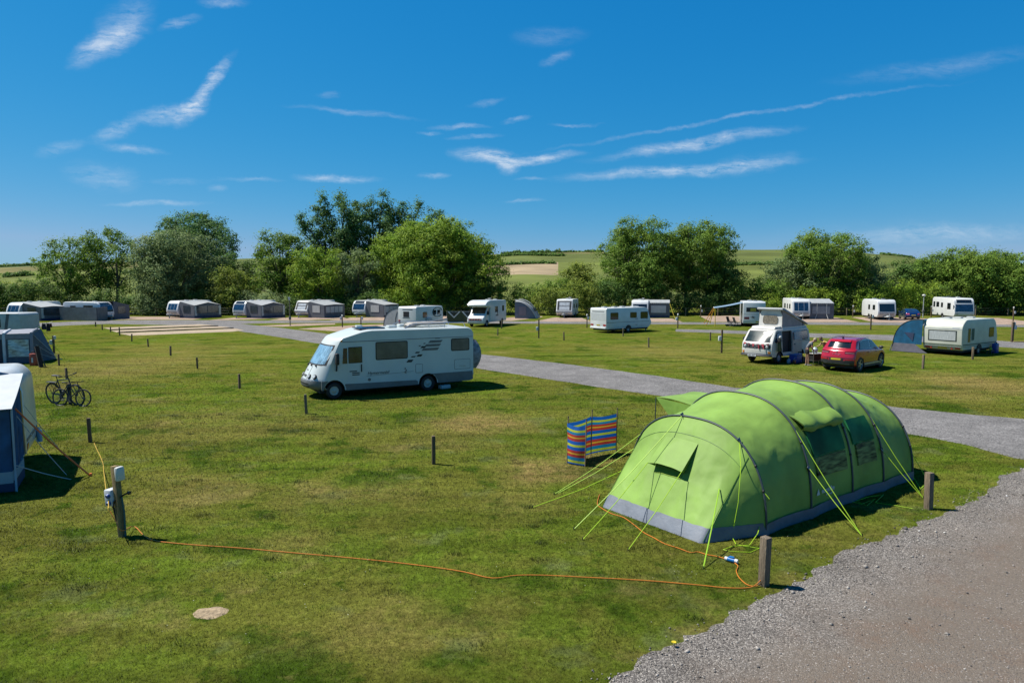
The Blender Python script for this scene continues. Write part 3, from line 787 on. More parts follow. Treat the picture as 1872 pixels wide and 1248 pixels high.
def hedge(name, label, pts, kind, group=None, seed=0, w=3.0, leaf=.18, dens=.8, per=54, cat='hedge', spread=.36):
    """pts: list of (px, top_y, dist) along the hedge; uneven bushy mass growing from the ground"""
    rng = np.random.default_rng(seed + 5000); rd = random.Random(seed)
    a = pts[0]; g0 = Vector(((a[0] - CX) / FPX * a[2], a[2], 0))
    lobes = []
    for (p0, p1) in zip(pts, pts[1:]):
        A = Vector(((p0[0]-CX)/FPX*p0[2], p0[2], 0)); B = Vector(((p1[0]-CX)/FPX*p1[2], p1[2], 0))
        hA = CAM_H + (HOR - p0[1]) / FPX * p0[2]; hB = CAM_H + (HOR - p1[1]) / FPX * p1[2]
        k = max(1, int((B - A).length / 2.0))
        for i in range(k):
            f = (i + .5) / k; c = A.lerp(B, f) - g0; h = hA + (hB - hA) * f; h *= rd.uniform(.86, 1.04)
            gz = 0
            if p0[2] > 165: gz = hill_z(p0[0] + (p1[0]-p0[0]) * f, c.y + g0.y)
            hh = max(.8, h - gz)
            r = rd.uniform(1.1, 1.7)
            lobes.append(((c.x + rd.uniform(-.5, .5), c.y + rd.uniform(-.6, .6), gz + hh - min(r, hh*.5)), (r * 1.15, w * .5, min(r, hh * .5))))
            lobes.append(((c.x + rd.uniform(-.6, .6), c.y + rd.uniform(-.8, .2), gz + hh * .42), (r * 1.3, w * .55, hh * .42)))
    scale = max(1.0, pts[0][2] / 100)
    Pn, Qn = lobe_points(lobes, dens / scale ** 2, per, spread * scale ** .6, rng)
    k = Pn[:, 2] > .03; Pn, Qn = Pn[k], Qn[k]
    t = leaves(name, Pn, Qn, leaf * scale, LEAF[kind], None, rng); t.location = g0
    return tag(t, label, cat, group)

GT = 'trees behind the camping field'
D0 = 93.0
T = [ # name, label, px, top, width, dist, kind, trunk, lobes, style, dens
 ('ash_tree','slender open-crowned ash at the left end of the treeline, lower of a close pair',128,436,92,D0+2,'ash',.34,14,'round',.75),
 ('ash_tree','tall airy ash with bare fork showing, right of the pair above the grey wall',200,418,92,D0+3,'ash',.40,14,'twin',.75),
 ('broadleaf_tree','tall broad tree whose top rises behind the grey-green tree, above the two left awnings',362,386,130,D0+14,'poplar',.25,16,'round',1.1),
 ('broadleaf_tree','wide grey-green leafy tree directly above the leftmost gravel-pitch caravan and awning',322,424,150,D0,'willow',.12,20,'round',1.1),
 ('broadleaf_tree','low dark tree filling the gap right of the wide grey-green tree',432,464,84,D0+8,'dense',.1,12,'round',1.2),
 ('hawthorn_tree','yellowish green round bush-like tree behind the second awning from the left',425,492,70,D0-2,'olive',.06,12,'round',1.3),
 ('broadleaf_tree','round-topped dark green tree left of the tall poplars, standing clear against the sky',515,423,84,D0+3,'ash',.2,15,'round',1.2),
 ('broadleaf_tree','bright green bushy tree below the left edge of the poplars',590,452,100,D0,'bright',.08,16,'round',1.2),
 ('poplar_tree','tallest dark poplar with upright plumes, at the left of its group',618,361,116,D0+18,'poplar',.12,7,'poplar',1.8),
 ('poplar_tree','dark poplar in the middle of its group with pointed top',688,363,92,D0+20,'poplar',.12,6,'poplar',1.8),
 ('poplar_tree','paler poplar sloping down behind the great round tree, rightmost of its group',752,374,104,D0+20,'poplar',.12,6,'poplar',1.8),
 ('broadleaf_tree','low rounded willow-green tree in front of the poplar trunks',655,458,74,D0+1,'willow',.08,12,'round',1.3),
 ('sycamore_tree','great round bright green tree left of the open hillside, widest crown in the line',800,402,178,D0+2,'bright',.1,30,'round',1.25),
 ('broadleaf_tree','mid green tree merging into the left flank of the great round tree',722,428,92,D0+4,'bright',.1,16,'round',1.2),
 ('broadleaf_tree','dark lower tree at the right foot of the great round tree',872,492,60,D0-1,'dense',.05,10,'round',1.3),
 ('hawthorn_tree','small bushy tree rising from the hedge left of the big paired trees',1055,480,70,D0+6,'olive',.08,11,'round',1.2),
 ('ash_tree','left one of the two big merging trees behind the caravan with a grey awning',1165,401,134,D0+1,'ash',.24,24,'twin',1.0),
 ('ash_tree','right one of the two big merging trees, pale trunks showing below its crown',1274,404,122,D0+2,'ash',.24,24,'twin',1.0),
 ('broadleaf_tree','shaggy dark tree skirting the right foot of the big paired trees',1325,486,66,D0,'dense',.05,11,'round',1.2),
 ('ash_tree','tree with a ragged open top behind the caravan with three front windows',1503,418,138,D0+2,'ash',.15,22,'round',.85),
 ('willow_tree','grey-green lower tree left of the ragged topped tree',1440,468,86,D0+1,'willow',.06,13,'round',1.2),
 ('broadleaf_tree','grey-green tree falling away right of the ragged topped tree',1578,464,90,D0+3,'willow',.06,13,'round',1.2),
 ('hawthorn_tree','dome-shaped dark green tree behind the blue car',1668,476,104,D0+5,'dense',.05,16,'round',1.2),
 ('broadleaf_tree','wide dome-shaped green tree at the right end of the treeline behind the motorhome',1780,456,166,D0+1,'ash',.06,28,'round',1.2),
]
for i, (n_, lb, px, tp, wd_, ds, kd, tr_, nl_, st_, de_) in enumerate(T):
    tree(n_, lb, px, tp, wd_, ds * 1.17, kd, GT, seed=i * 17 + 3, trunk=tr_, nl=nl_, style=st_, dens=de_)
GH = 'hedges along the field boundary'
Hs = [
 ('dark hedge at the far left behind the caravan with the navy windows',[(-120,505,88),(10,512,90),(60,505,90),(108,516,90)],'dense'),
 ('yellow-green bramble hedge topping the dark hedge at the far left',[(-60,505,95),(60,508,96),(120,530,96)],'olive'),
 ('dark bushes beneath the airy pair of ash trees',[(120,545,91),(190,520,91),(235,522,91),(262,545,91)],'dense'),
 ('pale grey-green shrub hedge left of the leftmost gravel-pitch caravan',[(255,540,89),(290,528,89),(315,540,89)],'willow'),
 ('dark hedge behind the leftmost pair of grey awnings',[(300,530,90.5),(380,525,90.5),(460,535,90.5)],'dense'),
 ('light green shrub hedge around the tall thin pole',[(450,522,89),(500,535,89),(540,545,89)],'willow'),
 ('dark hedge behind the third and fourth awnings from the left',[(530,532,90.5),(620,540,90.5),(700,530,90.5)],'dense'),
 ('bright hedge foliage behind the caravan with the satellite dish',[(690,528,90),(760,520,90),(830,530,90)],'bright'),
 ('very dark hedge behind the green windbreak and white motorhome',[(800,535,90.5),(870,515,91),(905,520,91)],'dense'),
 ('mid green hedge in front of the pale stubble field',[(895,522,92),(940,518,92),(1000,512,92),(1040,500,92)],'ash'),
 ('olive hedge behind the single caravan with a dark front frame',[(985,522,89.5),(1040,516,89.5),(1090,505,89.5)],'olive'),
 ('dark hedge under the left one of the big paired trees',[(1075,500,90.5),(1130,510,90.5),(1200,525,90.5)],'dense'),
 ('shadowed hedge beneath the right one of the big paired trees',[(1200,528,90.5),(1290,530,90.5),(1350,520,90.5)],'dense'),
 ('mid green hedge behind the motorhome with the open canopy',[(1335,512,91),(1390,498,92),(1440,510,91)],'ash'),
 ('bright hedge behind the caravan with three front windows',[(1400,530,89.5),(1480,520,89.5),(1540,530,89.5)],'bright'),
 ('dark hedge left of the white caravan with a solar panel',[(1510,530,91),(1570,520,91)],'dense'),
 ('leafy yellow-green hedge behind the blue car and lamp post',[(1560,520,90),(1640,510,90),(1720,518,90)],'bright'),
 ('dark hedge behind the right end motorhome and wire fence',[(1700,528,90.5),(1790,520,90.5),(1900,515,90.5),(2000,510,90.5)],'dense'),
 ('high green hedge leaving the frame at far right',[(1845,488,95),(1900,486,95),(2020,492,95)],'ash'),
]
for i, (lb, pts, kd) in enumerate(Hs):
    hedge("hedge", lb, [(a, b, d * 1.17) for a, b, d in pts], kd, GH, seed=i * 13 + 1)
GF = 'hedgerows on the far hills'
far = [
 ('dark row of trees across the middle of the far hill',[(912,480,640),(940,478,640),(945,480,640),(1030,480,640)],'dense',14),
 ('low dark hedge edging the pale stubble field on the hill',[(890,498,475),(960,497,475),(1010,496,475)],'dense',5),
 ('thin tree belt on the skyline of the central hill',[(920,461.5,905),(985,460.5,905),(1100,460,905)],'dense',8),
 ('dark copse on the skyline right of the ragged topped tree',[(1606,464,900),(1625,465,900),(1662,473,900)],'dense',9),
 ('dark hedge on the skyline of the left hill',[(-40,489,890),(40,485.5,890),(92,482,890)],'dense',9),
 ('bushes scattered across the middle of the left meadow',[(18,500,430),(60,497,430)],'dense',8),
 ('hedge along the foot of the right hill',[(1330,497,420),(1420,497,420)],'dense',5),
 ('dark hedge in the gap between left trees',[(232,505,430),(275,503,430)],'dense',5),
]
for i, (lb, pts, kd, w_) in enumerate(far):
    hedge('hedgerow', lb, pts, kd, GF, seed=i * 31 + 2, w=w_, dens=3.0, leaf=.30, per=12)
# ------------------------------------------------------------------ vehicle helpers
def anchor(px, py, lx, ly, th):
    """root position so that local (lx, ly) stands on the surveyed ground point"""
    g = G(px, py); t = R(th)
    return Vector((g.x - (lx * math.cos(t) - ly * math.sin(t)), g.y - (lx * math.sin(t) + ly * math.cos(t)), 0))
def chaikin(pts, n=1, closed=True):
    pts = [Vector(p) for p in pts]
    for _ in range(n):
        out = []
        for i in range(len(pts)):
            a, b = pts[i], pts[(i+1) % len(pts)]
            out += [a.lerp(b, .25), a.lerp(b, .75)]
        pts = out
    return pts
def rounded(pts, r, seg=4):
    """round the corners of a closed polygon; r one value or one per corner"""
    pts = [Vector((p[0], p[1])) for p in pts]; n = len(pts); out = []
    rr = r if isinstance(r, (list, tuple)) else [r] * n
    for i in range(n):
        a, b, c = pts[i-1], pts[i], pts[(i+1) % n]
        d = min(rr[i], (a-b).length * .45, (c-b).length * .45)
        if d < 1e-4: out.append(b); continue
        p, q = b + (a-b).normalized() * d, b + (c-b).normalized() * d
        for k in range(seg + 1):
            t = k / seg; out.append(p * (1-t)**2 + b * 2*t*(1-t) + q * t*t)
    return out
def edge_x(prof, z, side):
    """x of the profile at height z on the front (+1) or rear (-1)"""
    xs = []
    n = len(prof)
    for i in range(n):
        a, b = prof[i], prof[(i+1) % n]
        if (a[1] - z) * (b[1] - z) <= 0 and a[1] != b[1]:
            xs.append(a[0] + (b[0]-a[0]) * (z-a[1]) / (b[1]-a[1]))
    return max(xs) if side > 0 else min(xs)
def patch(mb, prof, side, z0, z1, y0, y1, off=.006, n=7, back=.03):
    """panel lying on the front or rear face of the body"""
    zs = [z0 + (z1-z0) * i / n for i in range(n + 1)]
    fr = [(edge_x(prof, z, side) + side * off, z) for z in zs]; bk = [(x - side * (off + back), z) for x, z in fr][::-1]
    return mb.prism(fr + bk, y0, y1)
def side_panel(mb, s, W, x0, x1, z0, z1, off=.006, th=.03, r=.05, pts=None):
    """panel proud of the flat side s (+1 left, -1 right)"""
    pr = rounded(pts if pts else [(x0,z0),(x1,z0),(x1,z1),(x0,z1)], r, 3)
    ya, yb = s * (W/2 - th + off), s * (W/2 + off)
    return mb.prism(pr, min(ya, yb), max(ya, yb))
def wheel(t, x, y, r, w, s, rim=None, spokes=0, rmat=None):
    mb = MB(); pr = []
    ys = [(-w/2, r*.62), (-w/2, r*.93), (-w/2+.03, r), (w/2-.03, r), (w/2, r*.93), (w/2, r*.62), (w*.32, r*.58)]
    rows = [[(x + math.cos(q)*rad, y + s*yy, r + math.sin(q)*rad) for yy, rad in ys] for q in [2*math.pi*i/20 for i in range(20)]]
    rows.append(rows[0]); mb.grid(rows)
    o = mb.build('wheel', rubber, t, 30)
    m2 = MB(); rr = r * .62
    if spokes:
        m3 = MB(); m3.cyl((x, y + s*w*.1, r), (x, y + s*w*.2, r), rr, n=20)
        m3.build('hub_well', black, o)
        for k in range(spokes):
            q = 2*math.pi*k/spokes; d = Vector((math.cos(q), 0, math.sin(q))); n_ = Vector((-math.sin(q), 0, math.cos(q)))
            c = Vector((x, y + s*w*.42, r))
            m2.plate([c + d*rr*.12 + n_*.03, c + d*rr*1.0 + n_*.035, c + d*rr*1.0 - n_*.035, c + d*rr*.12 - n_*.03], .012)
        m2.tube([(x + math.cos(a)*rr, y + s*w*.44, r + math.sin(a)*rr) for a in [2*math.pi*i/20 for i in range(21)]], .016, 5)
        m2.cyl((x, y + s*w*.3, r), (x, y + s*w*.47, r), rr*.2, n=10)
    else:
        ys2 = [(w*.30, rr), (w*.40, rr*.86), (w*.34, rr*.6), (w*.44, rr*.42), (w*.48, 0.002)]
        rows = [[(x + math.cos(q)*rad, y + s*yy, r + math.sin(q)*rad) for yy, rad in ys2] for q in [2*math.pi*i/18 for i in range(18)]]
        rows.append(rows[0]); m2.grid(rows)
    m2.build('rim', rmat or rim_m, o, 40)
    return o
def window(t, s, W, x, z, w, h, frame_m=None, pane_m=None, name='window', off=.005, blind=None):
    fr = side_panel(MB(), s, W, x-w/2-.04, x+w/2+.04, z-h/2-.04, z+h/2+.04, off, .03, .08).build(name, frame_m or black, t)
    side_panel(MB(), s, W, x-w/2, x+w/2, z-h/2, z+h/2, off + .008, .02, .06).build('pane', pane_m or glass, fr)
    return fr
def caravan_profile(L, Ht, z0, style):
    f, r = L/2, -L/2
    if style == 'modern':
        p = [(f-.25,z0),(f-.02,z0+.25),(f,z0+.6),(f-.06,1.35),(f-.34,Ht-.35),(f-.75,Ht-.05),(r+.3,Ht),(r,Ht-.22),(r-.02,1.2),(r+.06,z0)]
        rd = [.1,.2,.3,.4,.5,.5,.2,.25,.3,.1]
    elif style == 'wedge':
        p = [(f-.5,z0),(f-.05,z0+.32),(f,z0+.62),(f-.08,1.1),(f-.62,Ht-.12),(f-.95,Ht),(r+.1,Ht-.02),(r,Ht-.12),(r+.02,z0+.5),(r+.1,z0)]
        rd = [.05,.1,.15,.2,.2,.2,.08,.08,.2,.05]
    elif style == 'old':
        p = [(f-.35,z0),(f-.02,z0+.35),(f,1.15),(f-.34,Ht-.28),(f-.7,Ht-.02),(r+.55,Ht),(r+.12,Ht-.35),(r,Ht-.62),(r+.05,z0+.28),(r+.22,z0)]
        rd = [.1,.2,.2,.35,.4,.5,.3,.3,.1,.05]
    elif style == 'round':
        p = [(f-.1,z0),(f,z0+.25),(f-.06,Ht-.28),(f-.30,Ht),(r+.4,Ht),(r,Ht-.4),(r,z0+.25),(r+.1,z0)]
        rd = [.05,.15,.2,.2,.4,.4,.15,.05]
    else:
        p = [(f-.06,z0),(f,z0+.3),(f-.02,Ht-.3),(f-.2,Ht-.02),(r+.15,Ht),(r,Ht-.12),(r,z0+.3),(r+.06,z0)]
        rd = [.05,.1,.2,.2,.12,.12,.1,.05]
    return rounded(p, rd, 4)
def roof_bits(t, Ht, hatch=((.8, .25), (-1.1, -.2)), dish=False):
    for (x, y) in hatch:
        MB().box(x-.22, x+.22, y-.22, y+.22, Ht-.02, Ht+.09, ch=.03).build('roof_hatch', greywhite, t)
    if dish:
        mb = MB(); mb.cyl((-.3, .3, Ht-.02), (-.3, .3, Ht+.16), .03)
        rows = []
        for i in range(5):
            rr = .24 * i / 4 + .001
            rows.append([(-.3 + math.cos(q)*rr, .3 + math.sin(q)*rr, Ht + .16 + rr*rr*1.1) for q in [2*math.pi*k/14 for k in range(14)]])
        mb.grid(rows, True); mb.build('satellite_dish', white, t)
def caravan(label, loc, th, L, W, Ht, style='modern', body=None, front='three', rear=None, wins=(), group=None, dish=False, stripe=None, tow=True, grille=None, hatch=((.8,.25),(-1.1,-.2)), band=None, doors=()):
    t = thing('caravan', label, 'caravan', loc, R(th), group); bm_ = body or white
    z0 = .38; prof = caravan_profile(L, Ht, z0, style)
    b = MB().prism(prof, -W/2, W/2, .06).build('body', bm_, t)
    mbu = MB().box(-L/2+.3, L/2-.4, -W/2+.15, W/2-.15, .22, z0+.02); mbu.build('chassis', under, t)
    for s in (-1, 1):
        a = MB(); pr = [(-.15 + math.cos(q)*.40, .34 + math.sin(q)*.40) for q in [math.pi*i/14 for i in range(15)]]
        pr = [(x, max(z, z0 + .005)) for x, z in pr]
        a.prism(pr, s*(W/2+.004) - .03, s*(W/2+.004)); a.build('wheel_arch', black, t)
        wheel(t, -.15, s*(W/2-.1), .32, .19, s)
    if front == 'three':
        y = W/2 - .26; k = [(-y, -y*.42), (-y*.38, y*.38), (y*.42, y)]
        for (a, c) in k:
            patch(MB(), prof, 1, 1.12, Ht-.42, a, c).build('front_window', glassb, t)
    elif front == 'wide':
        fr = patch(MB(), prof, 1, 1.12, Ht-.55, -W/2+.2, W/2-.2).build('front_window', glass, t)
    elif front == 'sunroof':
        patch(MB(), prof, 1, 1.08, Ht-.50, -W/2+.16, W/2-.16).build('front_window', glassb, t)
        patch(MB(), prof, 1, Ht-.44, Ht-.10, -W/2+.3, W/2-.3, .008).build('skylight', glass, t)
    elif front == 'frame':
        patch(MB(), prof, 1, .72, Ht-.20, -W/2+.14, W/2-.14, .005).build('front_surround', dark, t)
        patch(MB(), prof, 1, 1.12, Ht-.42, -W/2+.42, W/2-.42, .012).build('front_window', awn_pale if False else clearlens, t)
        patch(MB(), prof, 1, 1.62, 1.70, -W/2+.2, W/2-.2, .02).build('window_bar', black, t)
    if grille:
        patch(MB(), prof, 1, .62, 1.02, -W/2+.22, W/2-.22, .006).build('gas_locker', grille, t)
    if tow:
        mb = MB(); mb.tube([(L/2-.5,-.5,.42),(L/2+.75,0,.44)], .05); mb.tube([(L/2-.5,.5,.42),(L/2+.75,0,.44)], .05)
        mb.box(L/2+.1, L/2+.8, -.14, .14, .40, .62, ch=.04); mb.cyl((L/2+.5,.1,.05),(L/2+.5,.1,.95),.035)
        mb.cyl((L/2+.5,.07,.1),(L/2+.5,.13,.1),.1); mb.build('tow_hitch', greywhite, t)
    for (s, x, z, w, h) in wins: window(t, s, W, x, z, w, h)
    for (s, x) in doors:
        d = side_panel(MB(), s, W, x-.32, x+.32, .45, 2.2, .006).build('door', bm_, t)
        side_panel(MB(), s, W, x-.2, x+.2, 1.4, 2.0, .014).build('pane', glass, d)
    if rear:
        z0w, z1w, ml = rear
        patch(MB(), prof, -1, z0w, z1w, -W/2+.22, W/2-.22, .006).build('rear_window', ml, t)
    if stripe:
        for s in (-1, 1): side_panel(MB(), s, W, -L/2+.12, L/2-.3, stripe[0], stripe[1], .003, r=0).build('side_stripe', stripe[2], t)
    if band:
        patch(MB(), prof, 1, band[0], band[1], -W/2+.08, W/2-.08, .004).build('front_band', band[2], t)
    roof_bits(t, Ht, hatch, dish)
    return t, prof

# ------------------------------------------------------------------ awnings (local: x along the caravan side, y away from it)
def awning(label, loc, th, L, D, hb, hf, peak=0.0, wall=None, roof=None, pale=None, win=None, nwin=2, end_win=True, valance=False, group=None, pale_posts=True, cat='awning', skirt=None):
    """lean-to awning: back edge y=0 on the caravan, front wall at y=D; the near end is x=L/2"""
    t = thing('awning', label, cat, loc, R(th), group)
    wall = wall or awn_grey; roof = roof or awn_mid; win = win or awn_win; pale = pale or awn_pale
    mb = MB(); N = 12; rows = []
    for i in range(N + 1):
        x = -L/2 + L*i/N; g = 1 - abs(x) / (L/2)
        row = []
        for k in range(7):
            f = k / 6; z = hb + (hf - hb) * f + peak * g * f
            row.append((x, D * f * 1.03, z - .05 * math.sin(math.pi * f) * (1 if i % 3 else .3)))
        rows.append(row)
    mb.grid(rows); mb.grid([[(x, y, z + .02) for x, y, z in r] for r in rows])
    for r0 in (rows[0], rows[-1]): mb.grid([r0, [(x, y, z + .02) for x, y, z in r0]])
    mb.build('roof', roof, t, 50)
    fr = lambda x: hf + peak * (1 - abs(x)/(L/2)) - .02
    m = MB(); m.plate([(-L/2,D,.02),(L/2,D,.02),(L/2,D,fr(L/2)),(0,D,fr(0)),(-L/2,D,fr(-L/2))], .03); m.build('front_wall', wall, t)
    for s in (-1, 1):
        m = MB(); x = s * L/2
        m.plate([(x,.0,.02),(x,D-.01,.02),(x,D-.01,fr(L/2)),(x,0,hb-.03)], .03 * s); m.build('end_wall', wall, t)
    if nwin:
        w = (L - .7) / nwin
        for i in range(nwin):
            a = -L/2 + .45 + w * i + .04; b_ = a + w - .12
            z1 = min(hf - .25, 1.75) + peak * .5
            m = MB(); m.box(a, b_, D + .004, D + .05, .72, z1); m.build('front_window', win, t)
    if pale_posts:
        for x0 in (-L/2 + .02, L/2 - .42):
            m = MB(); m.box(x0, x0 + .38, D + .003, D + .045, .35, hf - .1); m.build('pale_panel', pale, t)
    if end_win:
        m = MB(); x = L/2
        m.box(x + .034, x + .06, D * .28, D * .74, .75, 1.75); f_ = m.build('end_window', win, t)
    if skirt:
        m = MB(); m.box(-L/2 - .045, L/2 + .045, D + .035, D + .055, .02, .32); m.box(L/2 + .036, L/2 + .055, .05, D + .055, .02, .32); m.build('mud_skirt', skirt, t)
    if valance:
        m = MB(); k = int(L / .25)
        for i in range(k):
            x = -L/2 + L * i / k
            m.plate([(x, D*1.035, hf), (x + L/k, D*1.035, hf), (x + L/k*.5, D*1.035, hf - .16)], .01)
        m.build('scalloped_valance', pale, t)
    return t
def guy(t, a, b, r, m, name='guy_rope'):
    a, b = Vector(a), Vector(b)
    mid = a.lerp(b, .5) + Vector((0, 0, -.02 * (b-a).length))
    return MB().tube([a, a.lerp(mid, .5) + Vector((0,0,-.004)), mid, mid.lerp(b, .5) + Vector((0,0,-.004)), b], r, 5).build(name, m, t)

# ------------------------------------------------------------------ the row with awnings on the far left
ROW_G = 'caravans on the gravel pitches'; AWG = 'grey awnings on the gravel pitches'
TH = -115
def far_unit(px, py, clab, alab, aL, aD, aoff, style='modern', front='three', th=TH, L=6.2, W=2.3, Ht=2.42, peak=.38, grille=None, body=None, **kw):
    loc = anchor(px, py, L/2, W/2, th)
    t, p = caravan(clab, loc, th, L, W, Ht, style, body=body, front=front, group=ROW_G, grille=grille)
    # the awning hangs on the left side; its near end looks the same way as the caravan's front
    c = loc + Vector((math.cos(R(th)) * (L/2 - aoff - aL/2) - math.sin(R(th)) * (W/2 + .02), math.sin(R(th)) * (L/2 - aoff - aL/2) + math.cos(R(th)) * (W/2 + .02), 0))
    a = awning(alab, c, th, aL, aD, Ht - .08, 1.78, peak, group=AWG, **kw)
    return t, a
silver = mat('silver_grey_panel', (.42,.43,.45), .35, .3, var=.06)
far_unit(325, 581.3, 'white caravan with blue front windows left of the first gabled grey awning', 'gabled dark grey awning with two pale corner strips, leftmost of the gravel pitch awnings', 4.6, 2.9, .35, style='old', grille=silver, skirt=awn_navy)
far_unit(447, 581.3, 'white caravan with a silver lower front, second from the left on the gravel pitches', 'gabled dark grey awning beside the caravan with a silver lower front', 4.5, 2.8, .4, style='modern', front='sunroof', grille=silver, skirt=awn_navy)
far_unit(561, 580.7, 'white caravan with a curved black window surround beside the many-paned awning', 'grey awning with four pale panes on its front wall', 4.4, 2.9, .3, style='wedge', front='frame', peak=.08, win=awn_pale, nwin=4, pale_posts=False)
far_unit(667, 579.6, 'white caravan with a rooflight over its wide window, beside the scalloped awning', 'open-fronted grey awning with a scalloped pale valance', 3.7, 3.1, .3, style='modern', front='sunroof', peak=.05, nwin=3, valance=False, win=awn_pale)

# far left: caravan and awning behind the white caravan side
far_unit(36, 586.5, 'white caravan at far left with three navy front windows in an arch', 'dark grey awning with one pale panel at the far left beside the hedge', 3.6, 3.0, .5, th=-105, style='modern', front='three', nwin=1, peak=.1, skirt=awn_navy)
# behind the screen wall
th = -12; L = 6.0; W = 2.3
loc = anchor(210, 583.5, L/2, W/2, th)
caravan('white caravan showing only its roof and dark window over the grey screen wall', loc, th, L, W, 2.42, 'modern', front='sunroof', wins=((-1, 1.0, 1.6, 1.4, .6), (-1, -1.4, 1.6, .8, .5)), group=ROW_G)
c = loc + Vector((math.cos(R(th)) * .9 - math.sin(R(th)) * (W/2+.02), math.sin(R(th)) * .9 + math.cos(R(th)) * (W/2+.02), 0))
awning('grey awning with slanted pale poles poking out right of the grey screen wall', c, th, 3.8, 2.9, 2.45, 1.85, 0, group=AWG, nwin=2)

# screen wall
wall_m = mat('weathered_grey_board', (.20,.205,.205), .8, var=.15, vs=1.5, bump=.3, bs=15)
t = thing('screen_wall', 'long plain grey boarded screen wall standing beside the lane at left', 'wall', G(150, 586, 0))
o0 = G(150, 586)
def wall_run(p, q, h, nm='wall_panel'):
    a, b = G(*p) - o0, G(*q) - o0; d = (b - a).normalized(); n_ = Vector((-d.y, d.x, 0)); L_ = (b-a).length
    k = max(1, round(L_ / 2.4))
    for i in range(k):
        u, v = a + d * (L_*i/k + .012), a + d * (L_*(i+1)/k - .012)
        MB().plate([u + n_*.03, v + n_*.03, v + n_*.03 + Vector((0,0,h)), u + n_*.03 + Vector((0,0,h))], .06).build(nm, wall_m, t)
        MB().cyl(u + n_*.07, u + n_*.07 + Vector((0,0,h-.05)), .05, n=6).build('wall_post', dark, t)
wall_run((110,585.3), (178,586.6), 1.78); wall_run((179,586.6), (197,584.4), 1.76); wall_run((200,583.6), (217,582.2), 1.72)

# white caravan side at far left
X = (54 - CX) / FPX * 56.8
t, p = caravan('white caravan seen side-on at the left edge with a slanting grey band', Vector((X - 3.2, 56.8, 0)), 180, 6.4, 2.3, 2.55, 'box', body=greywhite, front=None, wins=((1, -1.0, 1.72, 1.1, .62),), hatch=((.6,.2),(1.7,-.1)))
side_panel(MB(), 1, 2.3, 0, 0, 0, 0, .004, pts=[(-1.75,.6),(-2.0,.6),(-2.35,2.5),(-2.1,2.5)], r=0).build('slanting_band', awn_grey, t)

# single caravan with dark front frame
caravan('white caravan with a dark panelled front, alone on a pitch at the centre', anchor(1045.7, 581.2, 3, 1.15, -104), -104, 6.0, 2.3, 2.62, 'wedge', front='frame', wins=((1, 1.2, 1.65, .9, .55), (1, -1.3, 1.65, .8, .5)), dish=True, group=ROW_G)
# caravan end-on with awning
th = -103; L = 6.0; W = 2.35
loc = anchor(1185, 581.2, L/2, W/2, th)
caravan('white caravan with a high bow front beside the awning with a net curtain', loc, th, L, W, 2.5, 'old', front='wide', dish=True, group=ROW_G)
def porch(alab, Lp, Dp, hb, hf, back, **kw):
    f_ = Vector((math.cos(R(th)), math.sin(R(th)), 0)); l_ = Vector((-f_.y, f_.x, 0))
    return awning(alab, loc + f_ * (L/2 - back - Dp) + l_ * (W/2 + Lp/2 + .02), th - 90, Lp, Dp, hb, hf, 0, group=AWG, valance=True, end_win=False, **kw)
a = porch('grey awning with a white-curtained window facing the camera, half hidden by the pale teal caravan', 2.9, 2.2, 2.5, 2.12, .7, nwin=1, win=awn_pale, pale_posts=False, skirt=awn_navy)
guy(a, (-1.45, 2.2, 2.1), (-2.2, 3.3, .02), .03, mat('yellow_strap', (.75,.58,.03), .6), 'guy_strap')
# caravan with three big windows and awning
th = -100; L = 6.4; W = 2.35
loc = anchor(1481, 583.4, L/2, W/2, th)
caravan('white caravan with three tall blue front windows, right of the pop-top camper roof', loc, th, L, W, 2.78, 'modern', front='three', grille=silver, wins=((-1, 1.6, 1.7, .7, .6), (-1, .1, 1.7, .5, .6), (-1, -1.5, 1.7, .8, .6)), group=ROW_G)
a = porch('grey awning with one framed grey door panel, right of three tall caravan windows', 3.1, 2.4, 2.72, 2.18, .5, nwin=1, pale_posts=False, win=mat('mid_grey_door_panel', (.30,.31,.33), .7))
for x in (-.62, .62): MB().tube([(x, 2.47, 2.1), (x, 2.5, .7), (x + (.3 if x > 0 else -.15), 2.85, .02)], .035, 5).build('frame_pole', awn_pale, a)
# white caravan with solar panel
t, p = caravan('white caravan with a dark wide front window and black solar panel on its roof', anchor(1638, 585.2, 3.0, 1.15, -98), -98, 6.0, 2.3, 2.72, 'old', front='wide', grille=silver, wins=((-1, 1.5, 1.65, .8, .6), (-1, -.2, 1.65, .6, .6)), group=ROW_G, band=None)
MB().box(.9, 2.1, -.5, .5, 2.73, 2.78).build('solar_panel', glassb, t)

# ------------------------------------------------------------------ pale teal caravan on the centre grass
th = 35; L = 6.4; W = 2.4; Ht = 2.5
loc = anchor(1108, 609.3, -L/2, -W/2, th)
t, prof = caravan('white touring caravan parked alone on the grass behind the gravel track, rear in sun', loc, th, L, W, Ht, 'wedge', front='wide', tow=True, wins=((-1, -2.1, 1.68, 1.0, .62), (-1, .55, 1.72, .85, .5), (-1, 2.1, 1.68, 1.0, .62)), stripe=(1.02, 1.06, greyplast), hatch=((-2.2,.2),(-1.0,0),(.3,.2),(1.6,-.1),(2.2,.1)))
patch(MB(), prof, -1, 1.25, 2.0, -W/2+.15, W/2-.15, .006).build('rear_window', mat('silver_screen_blind', (.66,.68,.70), .35, .2, var=.05), t)
patch(MB(), prof, -1, 2.08, 2.2, -W/2+.3, W/2-.3, .01).build('rear_vent', silver, t)
for s in (-1, 1): patch(MB(), prof, -1, .70, .86, min(s*.72, s*1.12), max(s*.72, s*1.12), .02).build('tail_light', redlens, t)
patch(MB(), prof, -1, .70, .82, -.26, .26, .015).build('number_plate', yplate, t)
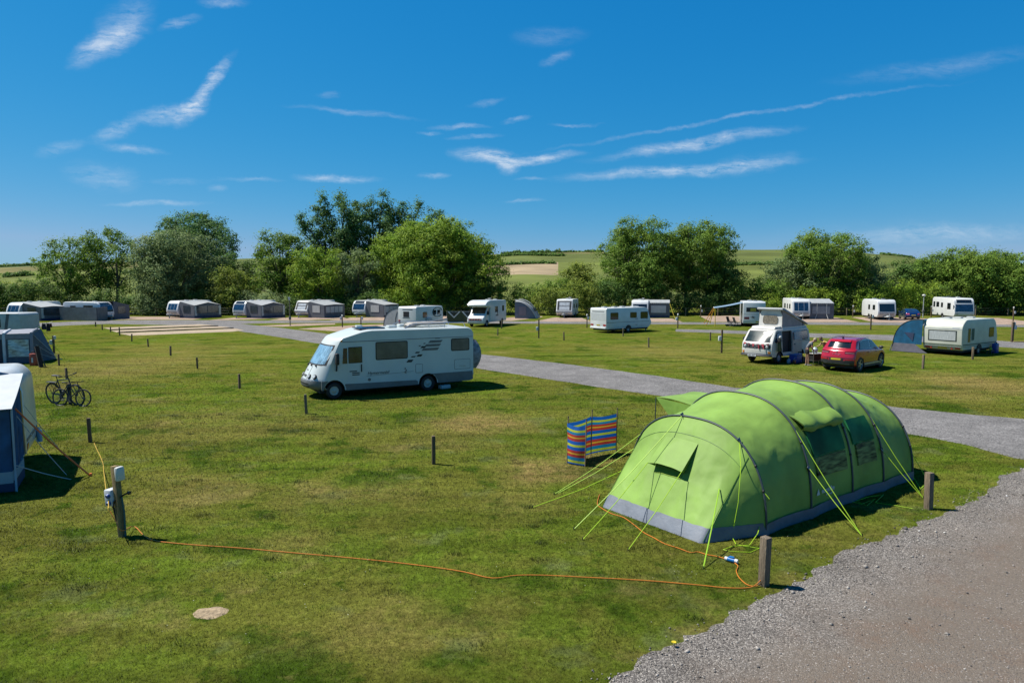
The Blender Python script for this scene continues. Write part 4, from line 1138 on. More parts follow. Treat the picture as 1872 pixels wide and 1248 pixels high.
MB().box(-L/2-.06, -L/2+.1, -W/2+.05, W/2-.05, .42, .60, ch=.03).build('rear_bumper', white, t)
for (x, z, w, h) in ((1.0, 1.34, .34, .16), (1.0, .72, .3, .1), (2.5, 1.25, .25, .07)): side_panel(MB(), -1, W, x-w/2, x+w/2, z-h/2, z+h/2, .004, r=.02).build('side_badge', silver, t)
for x in (-2.6, 2.7):
    MB().tube([(x, -.9, .38), (x - .15, -.95, .02)], .035).build('corner_steady', dark, t)

# ------------------------------------------------------------------ old caravan at the right with tent annex
th = 34; L = 5.6; W = 2.55; Ht = 2.5
loc = anchor(1757, 651.5, -L/2, -W/2, th)
green_st = mat('dull_green_stripe', (.09,.13,.09), .5)
t, prof = caravan('old cream caravan with net curtains and a green stripe at right, blue annex attached', loc, th, L, W, Ht, 'old', body=cream, front='wide', wins=((-1, 1.75, 1.5, .75, .62),), hatch=((-1.4,.3),(-.2,.1),(1.0,-.2)))
curt = mat('net_curtain', (.50,.53,.54), .8, var=.3, vs=14, stretch=(1, 9, .2))
rwf = patch(MB(), prof, -1, .98, 1.74, -.93, .93, .006).build('rear_window', awn_win, t)
patch(MB(), prof, -1, 1.05, 1.67, -.85, .85, .014).build('net_curtain', curt, rwf)
patch(MB(), prof, -1, 1.83, 1.86, -W/2+.06, W/2-.06, .006).build('roof_seam', silver, t)
patch(MB(), prof, -1, .70, .78, -W/2+.06, W/2-.06, .006).build('rear_stripe', green_st, t)
patch(MB(), prof, -1, .60, .66, -W/2+.06, W/2-.06, .008).build('rear_trim', white, t)
patch(MB(), prof, -1, .42, .58, -W/2+.08, W/2-.08, .012).build('light_bar', greywhite, t)
for s in (-1, 1):
    patch(MB(), prof, -1, .45, .56, min(s*.82, s*1.14), max(s*.82, s*1.14), .024).build('tail_light', redlens, t)
    m = MB(); xx = -L/2 + .02; m.plate([(xx, s*.74, .45), (xx, s*.60, .45), (xx, s*.67, .57)], .06 * s); m.build('reflector', redlens, t)
patch(MB(), prof, -1, .45, .56, -.30, .30, .022).build('number_plate', yplate, t)
for (z0_, z1_, m_) in ((.72, .80, green_st), (.62, .65, green_st)): side_panel(MB(), -1, W, -L/2+.15, L/2-.2, z0_, z1_, .004, r=0).build('side_stripe', m_, t)
window(t, -1, W, -1.2, 1.45, .42, .8, greywhite, mat('dark_green_blind', (.03,.10,.07), .6))
window(t, -1, W, -1.75, 1.4, .38, .95, greywhite, awn_win)
patch(MB(), prof, -1, 1.90, 1.96, -1.08, -.62, .006).build('name_badge', silver, t)
wm = mat('blue_plastic', (.012,.06,.30), .4)
# blue annex: quarter-round tent along the left side
blue_f = mat('royal_blue_tent_fabric', (.005,.110,.235), .55, var=.2, vs=2.5, bump=.5, bs=5, trans=.15)
grey_f = mat('mauve_grey_groundskirt', (.13,.125,.16), .8, var=.15, bump=.4, bs=6)
ta = thing('tent_annex', 'deep blue curved tent annex with grey lower wall, fixed to the old cream caravan', 'tent', loc, R(th))
def annex_y(f): return W/2 + 2.05 * math.sin(f * math.pi/2) ** .8
def annex_z(f): return 2.42 * math.cos(f * math.pi/2) ** .75
prof2 = [(annex_y(i/14), annex_z(i/14)) for i in range(15)]
rows = [[(x, y, max(z, .02)) for y, z in prof2] for x in (-L/2 - .05 + .5*k + (0) for k in range(8))]
mb = MB()
for k, x in enumerate([-L/2 - .05 + .42*k for k in range(9)]):
    sag = .06 if k % 4 else 0
    rows[k if k < 8 else 7] = [(x, y - sag * .6, max(.02, z - sag)) for y, z in prof2]
mb.grid(rows[:8]); mb.build('flysheet', blue_f, ta, 60)
x = -L/2 - .06
mb = MB(); mb.plate([(x, W/2 + .02, .62)] + [(x, y, z) for y, z in prof2 if z > .62] [::1] + [(x, W/2 + 1.95, .62)], .03)
mb.build('end_wall', blue_f, ta)
mb = MB(); mb.plate([(x - .002, W/2 - .4, .03), (x - .002, W/2 + .05, .3), (x - .002, W/2 + .5, .64), (x - .002, W/2 + 1.95, .64), (x - .06, W/2 + 2.1, .03)], .03); mb.build('lower_wall', grey_f, ta)
mb = MB(); mb.plate([(x - .03, W/2 + .55, 1.42), (x - .03, W/2 + 1.25, 1.45), (x - .03, W/2 + .62, .82)], .03); mb.build('vent_window', awn_navy, ta)
mb = MB(); mb.tube([(x - .02, y, z) for y, z in prof2], .03, 6); mb.build('tent_pole', black, ta)
for y in (W/2 + 2.1, W/2 + 1.75): MB().tube([(x, y, .5), (x - .05, y + .1, .02)], .03, 5).build('peg_strap', awn_grey, ta)
# things by its wheel
tb = thing('water_container', 'blue plastic water container standing behind the wheel of the old cream caravan', 'container', loc + Vector((math.cos(R(th))*1.75 + math.sin(R(th))*(W/2+.3), math.sin(R(th))*1.75 - math.cos(R(th))*(W/2+.3), 0)), R(th))
MB().box(-.24, .24, -.16, .16, .0, .70, ch=.06).build('tank', wm, tb); MB().cyl((.15,0,.69),(.15,0,.77),.05).build('cap', black, tb); MB().tube([(-.17,0,.69),(-.13,0,.78),(.02,0,.78),(.06,0,.69)],.018).build('handle', wm, tb)
tb = thing('waste_hoses', 'dark step stool with a yellow-green ball on it beside the old cream caravan', 'stool', loc + Vector((math.cos(R(th))*.75 + math.sin(R(th))*(W/2+.4), math.sin(R(th))*.75 - math.cos(R(th))*(W/2+.4), 0)), R(th))
tb.name = 'step_stool'
MB().box(-.22,.22,-.16,.16,.24,.28).build('tread', dark, tb)
for sx in (-1,1):
    for sy in (-1,1): MB().cyl((sx*.18,sy*.12,.25),(sx*.22,sy*.15,0),.02,n=6).build('leg', dark, tb)
tb2 = tag(MB().ell((0,0,0),(.09,.09,.09)).build('ball', mat('yellow_green_ball', (.35,.5,.03), .5)), 'yellow-green ball lying on the dark step stool', 'ball'); tb2.location = tb.location + Vector((0,0,.37))
# ------------------------------------------------------------------ large A-class motorhome on the grass
def shell(prof, ys, fn, cap=True):
    mb = MB(); rows = []
    for y in ys: rows.append([fn(p[0], y, p[1]) for p in prof])
    mb.grid(rows, True); n = len(prof)
    mb.f.append(tuple(range(n))[::-1]); mb.f.append(tuple((len(ys)-1)*n + j for j in range(n)))
    return mb
def cpatch(prof, side, zs, ys, fn, off=.008, th=.02):
    """panel following a bent front"""
    A = [[fn(edge_x(prof, z, side) + side*off, y, z) for y in ys] for z in zs]
    B = [[fn(edge_x(prof, z, side) + side*(off - th), y, z) for y in ys] for z in zs]
    mb = MB(); mb.grid(A); mb.grid(B); mb.grid([A[0], B[0]]); mb.grid([A[-1], B[-1]])
    mb.grid([[r[0] for r in A], [r[0] for r in B]]); mb.grid([[r[-1] for r in A], [r[-1] for r in B]])
    return mb
def lin(a, b, n): return [a + (b-a)*i/(n-1) for i in range(n)]
W = 2.3; HW = W/2
prof = rounded([(3.0,.36),(3.36,.5),(3.38,.78),(3.02,1.42),(2.42,2.34),(2.2,2.62),(.95,2.93),(.6,2.97),(-4.3,2.93),(-4.52,2.75),(-4.52,.6),(-4.4,.36)], [.1,.1,.15,.2,.15,.2,.2,.1,.12,.15,.15,.05], 4)
def bend(x, y, z):
    t = min(1, max(0, (x - 1.55) / 1.7)); k = abs(y) / HW
    x2 = x - .62 * t * k ** 3
    e = max(0, (k - .93) / .07)
    z2 = z - .05 * e * max(0, min(1, (z - 2.3) / .6))
    return (x2 - .03 * e * (1 if x > 3 else 0), y, z2)
ysb = [-HW, -HW*.985, -HW*.93, -HW*.8, -HW*.6, -HW*.35, 0, HW*.35, HW*.6, HW*.8, HW*.93, HW*.985, HW]
TH_M = 210.7
gF, gR = G(612, 729), G(783, 714)
fw = (gF - gR).normalized(); TH_M = math.degrees(math.atan2(fw.y, fw.x))
locm = gF - Vector((math.cos(R(TH_M))*2.3 - math.sin(R(TH_M))*HW, math.sin(R(TH_M))*2.3 + math.cos(R(TH_M))*HW, 0))
mh = thing('motorhome', 'large white motorhome with a blue-screened windscreen parked in the middle of the grass', 'motorhome', locm, R(TH_M))
hy_white = mat('motorhome_white', (.64,.70,.69), .35, var=.05, vs=1, coat=.15)
hy_grey = mat('motorhome_grey_skirt', (.17,.18,.185), .5, var=.1)
b = shell(prof, ysb, bend).build('body', hy_white, mh, 45)
for s in (-1, 1):
    for x in (2.3, -2.13):
        m = MB(); m.cyl((x, s*(HW-.35), .36), (x, s*(HW+.2), .36), .47, n=24); cut(b, m, black)
        wheel(mh, x, s*(HW-.13), .35, .22, s, rmat=clearlens if False else mat('cream_wheel_trim', (.50,.51,.46), .4, var=.1))
MB().box(-4.0, 2.9, -HW+.2, HW-.2, .26, .40).build('chassis', under, mh)
# grey skirt with a raised rear and front bumper
for s in (-1, 1):
    pts = [(1.75,.34),(1.83,.62),(.8,.60),(-1.55,.56),(-1.85,.75),(-4.46,.78),(-4.50,.40),(-4.3,.34),(-2.66,.34),(-2.62,.50),(-2.45,.75),(-2.13,.86),(-1.8,.75),(-1.65,.5),(-1.62,.34)]
    y = s * (HW + .004)
    side_panel(MB(), s, W, 0, 0, 0, 0, .012, .05, r=.03, pts=[(1.76,.34),(1.84,.62),(.8,.60),(-1.50,.56),(-1.62,.5),(-1.62,.34)]).build('side_skirt', hy_grey, mh)
    side_panel(MB(), s, W, 0, 0, 0, 0, .012, .05, r=.03, pts=[(-2.64,.34),(-2.62,.5),(-2.45,.74),(-2.25,.80),(-4.46,.80),(-4.50,.40),(-4.3,.34)]).build('rear_skirt', hy_grey, mh)
cpatch(prof, 1, lin(.40, .80, 5), lin(-HW+.02, HW-.02, 17), bend, .03, .06).build('front_bumper', hy_grey, mh, 50)
for s in (-1,1): side_panel(MB(), s, W, 0, 0, 0, 0, .012, .05, r=.02, pts=[(2.86,.40),(2.86,.80),(2.55,.80),(2.72,.62),(2.78,.40)]).build('bumper_side', hy_grey, mh)
for z in (.50, .64): cpatch(prof, 1, lin(z, z+.06, 2), lin(-.62, .62, 9), bend, .036, .03).build('grille_slot', black, mh)
cpatch(prof, 1, lin(.40, .50, 2), lin(-.26, .26, 5), bend, .042, .02).build('number_plate', wplate, mh)
cpatch(prof, 1, lin(.82, .86, 2), lin(-HW+.06, HW-.06, 15), bend, .008, .03).build('bumper_trim', silver, mh)
# windscreen with pale blue insulating screen behind it
ws = cpatch(prof, 1, lin(1.46, 2.34, 8), lin(-HW*.90, HW*.90, 15), bend, .004, .03).build('windscreen', black, mh, 60)
scr = mat('pale_blue_windscreen_cover', (.26,.46,.62), .3, var=.4, vs=4, stretch=(1,5,1), bump=.5, bs=3, coat=.6)
cpatch(prof, 1, lin(1.52, 2.29, 8), lin(-HW*.84, HW*.84, 15), bend, .012, .02).build('thermal_screen', scr, ws, 60)
for y in (-.35, .2, .62):
    a = Vector(bend(edge_x(prof, 1.44, 1) + .03, y, 1.44)); c_ = Vector(bend(edge_x(prof, 1.60, 1) + .035, y - .55, 1.56))
    MB().tube([a, c_], .014, 5).build('wiper', black, mh)
    MB().ell(a, (.05,.04,.04), 8, 6).build('wiper_pivot', black, mh)
for y0 in (.5, .80):
    for s in (-1, 1):
        c_ = Vector(bend(edge_x(prof, .98, 1) + .005, s*y0, .98))
        h = MB(); d = Vector((.86, s*.25*(y0/.8), .42)).normalized()
        h.cyl(c_ - d*.05, c_ + d*.025, .115, .105, 16).build('headlight', black, mh)
        MB().cyl(c_ + d*.02, c_ + d*.04, .085, .07, 14).build('lens', clearlens, [o for o in COL.objects if o.name.startswith('headlight')][-1])
for y in (-.36, .36):
    m = MB(); m.tube([bend(edge_x(prof, z, 1) + .004, y * (1 if z > 1.1 else 1), z) for z in lin(.86, 1.42, 6)], .007, 4); m.build('bonnet_seam', greyplast, mh)
def front_text(body, z, y, size, m_, name='front_lettering'):
    p0 = Vector(bend(edge_x(prof, z, 1) + .012, y, z)); p1 = Vector(bend(edge_x(prof, z + .1, 1) + .012, y, z + .1))
    return text(name, body, size, m_, mh, frame(p0, (0, 1, 0), p1 - p0), .004)
front_text('HYMER', .98, 0, .16, dark)
m = MB(); p0 = Vector(bend(edge_x(prof, 1.22, 1) + .012, 0, 1.22)); m.ell(p0, (.02,.06,.06), 10, 6); m.build('badge', silver, mh)
# nearside (left) and far side windows
beige_blind = mat('beige_window_blind', (.13,.12,.095), .35, var=.25, vs=2, spec=.7)
for s in (1, -1):
    window(mh, s, W, -.36, 2.0, 1.46, .74, black, beige_blind)
    window(mh, s, W, -3.82, 2.11, .90, .52, black, beige_blind)
cab = mat('cab_window_glass', (.045,.042,.03), .12, var=.5, vs=2, spec=.8)
d = side_panel(MB(), 1, W, .98, 1.70, .66, 2.30, .006, r=.05).build('cab_door', hy_white, mh)
f_ = side_panel(MB(), 1, W, 1.03, 1.66, 1.52, 2.24, .012, r=.03).build('door_window', black, d)
side_panel(MB(), 1, W, 1.03, 1.03, 0, 0, .016, pts=[(1.06,1.55),(1.63,1.55),(1.63,2.21),(1.06,2.21)], r=.03).build('door_pane', cab, d)
MB().box(1.06, 1.10, HW+.01, HW+.06, 1.12, 1.46, ch=.01).build('door_handle', black, d)
for k, (x0, x1, z) in enumerate(((1.28,1.62,1.16),(1.16,1.5,1.08),(1.16,1.5,1.0))): side_panel(MB(), 1, W, x0, x1, z-.02, z+.025, .012, r=.004).build('door_stripe', dark, d)
fq = MB(); 
rows_q = [[Vector(bend(x, HW, z)) + Vector((0, .012, 0)) for x in lin(1.80, 2.14 - .10 * (z - 1.5) , 4)] for z in lin(1.52, 2.2, 4)]
fq.grid(rows_q); fq.grid([[p - Vector((0,.02,0)) for p in r] for r in rows_q]); fq.build('quarter_window', cab, mh)
m = MB(); m.tube([(2.12, HW - .05, 1.50), (2.22, HW + .16, 1.48), (2.24, HW + .24, 1.56)], .03, 6); m.box(2.15, 2.30, HW + .12, HW + .36, 1.52, 2.02, ch=.04); m.tube([(2.2, HW+.1, 1.5),(2.22, HW+.08, 1.22)], .035, 6); m.build('wing_mirror', black, mh)
# gutter line, graphics, lockers
for s in (-1, 1): side_panel(MB(), s, W, -4.48, 1.9, 2.46, 2.485, .010, .03, r=0).build('gutter', greyplast, mh)
def par(x0, x1, z, h, sl=.10): return [(x0, z), (x1, z), (x1 - sl*h/.12, z + h), (x0 - sl*h/.12, z + h)]
for (x0, x1, z) in ((-2.15,-2.80,2.25),(-1.95,-2.72,2.08),(-1.80,-2.62,1.90)):
    side_panel(MB(), 1, W, 0, 0, 0, 0, .006, r=.015, pts=par(x0, x1, z, .12)).build('stripe_decal', greyplast, mh)
for (x, z, w_, h_) in ((-1.75,2.03,.24,.09),(-1.48,1.80,.2,.07),(-1.55,1.64,.24,.10),(-1.28,1.62,.2,.06),(-1.05,1.40,.26,.12),(-2.5,2.44,.26,.04),(-1.9,2.22,.1,.04),(-1.66,2.12,.1,.04)):
    side_panel(MB(), 1, W, 0, 0, 0, 0, .006, r=.008, pts=par(x, x - w_, z, h_)).build('diamond_decal', dark, mh)
text('side_lettering', 'Hymermobil', .20, dark, mh, frame((.30, HW + .008, 1.02), (-1, 0, 0), (0, 0, 1)), .003, shear=.3)
MB().tube([(.85,HW+.006,.90),(-1.4,HW+.006,.98)], .006, 4).build('pinstripe', greyplast, mh)
for (x0, x1, z0, z1) in ((-3.50,-4.35,.92,1.40),(-1.50,-1.86,.88,1.30)):
    fr = side_panel(MB(), 1, W, x1, x0, z0, z1, .006, r=.06).build('service_hatch', greyplast, mh)
    side_panel(MB(), 1, W, x1 + .018, x0 - .018, z0 + .018, z1 - .018, .010, r=.05).build('hatch_panel', hy_white, fr)
text('hatch_lettering', 'HYMER', .11, silver, mh, frame((-3.92, HW + .014, 1.06), (-1, 0, 0), (0, 0, 1)), .002)
m = MB(); m.cyl((.72, HW - .02, .74), (.72, HW + .02, .74), .07, n=14); m.build('filler_cap', greyplast, mh)
m = MB(); m.tube([(-1.02 + .05*math.sin(q*2), HW + .012, 1.16 - .05*q) for q in lin(0, 5, 12)], .018, 5); m.build('vent_symbol', greyplast, mh)
m = MB(); m.cyl((1.95, HW - .12, 2.52), (1.95, HW + .03, 2.52), .04, n=10); m.build('marker_lamp', amber, mh)
# roof furniture
MB().box(-.2, 1.0, -.35, .75, 2.98, 3.03, ch=.01).build('solar_panel', glassb, mh)
for (x, y, w_) in ((-.75, .1, .42), (-1.5, -.5, .4), (.55, -.75, .3)): MB().box(x-w_/2, x+w_/2, y-w_/2, y+w_/2, 2.96, 3.07, ch=.04).build('roof_hatch', hy_white, mh)
pale_wood = mat('buff_roof_board', (.42,.38,.33), .6, var=.15)
m = MB(); m.prism(rounded([(-1.5,3.04),(-1.75,3.16),(-3.4,3.16),(-3.5,3.04)], .05), -.35, .35, .06); m.build('roof_box', pale_wood, mh)
for s in (-1, 1):
    m = MB(); y = s * .92; m.tube([(-1.1,y,2.96),(-1.4,y,3.12),(-1.6,y,3.16),(-4.1,y,3.15),(-4.2,y,2.94)], .025, 6)
    for x in (-2.3,-3.1): m.tube([(x,y,3.15),(x,y,2.94)], .02, 5)
    m.build('roof_rail', alu, mh)
for x in (-1.9,-2.7,-3.5): MB().tube([(x,-.92,3.14),(x,.92,3.14)], .02, 5).build('roof_rack_bar', alu, mh)
m = MB(); m.tube([(-1.2,.6,2.97),(-3.9,-.5,3.25)], .05, 6); m.build('awning_tube', pale_wood, mh)
# covered bicycle rack behind
m = MB(); rows = []
for i in range(9):
    f = i / 8; z = .85 + 1.40 * f; w_ = 1.06 * math.sin(math.pi * (.15 + .70 * f)) ** .4; d_ = .66 * math.sin(math.pi * (.14 + .72 * f)) ** .5
    rows.append([(-4.53 - d_ * max(0, math.sin(q)) ** .42 - .03 + .02*mnoise.noise(Vector((q*3, f*6, 0))), w_ * math.copysign(abs(math.cos(q)) ** .7, math.cos(q)) * (1 + .06*mnoise.noise(Vector((q*2, f*5, 4)))), z) for q in lin(0, math.pi, 16)])
m.grid(rows); m.grid([[ (-4.525, y, z) for x, y, z in r] for r in rows])
m.build('rack_cover', mat('grey_rack_cover', (.27,.28,.31), .75, var=.35, vs=5, bump=.8, bs=4), mh, 70)
tg = thing('waste_cassette', 'small pale waste cassette lying under the rear of the large motorhome', 'cassette', locm + Vector((math.cos(R(TH_M))*-3.05 - math.sin(R(TH_M))*.95, math.sin(R(TH_M))*-3.05 + math.cos(R(TH_M))*.95, 0)), R(TH_M + 8))
MB().box(-.26,.26,-.18,.18,.01,.20, ch=.04).build('tank', greywhite, tg); MB().cyl((.15,.1,.19),(.15,.1,.25),.06).build('cap', black, tg)

# ------------------------------------------------------------------ coachbuilt motorhome with overcab bed
def set_kind(t, nm, cat): t.name = nm; t['category'] = cat
gF, gR = G(891.6, 597), G(922, 592); th = 250
loc = anchor(891.6, 597, 2.2, 1.05, th)
cb_ = thing('motorhome', 'white coachbuilt motorhome with an overcab pod and red reflectors in its grille', 'motorhome', loc, R(th))
Wc = 2.3
pr = rounded([(1.6,.5),(1.55,1.1),(1.55,2.2),(2.95,2.28),(3.05,2.5),(2.5,2.85),(1.6,3.0),(-3.4,2.92),(-3.6,2.7),(-3.6,.45)], [.05,.05,.1,.12,.2,.4,.3,.15,.2,.1], 4)
b = MB().prism(pr, -Wc/2, Wc/2, .06).build('body', white, cb_)
pc = rounded([(3.35,.35),(3.42,.6),(3.36,1.02),(2.55,1.45),(1.9,2.26),(1.5,2.26),(1.5,.35)], [.1,.15,.2,.2,.05,.02,.02], 4)
cabm = MB().prism(pc, -1.0, 1.0, .12).build('cab', white, cb_)
for s in (-1, 1):
    m = MB(); m.cyl((2.3, s*.7, .36), (2.3, s*1.2, .36), .44, n=22); cut(cabm, m, black)
    m = MB(); m.prism([(-2.2 + .42*math.cos(q), max(.46, .36 + .42*math.sin(q))) for q in [math.pi*i/14 for i in range(15)]], min(s*1.12, s*1.155), max(s*1.12, s*1.155)); m.build('wheel_arch', black, cb_)
    wheel(cb_, 2.3, s*.90, .35, .22, s); wheel(cb_, -2.2, s*1.02, .35, .22, s)
    side_panel(MB(), s, 2.0, 0, 0, 0, 0, .006, r=.05, pts=[(1.62,1.42),(2.42,1.42),(1.98,2.12),(1.62,2.12)]).build('cab_window', glass, cb_)
    m = MB(); m.box(2.2, 2.35, min(s*1.0, s*1.25), max(s*1.0, s*1.25), 1.35, 1.75, ch=.03); m.build('wing_mirror', black, cb_)
    window(cb_, s, Wc, -.3, 1.9, .85, .6); window(cb_, s, Wc, -2.5, 1.95, .55, .6)
patch(MB(), pc, 1, 1.50, 2.16, -.86, .86, .006).build('windscreen', glass, cb_)
patch(MB(), pc, 1, .72, .98, -.8, .8, .01).build('grille', dark, cb_)
for k in range(5): patch(MB(), pc, 1, .76, .94, -.7 + .32*k - .06, -.7 + .32*k + .06, .02).build('grille_reflector', mat('pale_red_reflector', (.42,.10,.09), .4), cb_)
for s in (-1, 1): patch(MB(), pc, 1, .88, 1.06, min(s*.66, s*.94), max(s*.66, s*.94), .012).build('headlight', clearlens, cb_)
patch(MB(), pc, 1, .38, .55, -.3, .3, .012).build('number_plate', wplate, cb_)
side_panel(MB(), 1, Wc, -.9, -.1, 1.12, 1.3, .005, r=.02).build('side_decal', greyplast, cb_)
side_panel(MB(), 1, Wc, -.75, -.55, 1.3, 1.6, .006, r=.05).build('side_vent', dark, cb_)
roof_bits(cb_, 2.95, ((.5,.3),(-.9,-.2),(-2.3,.2)), True)
# inflatable awning further back
ta = thing('air_awning', 'blue-grey inflatable awning with sloped pale tubes behind the overcab motorhome', 'awning', G(945, 581), R(-100))
def air_row(x, D, h): return [(x, D * (i/12) , max(.03, h * (1 - (i/12) ** 2.6))) for i in range(13)]
mb = MB(); mb.grid([air_row(x, 3.0, 2.55 - .12 * abs(x)) for x in lin(-1.7, 1.7, 8)]); mb.build('roof', awn_mid, ta, 60)
for x in (-1.7, 1.7):
    mb = MB(); rw = air_row(x, 2.97, 2.5 - .12*abs(x)); mb.plate([(x, 0, .03)] + rw, .03 if x > 0 else -.03); mb.build('end_wall', mat('blue_grey_awning', (.16,.19,.24), .8), ta)
mb = MB(); mb.box(1.74, 1.77, .6, 1.6, .5, 1.7); mb.build('end_window', mat('pinkish_awning_panel', (.25,.21,.24), .5), ta)
for x in (-1.72, 1.72): MB().tube([(x, y, z + .03) for y, z in [(r[1], r[2]) for r in air_row(x, 3.05, 2.55)]], .07, 6).build('air_tube', awn_pale, ta)
for x in (-.8,.5): MB().plate([(x-.35,2.72,1.0),(x+.35,2.72,1.0),(x+.3,2.45,1.5),(x-.3,2.45,1.5)], .03).build('front_window', awn_win, ta)

# green windbreak with triangular windows
grn = mat('olive_windbreak_fabric', (.055,.075,.028), .8, var=.15)
a, b_ = G(817, 589.4), G(868, 589.8); d = (b_ - a)
tw = thing('windbreak', 'dark green windbreak with white-edged triangular windows beside the overcab motorhome', 'windbreak', a, math.atan2(d.y, d.x))
Lw = d.length
for k in range(2):
    x0, x1 = Lw*k/2, Lw*(k+1)/2; y0, y1 = (0, .25) if k == 0 else (.25, 0); xm, ym = (x0+x1)/2, (y0+y1)/2
    MB().plate([(x0,y0,.03),(x1,y1,.03),(x1,y1,1.45),(xm,ym,1.36),(x0,y0,1.45)], .02).build('panel', grn, tw)
    q = [(x0+.06,y0-.02,1.40),(x1-.06,y1-.02,1.40),(xm,ym-.02,.55)]
    MB().plate(q, -.02).build('window_edge', white, tw)
    c_ = sum((Vector(p) for p in q), Vector()) / 3
    MB().plate([c_ + (Vector(p)-c_)*.74 + Vector((0,-.012,.04)) for p in q], -.02).build('mesh_window', awn_win, tw)
for x, y in ((0,0),(Lw/2,.25),(Lw,0)): MB().cyl((x,y,0),(x,y,1.55),.02,n=6).build('pole', alu, tw)

# ------------------------------------------------------------------ white motorhome half hidden behind the big one, with its awning
th = 63; L = 5.2; W = 2.35; d_ = 72
X = (761 - CX) / FPX * d_; g = Vector((X, d_, 0))
loc = Vector((g.x - (math.cos(R(th))*-L/2 - math.sin(R(th))*-W/2), g.y - (math.sin(R(th))*-L/2 + math.cos(R(th))*-W/2), 0))
t, prof = caravan('white motorhome with a looping black side graphic, half hidden behind the large motorhome', loc, th, L, W, 2.47, 'box', front='wide', tow=False, wins=((-1, -1.0, 1.55, .75, .55), (-1, .9, 1.75, .5, .45), (-1, 1.7, 1.75, .5, .45)), hatch=((.8,.3),(-.8,0)))
set_kind(t, 'motorhome', 'motorhome')
patch(MB(), prof, -1, 1.35, 1.95, -.25, .5, .008).build('rear_window', black, t)
patch(MB(), prof, -1, 2.12, 2.2, -.7, .6, .006).build('rear_badge', dark, t)
patch(MB(), prof, -1, 1.22, 1.28, -.35, .6, .006).build('rear_line', dark, t)
patch(MB(), prof, -1, .7, 1.05, .9, 1.12, .02).build('tail_light', redlens, t)
m = MB(); m.tube([(.3 + 1.15 + .95*math.cos(q), -W/2 - .012, 1.78 + .5*math.sin(q)) for q in lin(0.3, 5.6, 24)], .045, 5); m.build('loop_graphic', dark, t)
MB().box(-.9, .1, -W/2-.2, -W/2-.02, .6, 1.2).build('storage_locker', greywhite, t)
ta = thing('air_awning', 'pale grey rounded awning with dark piping left of the half hidden motorhome', 'awning', loc, R(th))
ln = lambda x, o=0: [(x, W/2 + 2.15 * math.sin(q) ** .9 + o, .05 + 2.2 * math.cos(q) ** .8 + o) for q in lin(0, math.pi/2 - .001, 12)]
mb = MB(); mb.grid([ln(x) for x in lin(-L/2 + .3, 1.6, 6)]); mb.build('roof', awn_mid, ta, 60)
x = -L/2 + .28; MB().plate([(x, W/2, .03)] + ln(x), .03).build('end_wall', mat('light_grey_awning', (.40,.41,.43), .8), ta)
MB().tube([(x-.02, y, z) for _, y, z in ln(x, .02)], .035, 5).build('piping', dark, ta)
MB().tube([(x-.03, W/2 + .5, .05), (x-.03, W/2 + .55, 1.2), (x-.03, W/2+.3, 1.9)], .03, 5).build('door_zip', dark, ta)
# rounded white caravan behind it
caravan('white caravan with a satellite dish, rearmost behind the half hidden motorhome', anchor(786, 573.5, 2.4, 1.15, -108), -108, 4.8, 2.3, 2.62, 'modern', front='wide', wins=((1, .9, 1.75, .4, .7), (1, -.9, 1.75, .4, .7)), dish=True, tow=False)

# ------------------------------------------------------------------ motorhome with rolled-out canopy
th = 75; L = 5.8; W = 2.4
loc = anchor(1357.5, 597, -L/2, W/2, th)
t, prof = caravan('white motorhome with a rolled-out canopy on yellow poles, seen from its rear', loc, th, L, W, 2.86, 'box', front=None, tow=False, wins=((1, -.6, 1.8, .8, .6),))
set_kind(t, 'motorhome', 'motorhome')
rw = patch(MB(), prof, -1, 1.68, 2.2, -.72, .85, .006).build('rear_window', black, t)
patch(MB(), prof, -1, 1.76, 2.12, -.2, .4, .014).build('yellow_blind', mat('yellow_blind', (.42,.36,.02), .5), rw)
patch(MB(), prof, -1, .85, 1.12, .5, 1.05, .012).build('red_emblem', mat('dark_red_emblem', (.25,.03,.04), .4), t)
m = MB(); X0 = -L/2 - .012
for k in range(4):
    q = k * math.pi / 4 + .2; m.plate([(X0 - .004*k, .1 + .34*math.cos(q) - .05*math.sin(q), 1.08 + .24*math.sin(q)), (X0 - .004*k, .1 + .03*math.sin(q), 1.08 - .03), (X0 - .004*k, .1 - .34*math.cos(q), 1.08 - .24*math.sin(q)), (X0 - .004*k, .1 - .04, 1.12)], .01)
m.build('star_graphic', dark, t)
patch(MB(), prof, -1, .52, .64, -.7, -.2, .012).build('number_plate', yplate, t)
patch(MB(), prof, -1, 1.42, 1.45, -W/2+.05, W/2-.05, .005).build('rear_seam', greyplast, t)
tc_ = thing('canopy', 'pale blue roll-out canopy with yellow and orange support poles beside a white motorhome', 'canopy', loc, R(th))
m = MB(); rows = [[(x, W/2 + .02 + 3.1*f, 2.68 - .62*f - .05*math.sin(math.pi*f)) for f in lin(0, 1, 7)] for x in lin(-2.6, 1.2, 5)]
m.grid(rows); m.grid([[(x, y, z + .025) for x, y, z in r] for r in rows]); m.grid([rows[0], [(x, y, z+.025) for x, y, z in rows[0]]]); m.grid([rows[-1], [(x, y, z+.025) for x, y, z in rows[-1]]])
m.build('canopy_sheet', mat('pale_blue_canopy', (.32,.47,.62), .6, trans=.3), tc_)
MB().tube([(-2.65, W/2+3.12, 2.06),(1.25, W/2+3.12, 2.06)], .05, 6).build('lead_rail', white, tc_)
yl = mat('yellow_pole', (.62,.44,.01), .45); og = mat('orange_pole', (.65,.26,.02), .5)
MB().tube([(-2.6, W/2+3.05, 2.05),(-2.9, W/2+3.0, .0)], .045, 6).build('support_pole', yl, tc_)
MB().tube([(1.2, W/2+3.05, 2.05),(1.5, W/2+3.5, .0)], .045, 6).build('support_pole', yl, tc_)
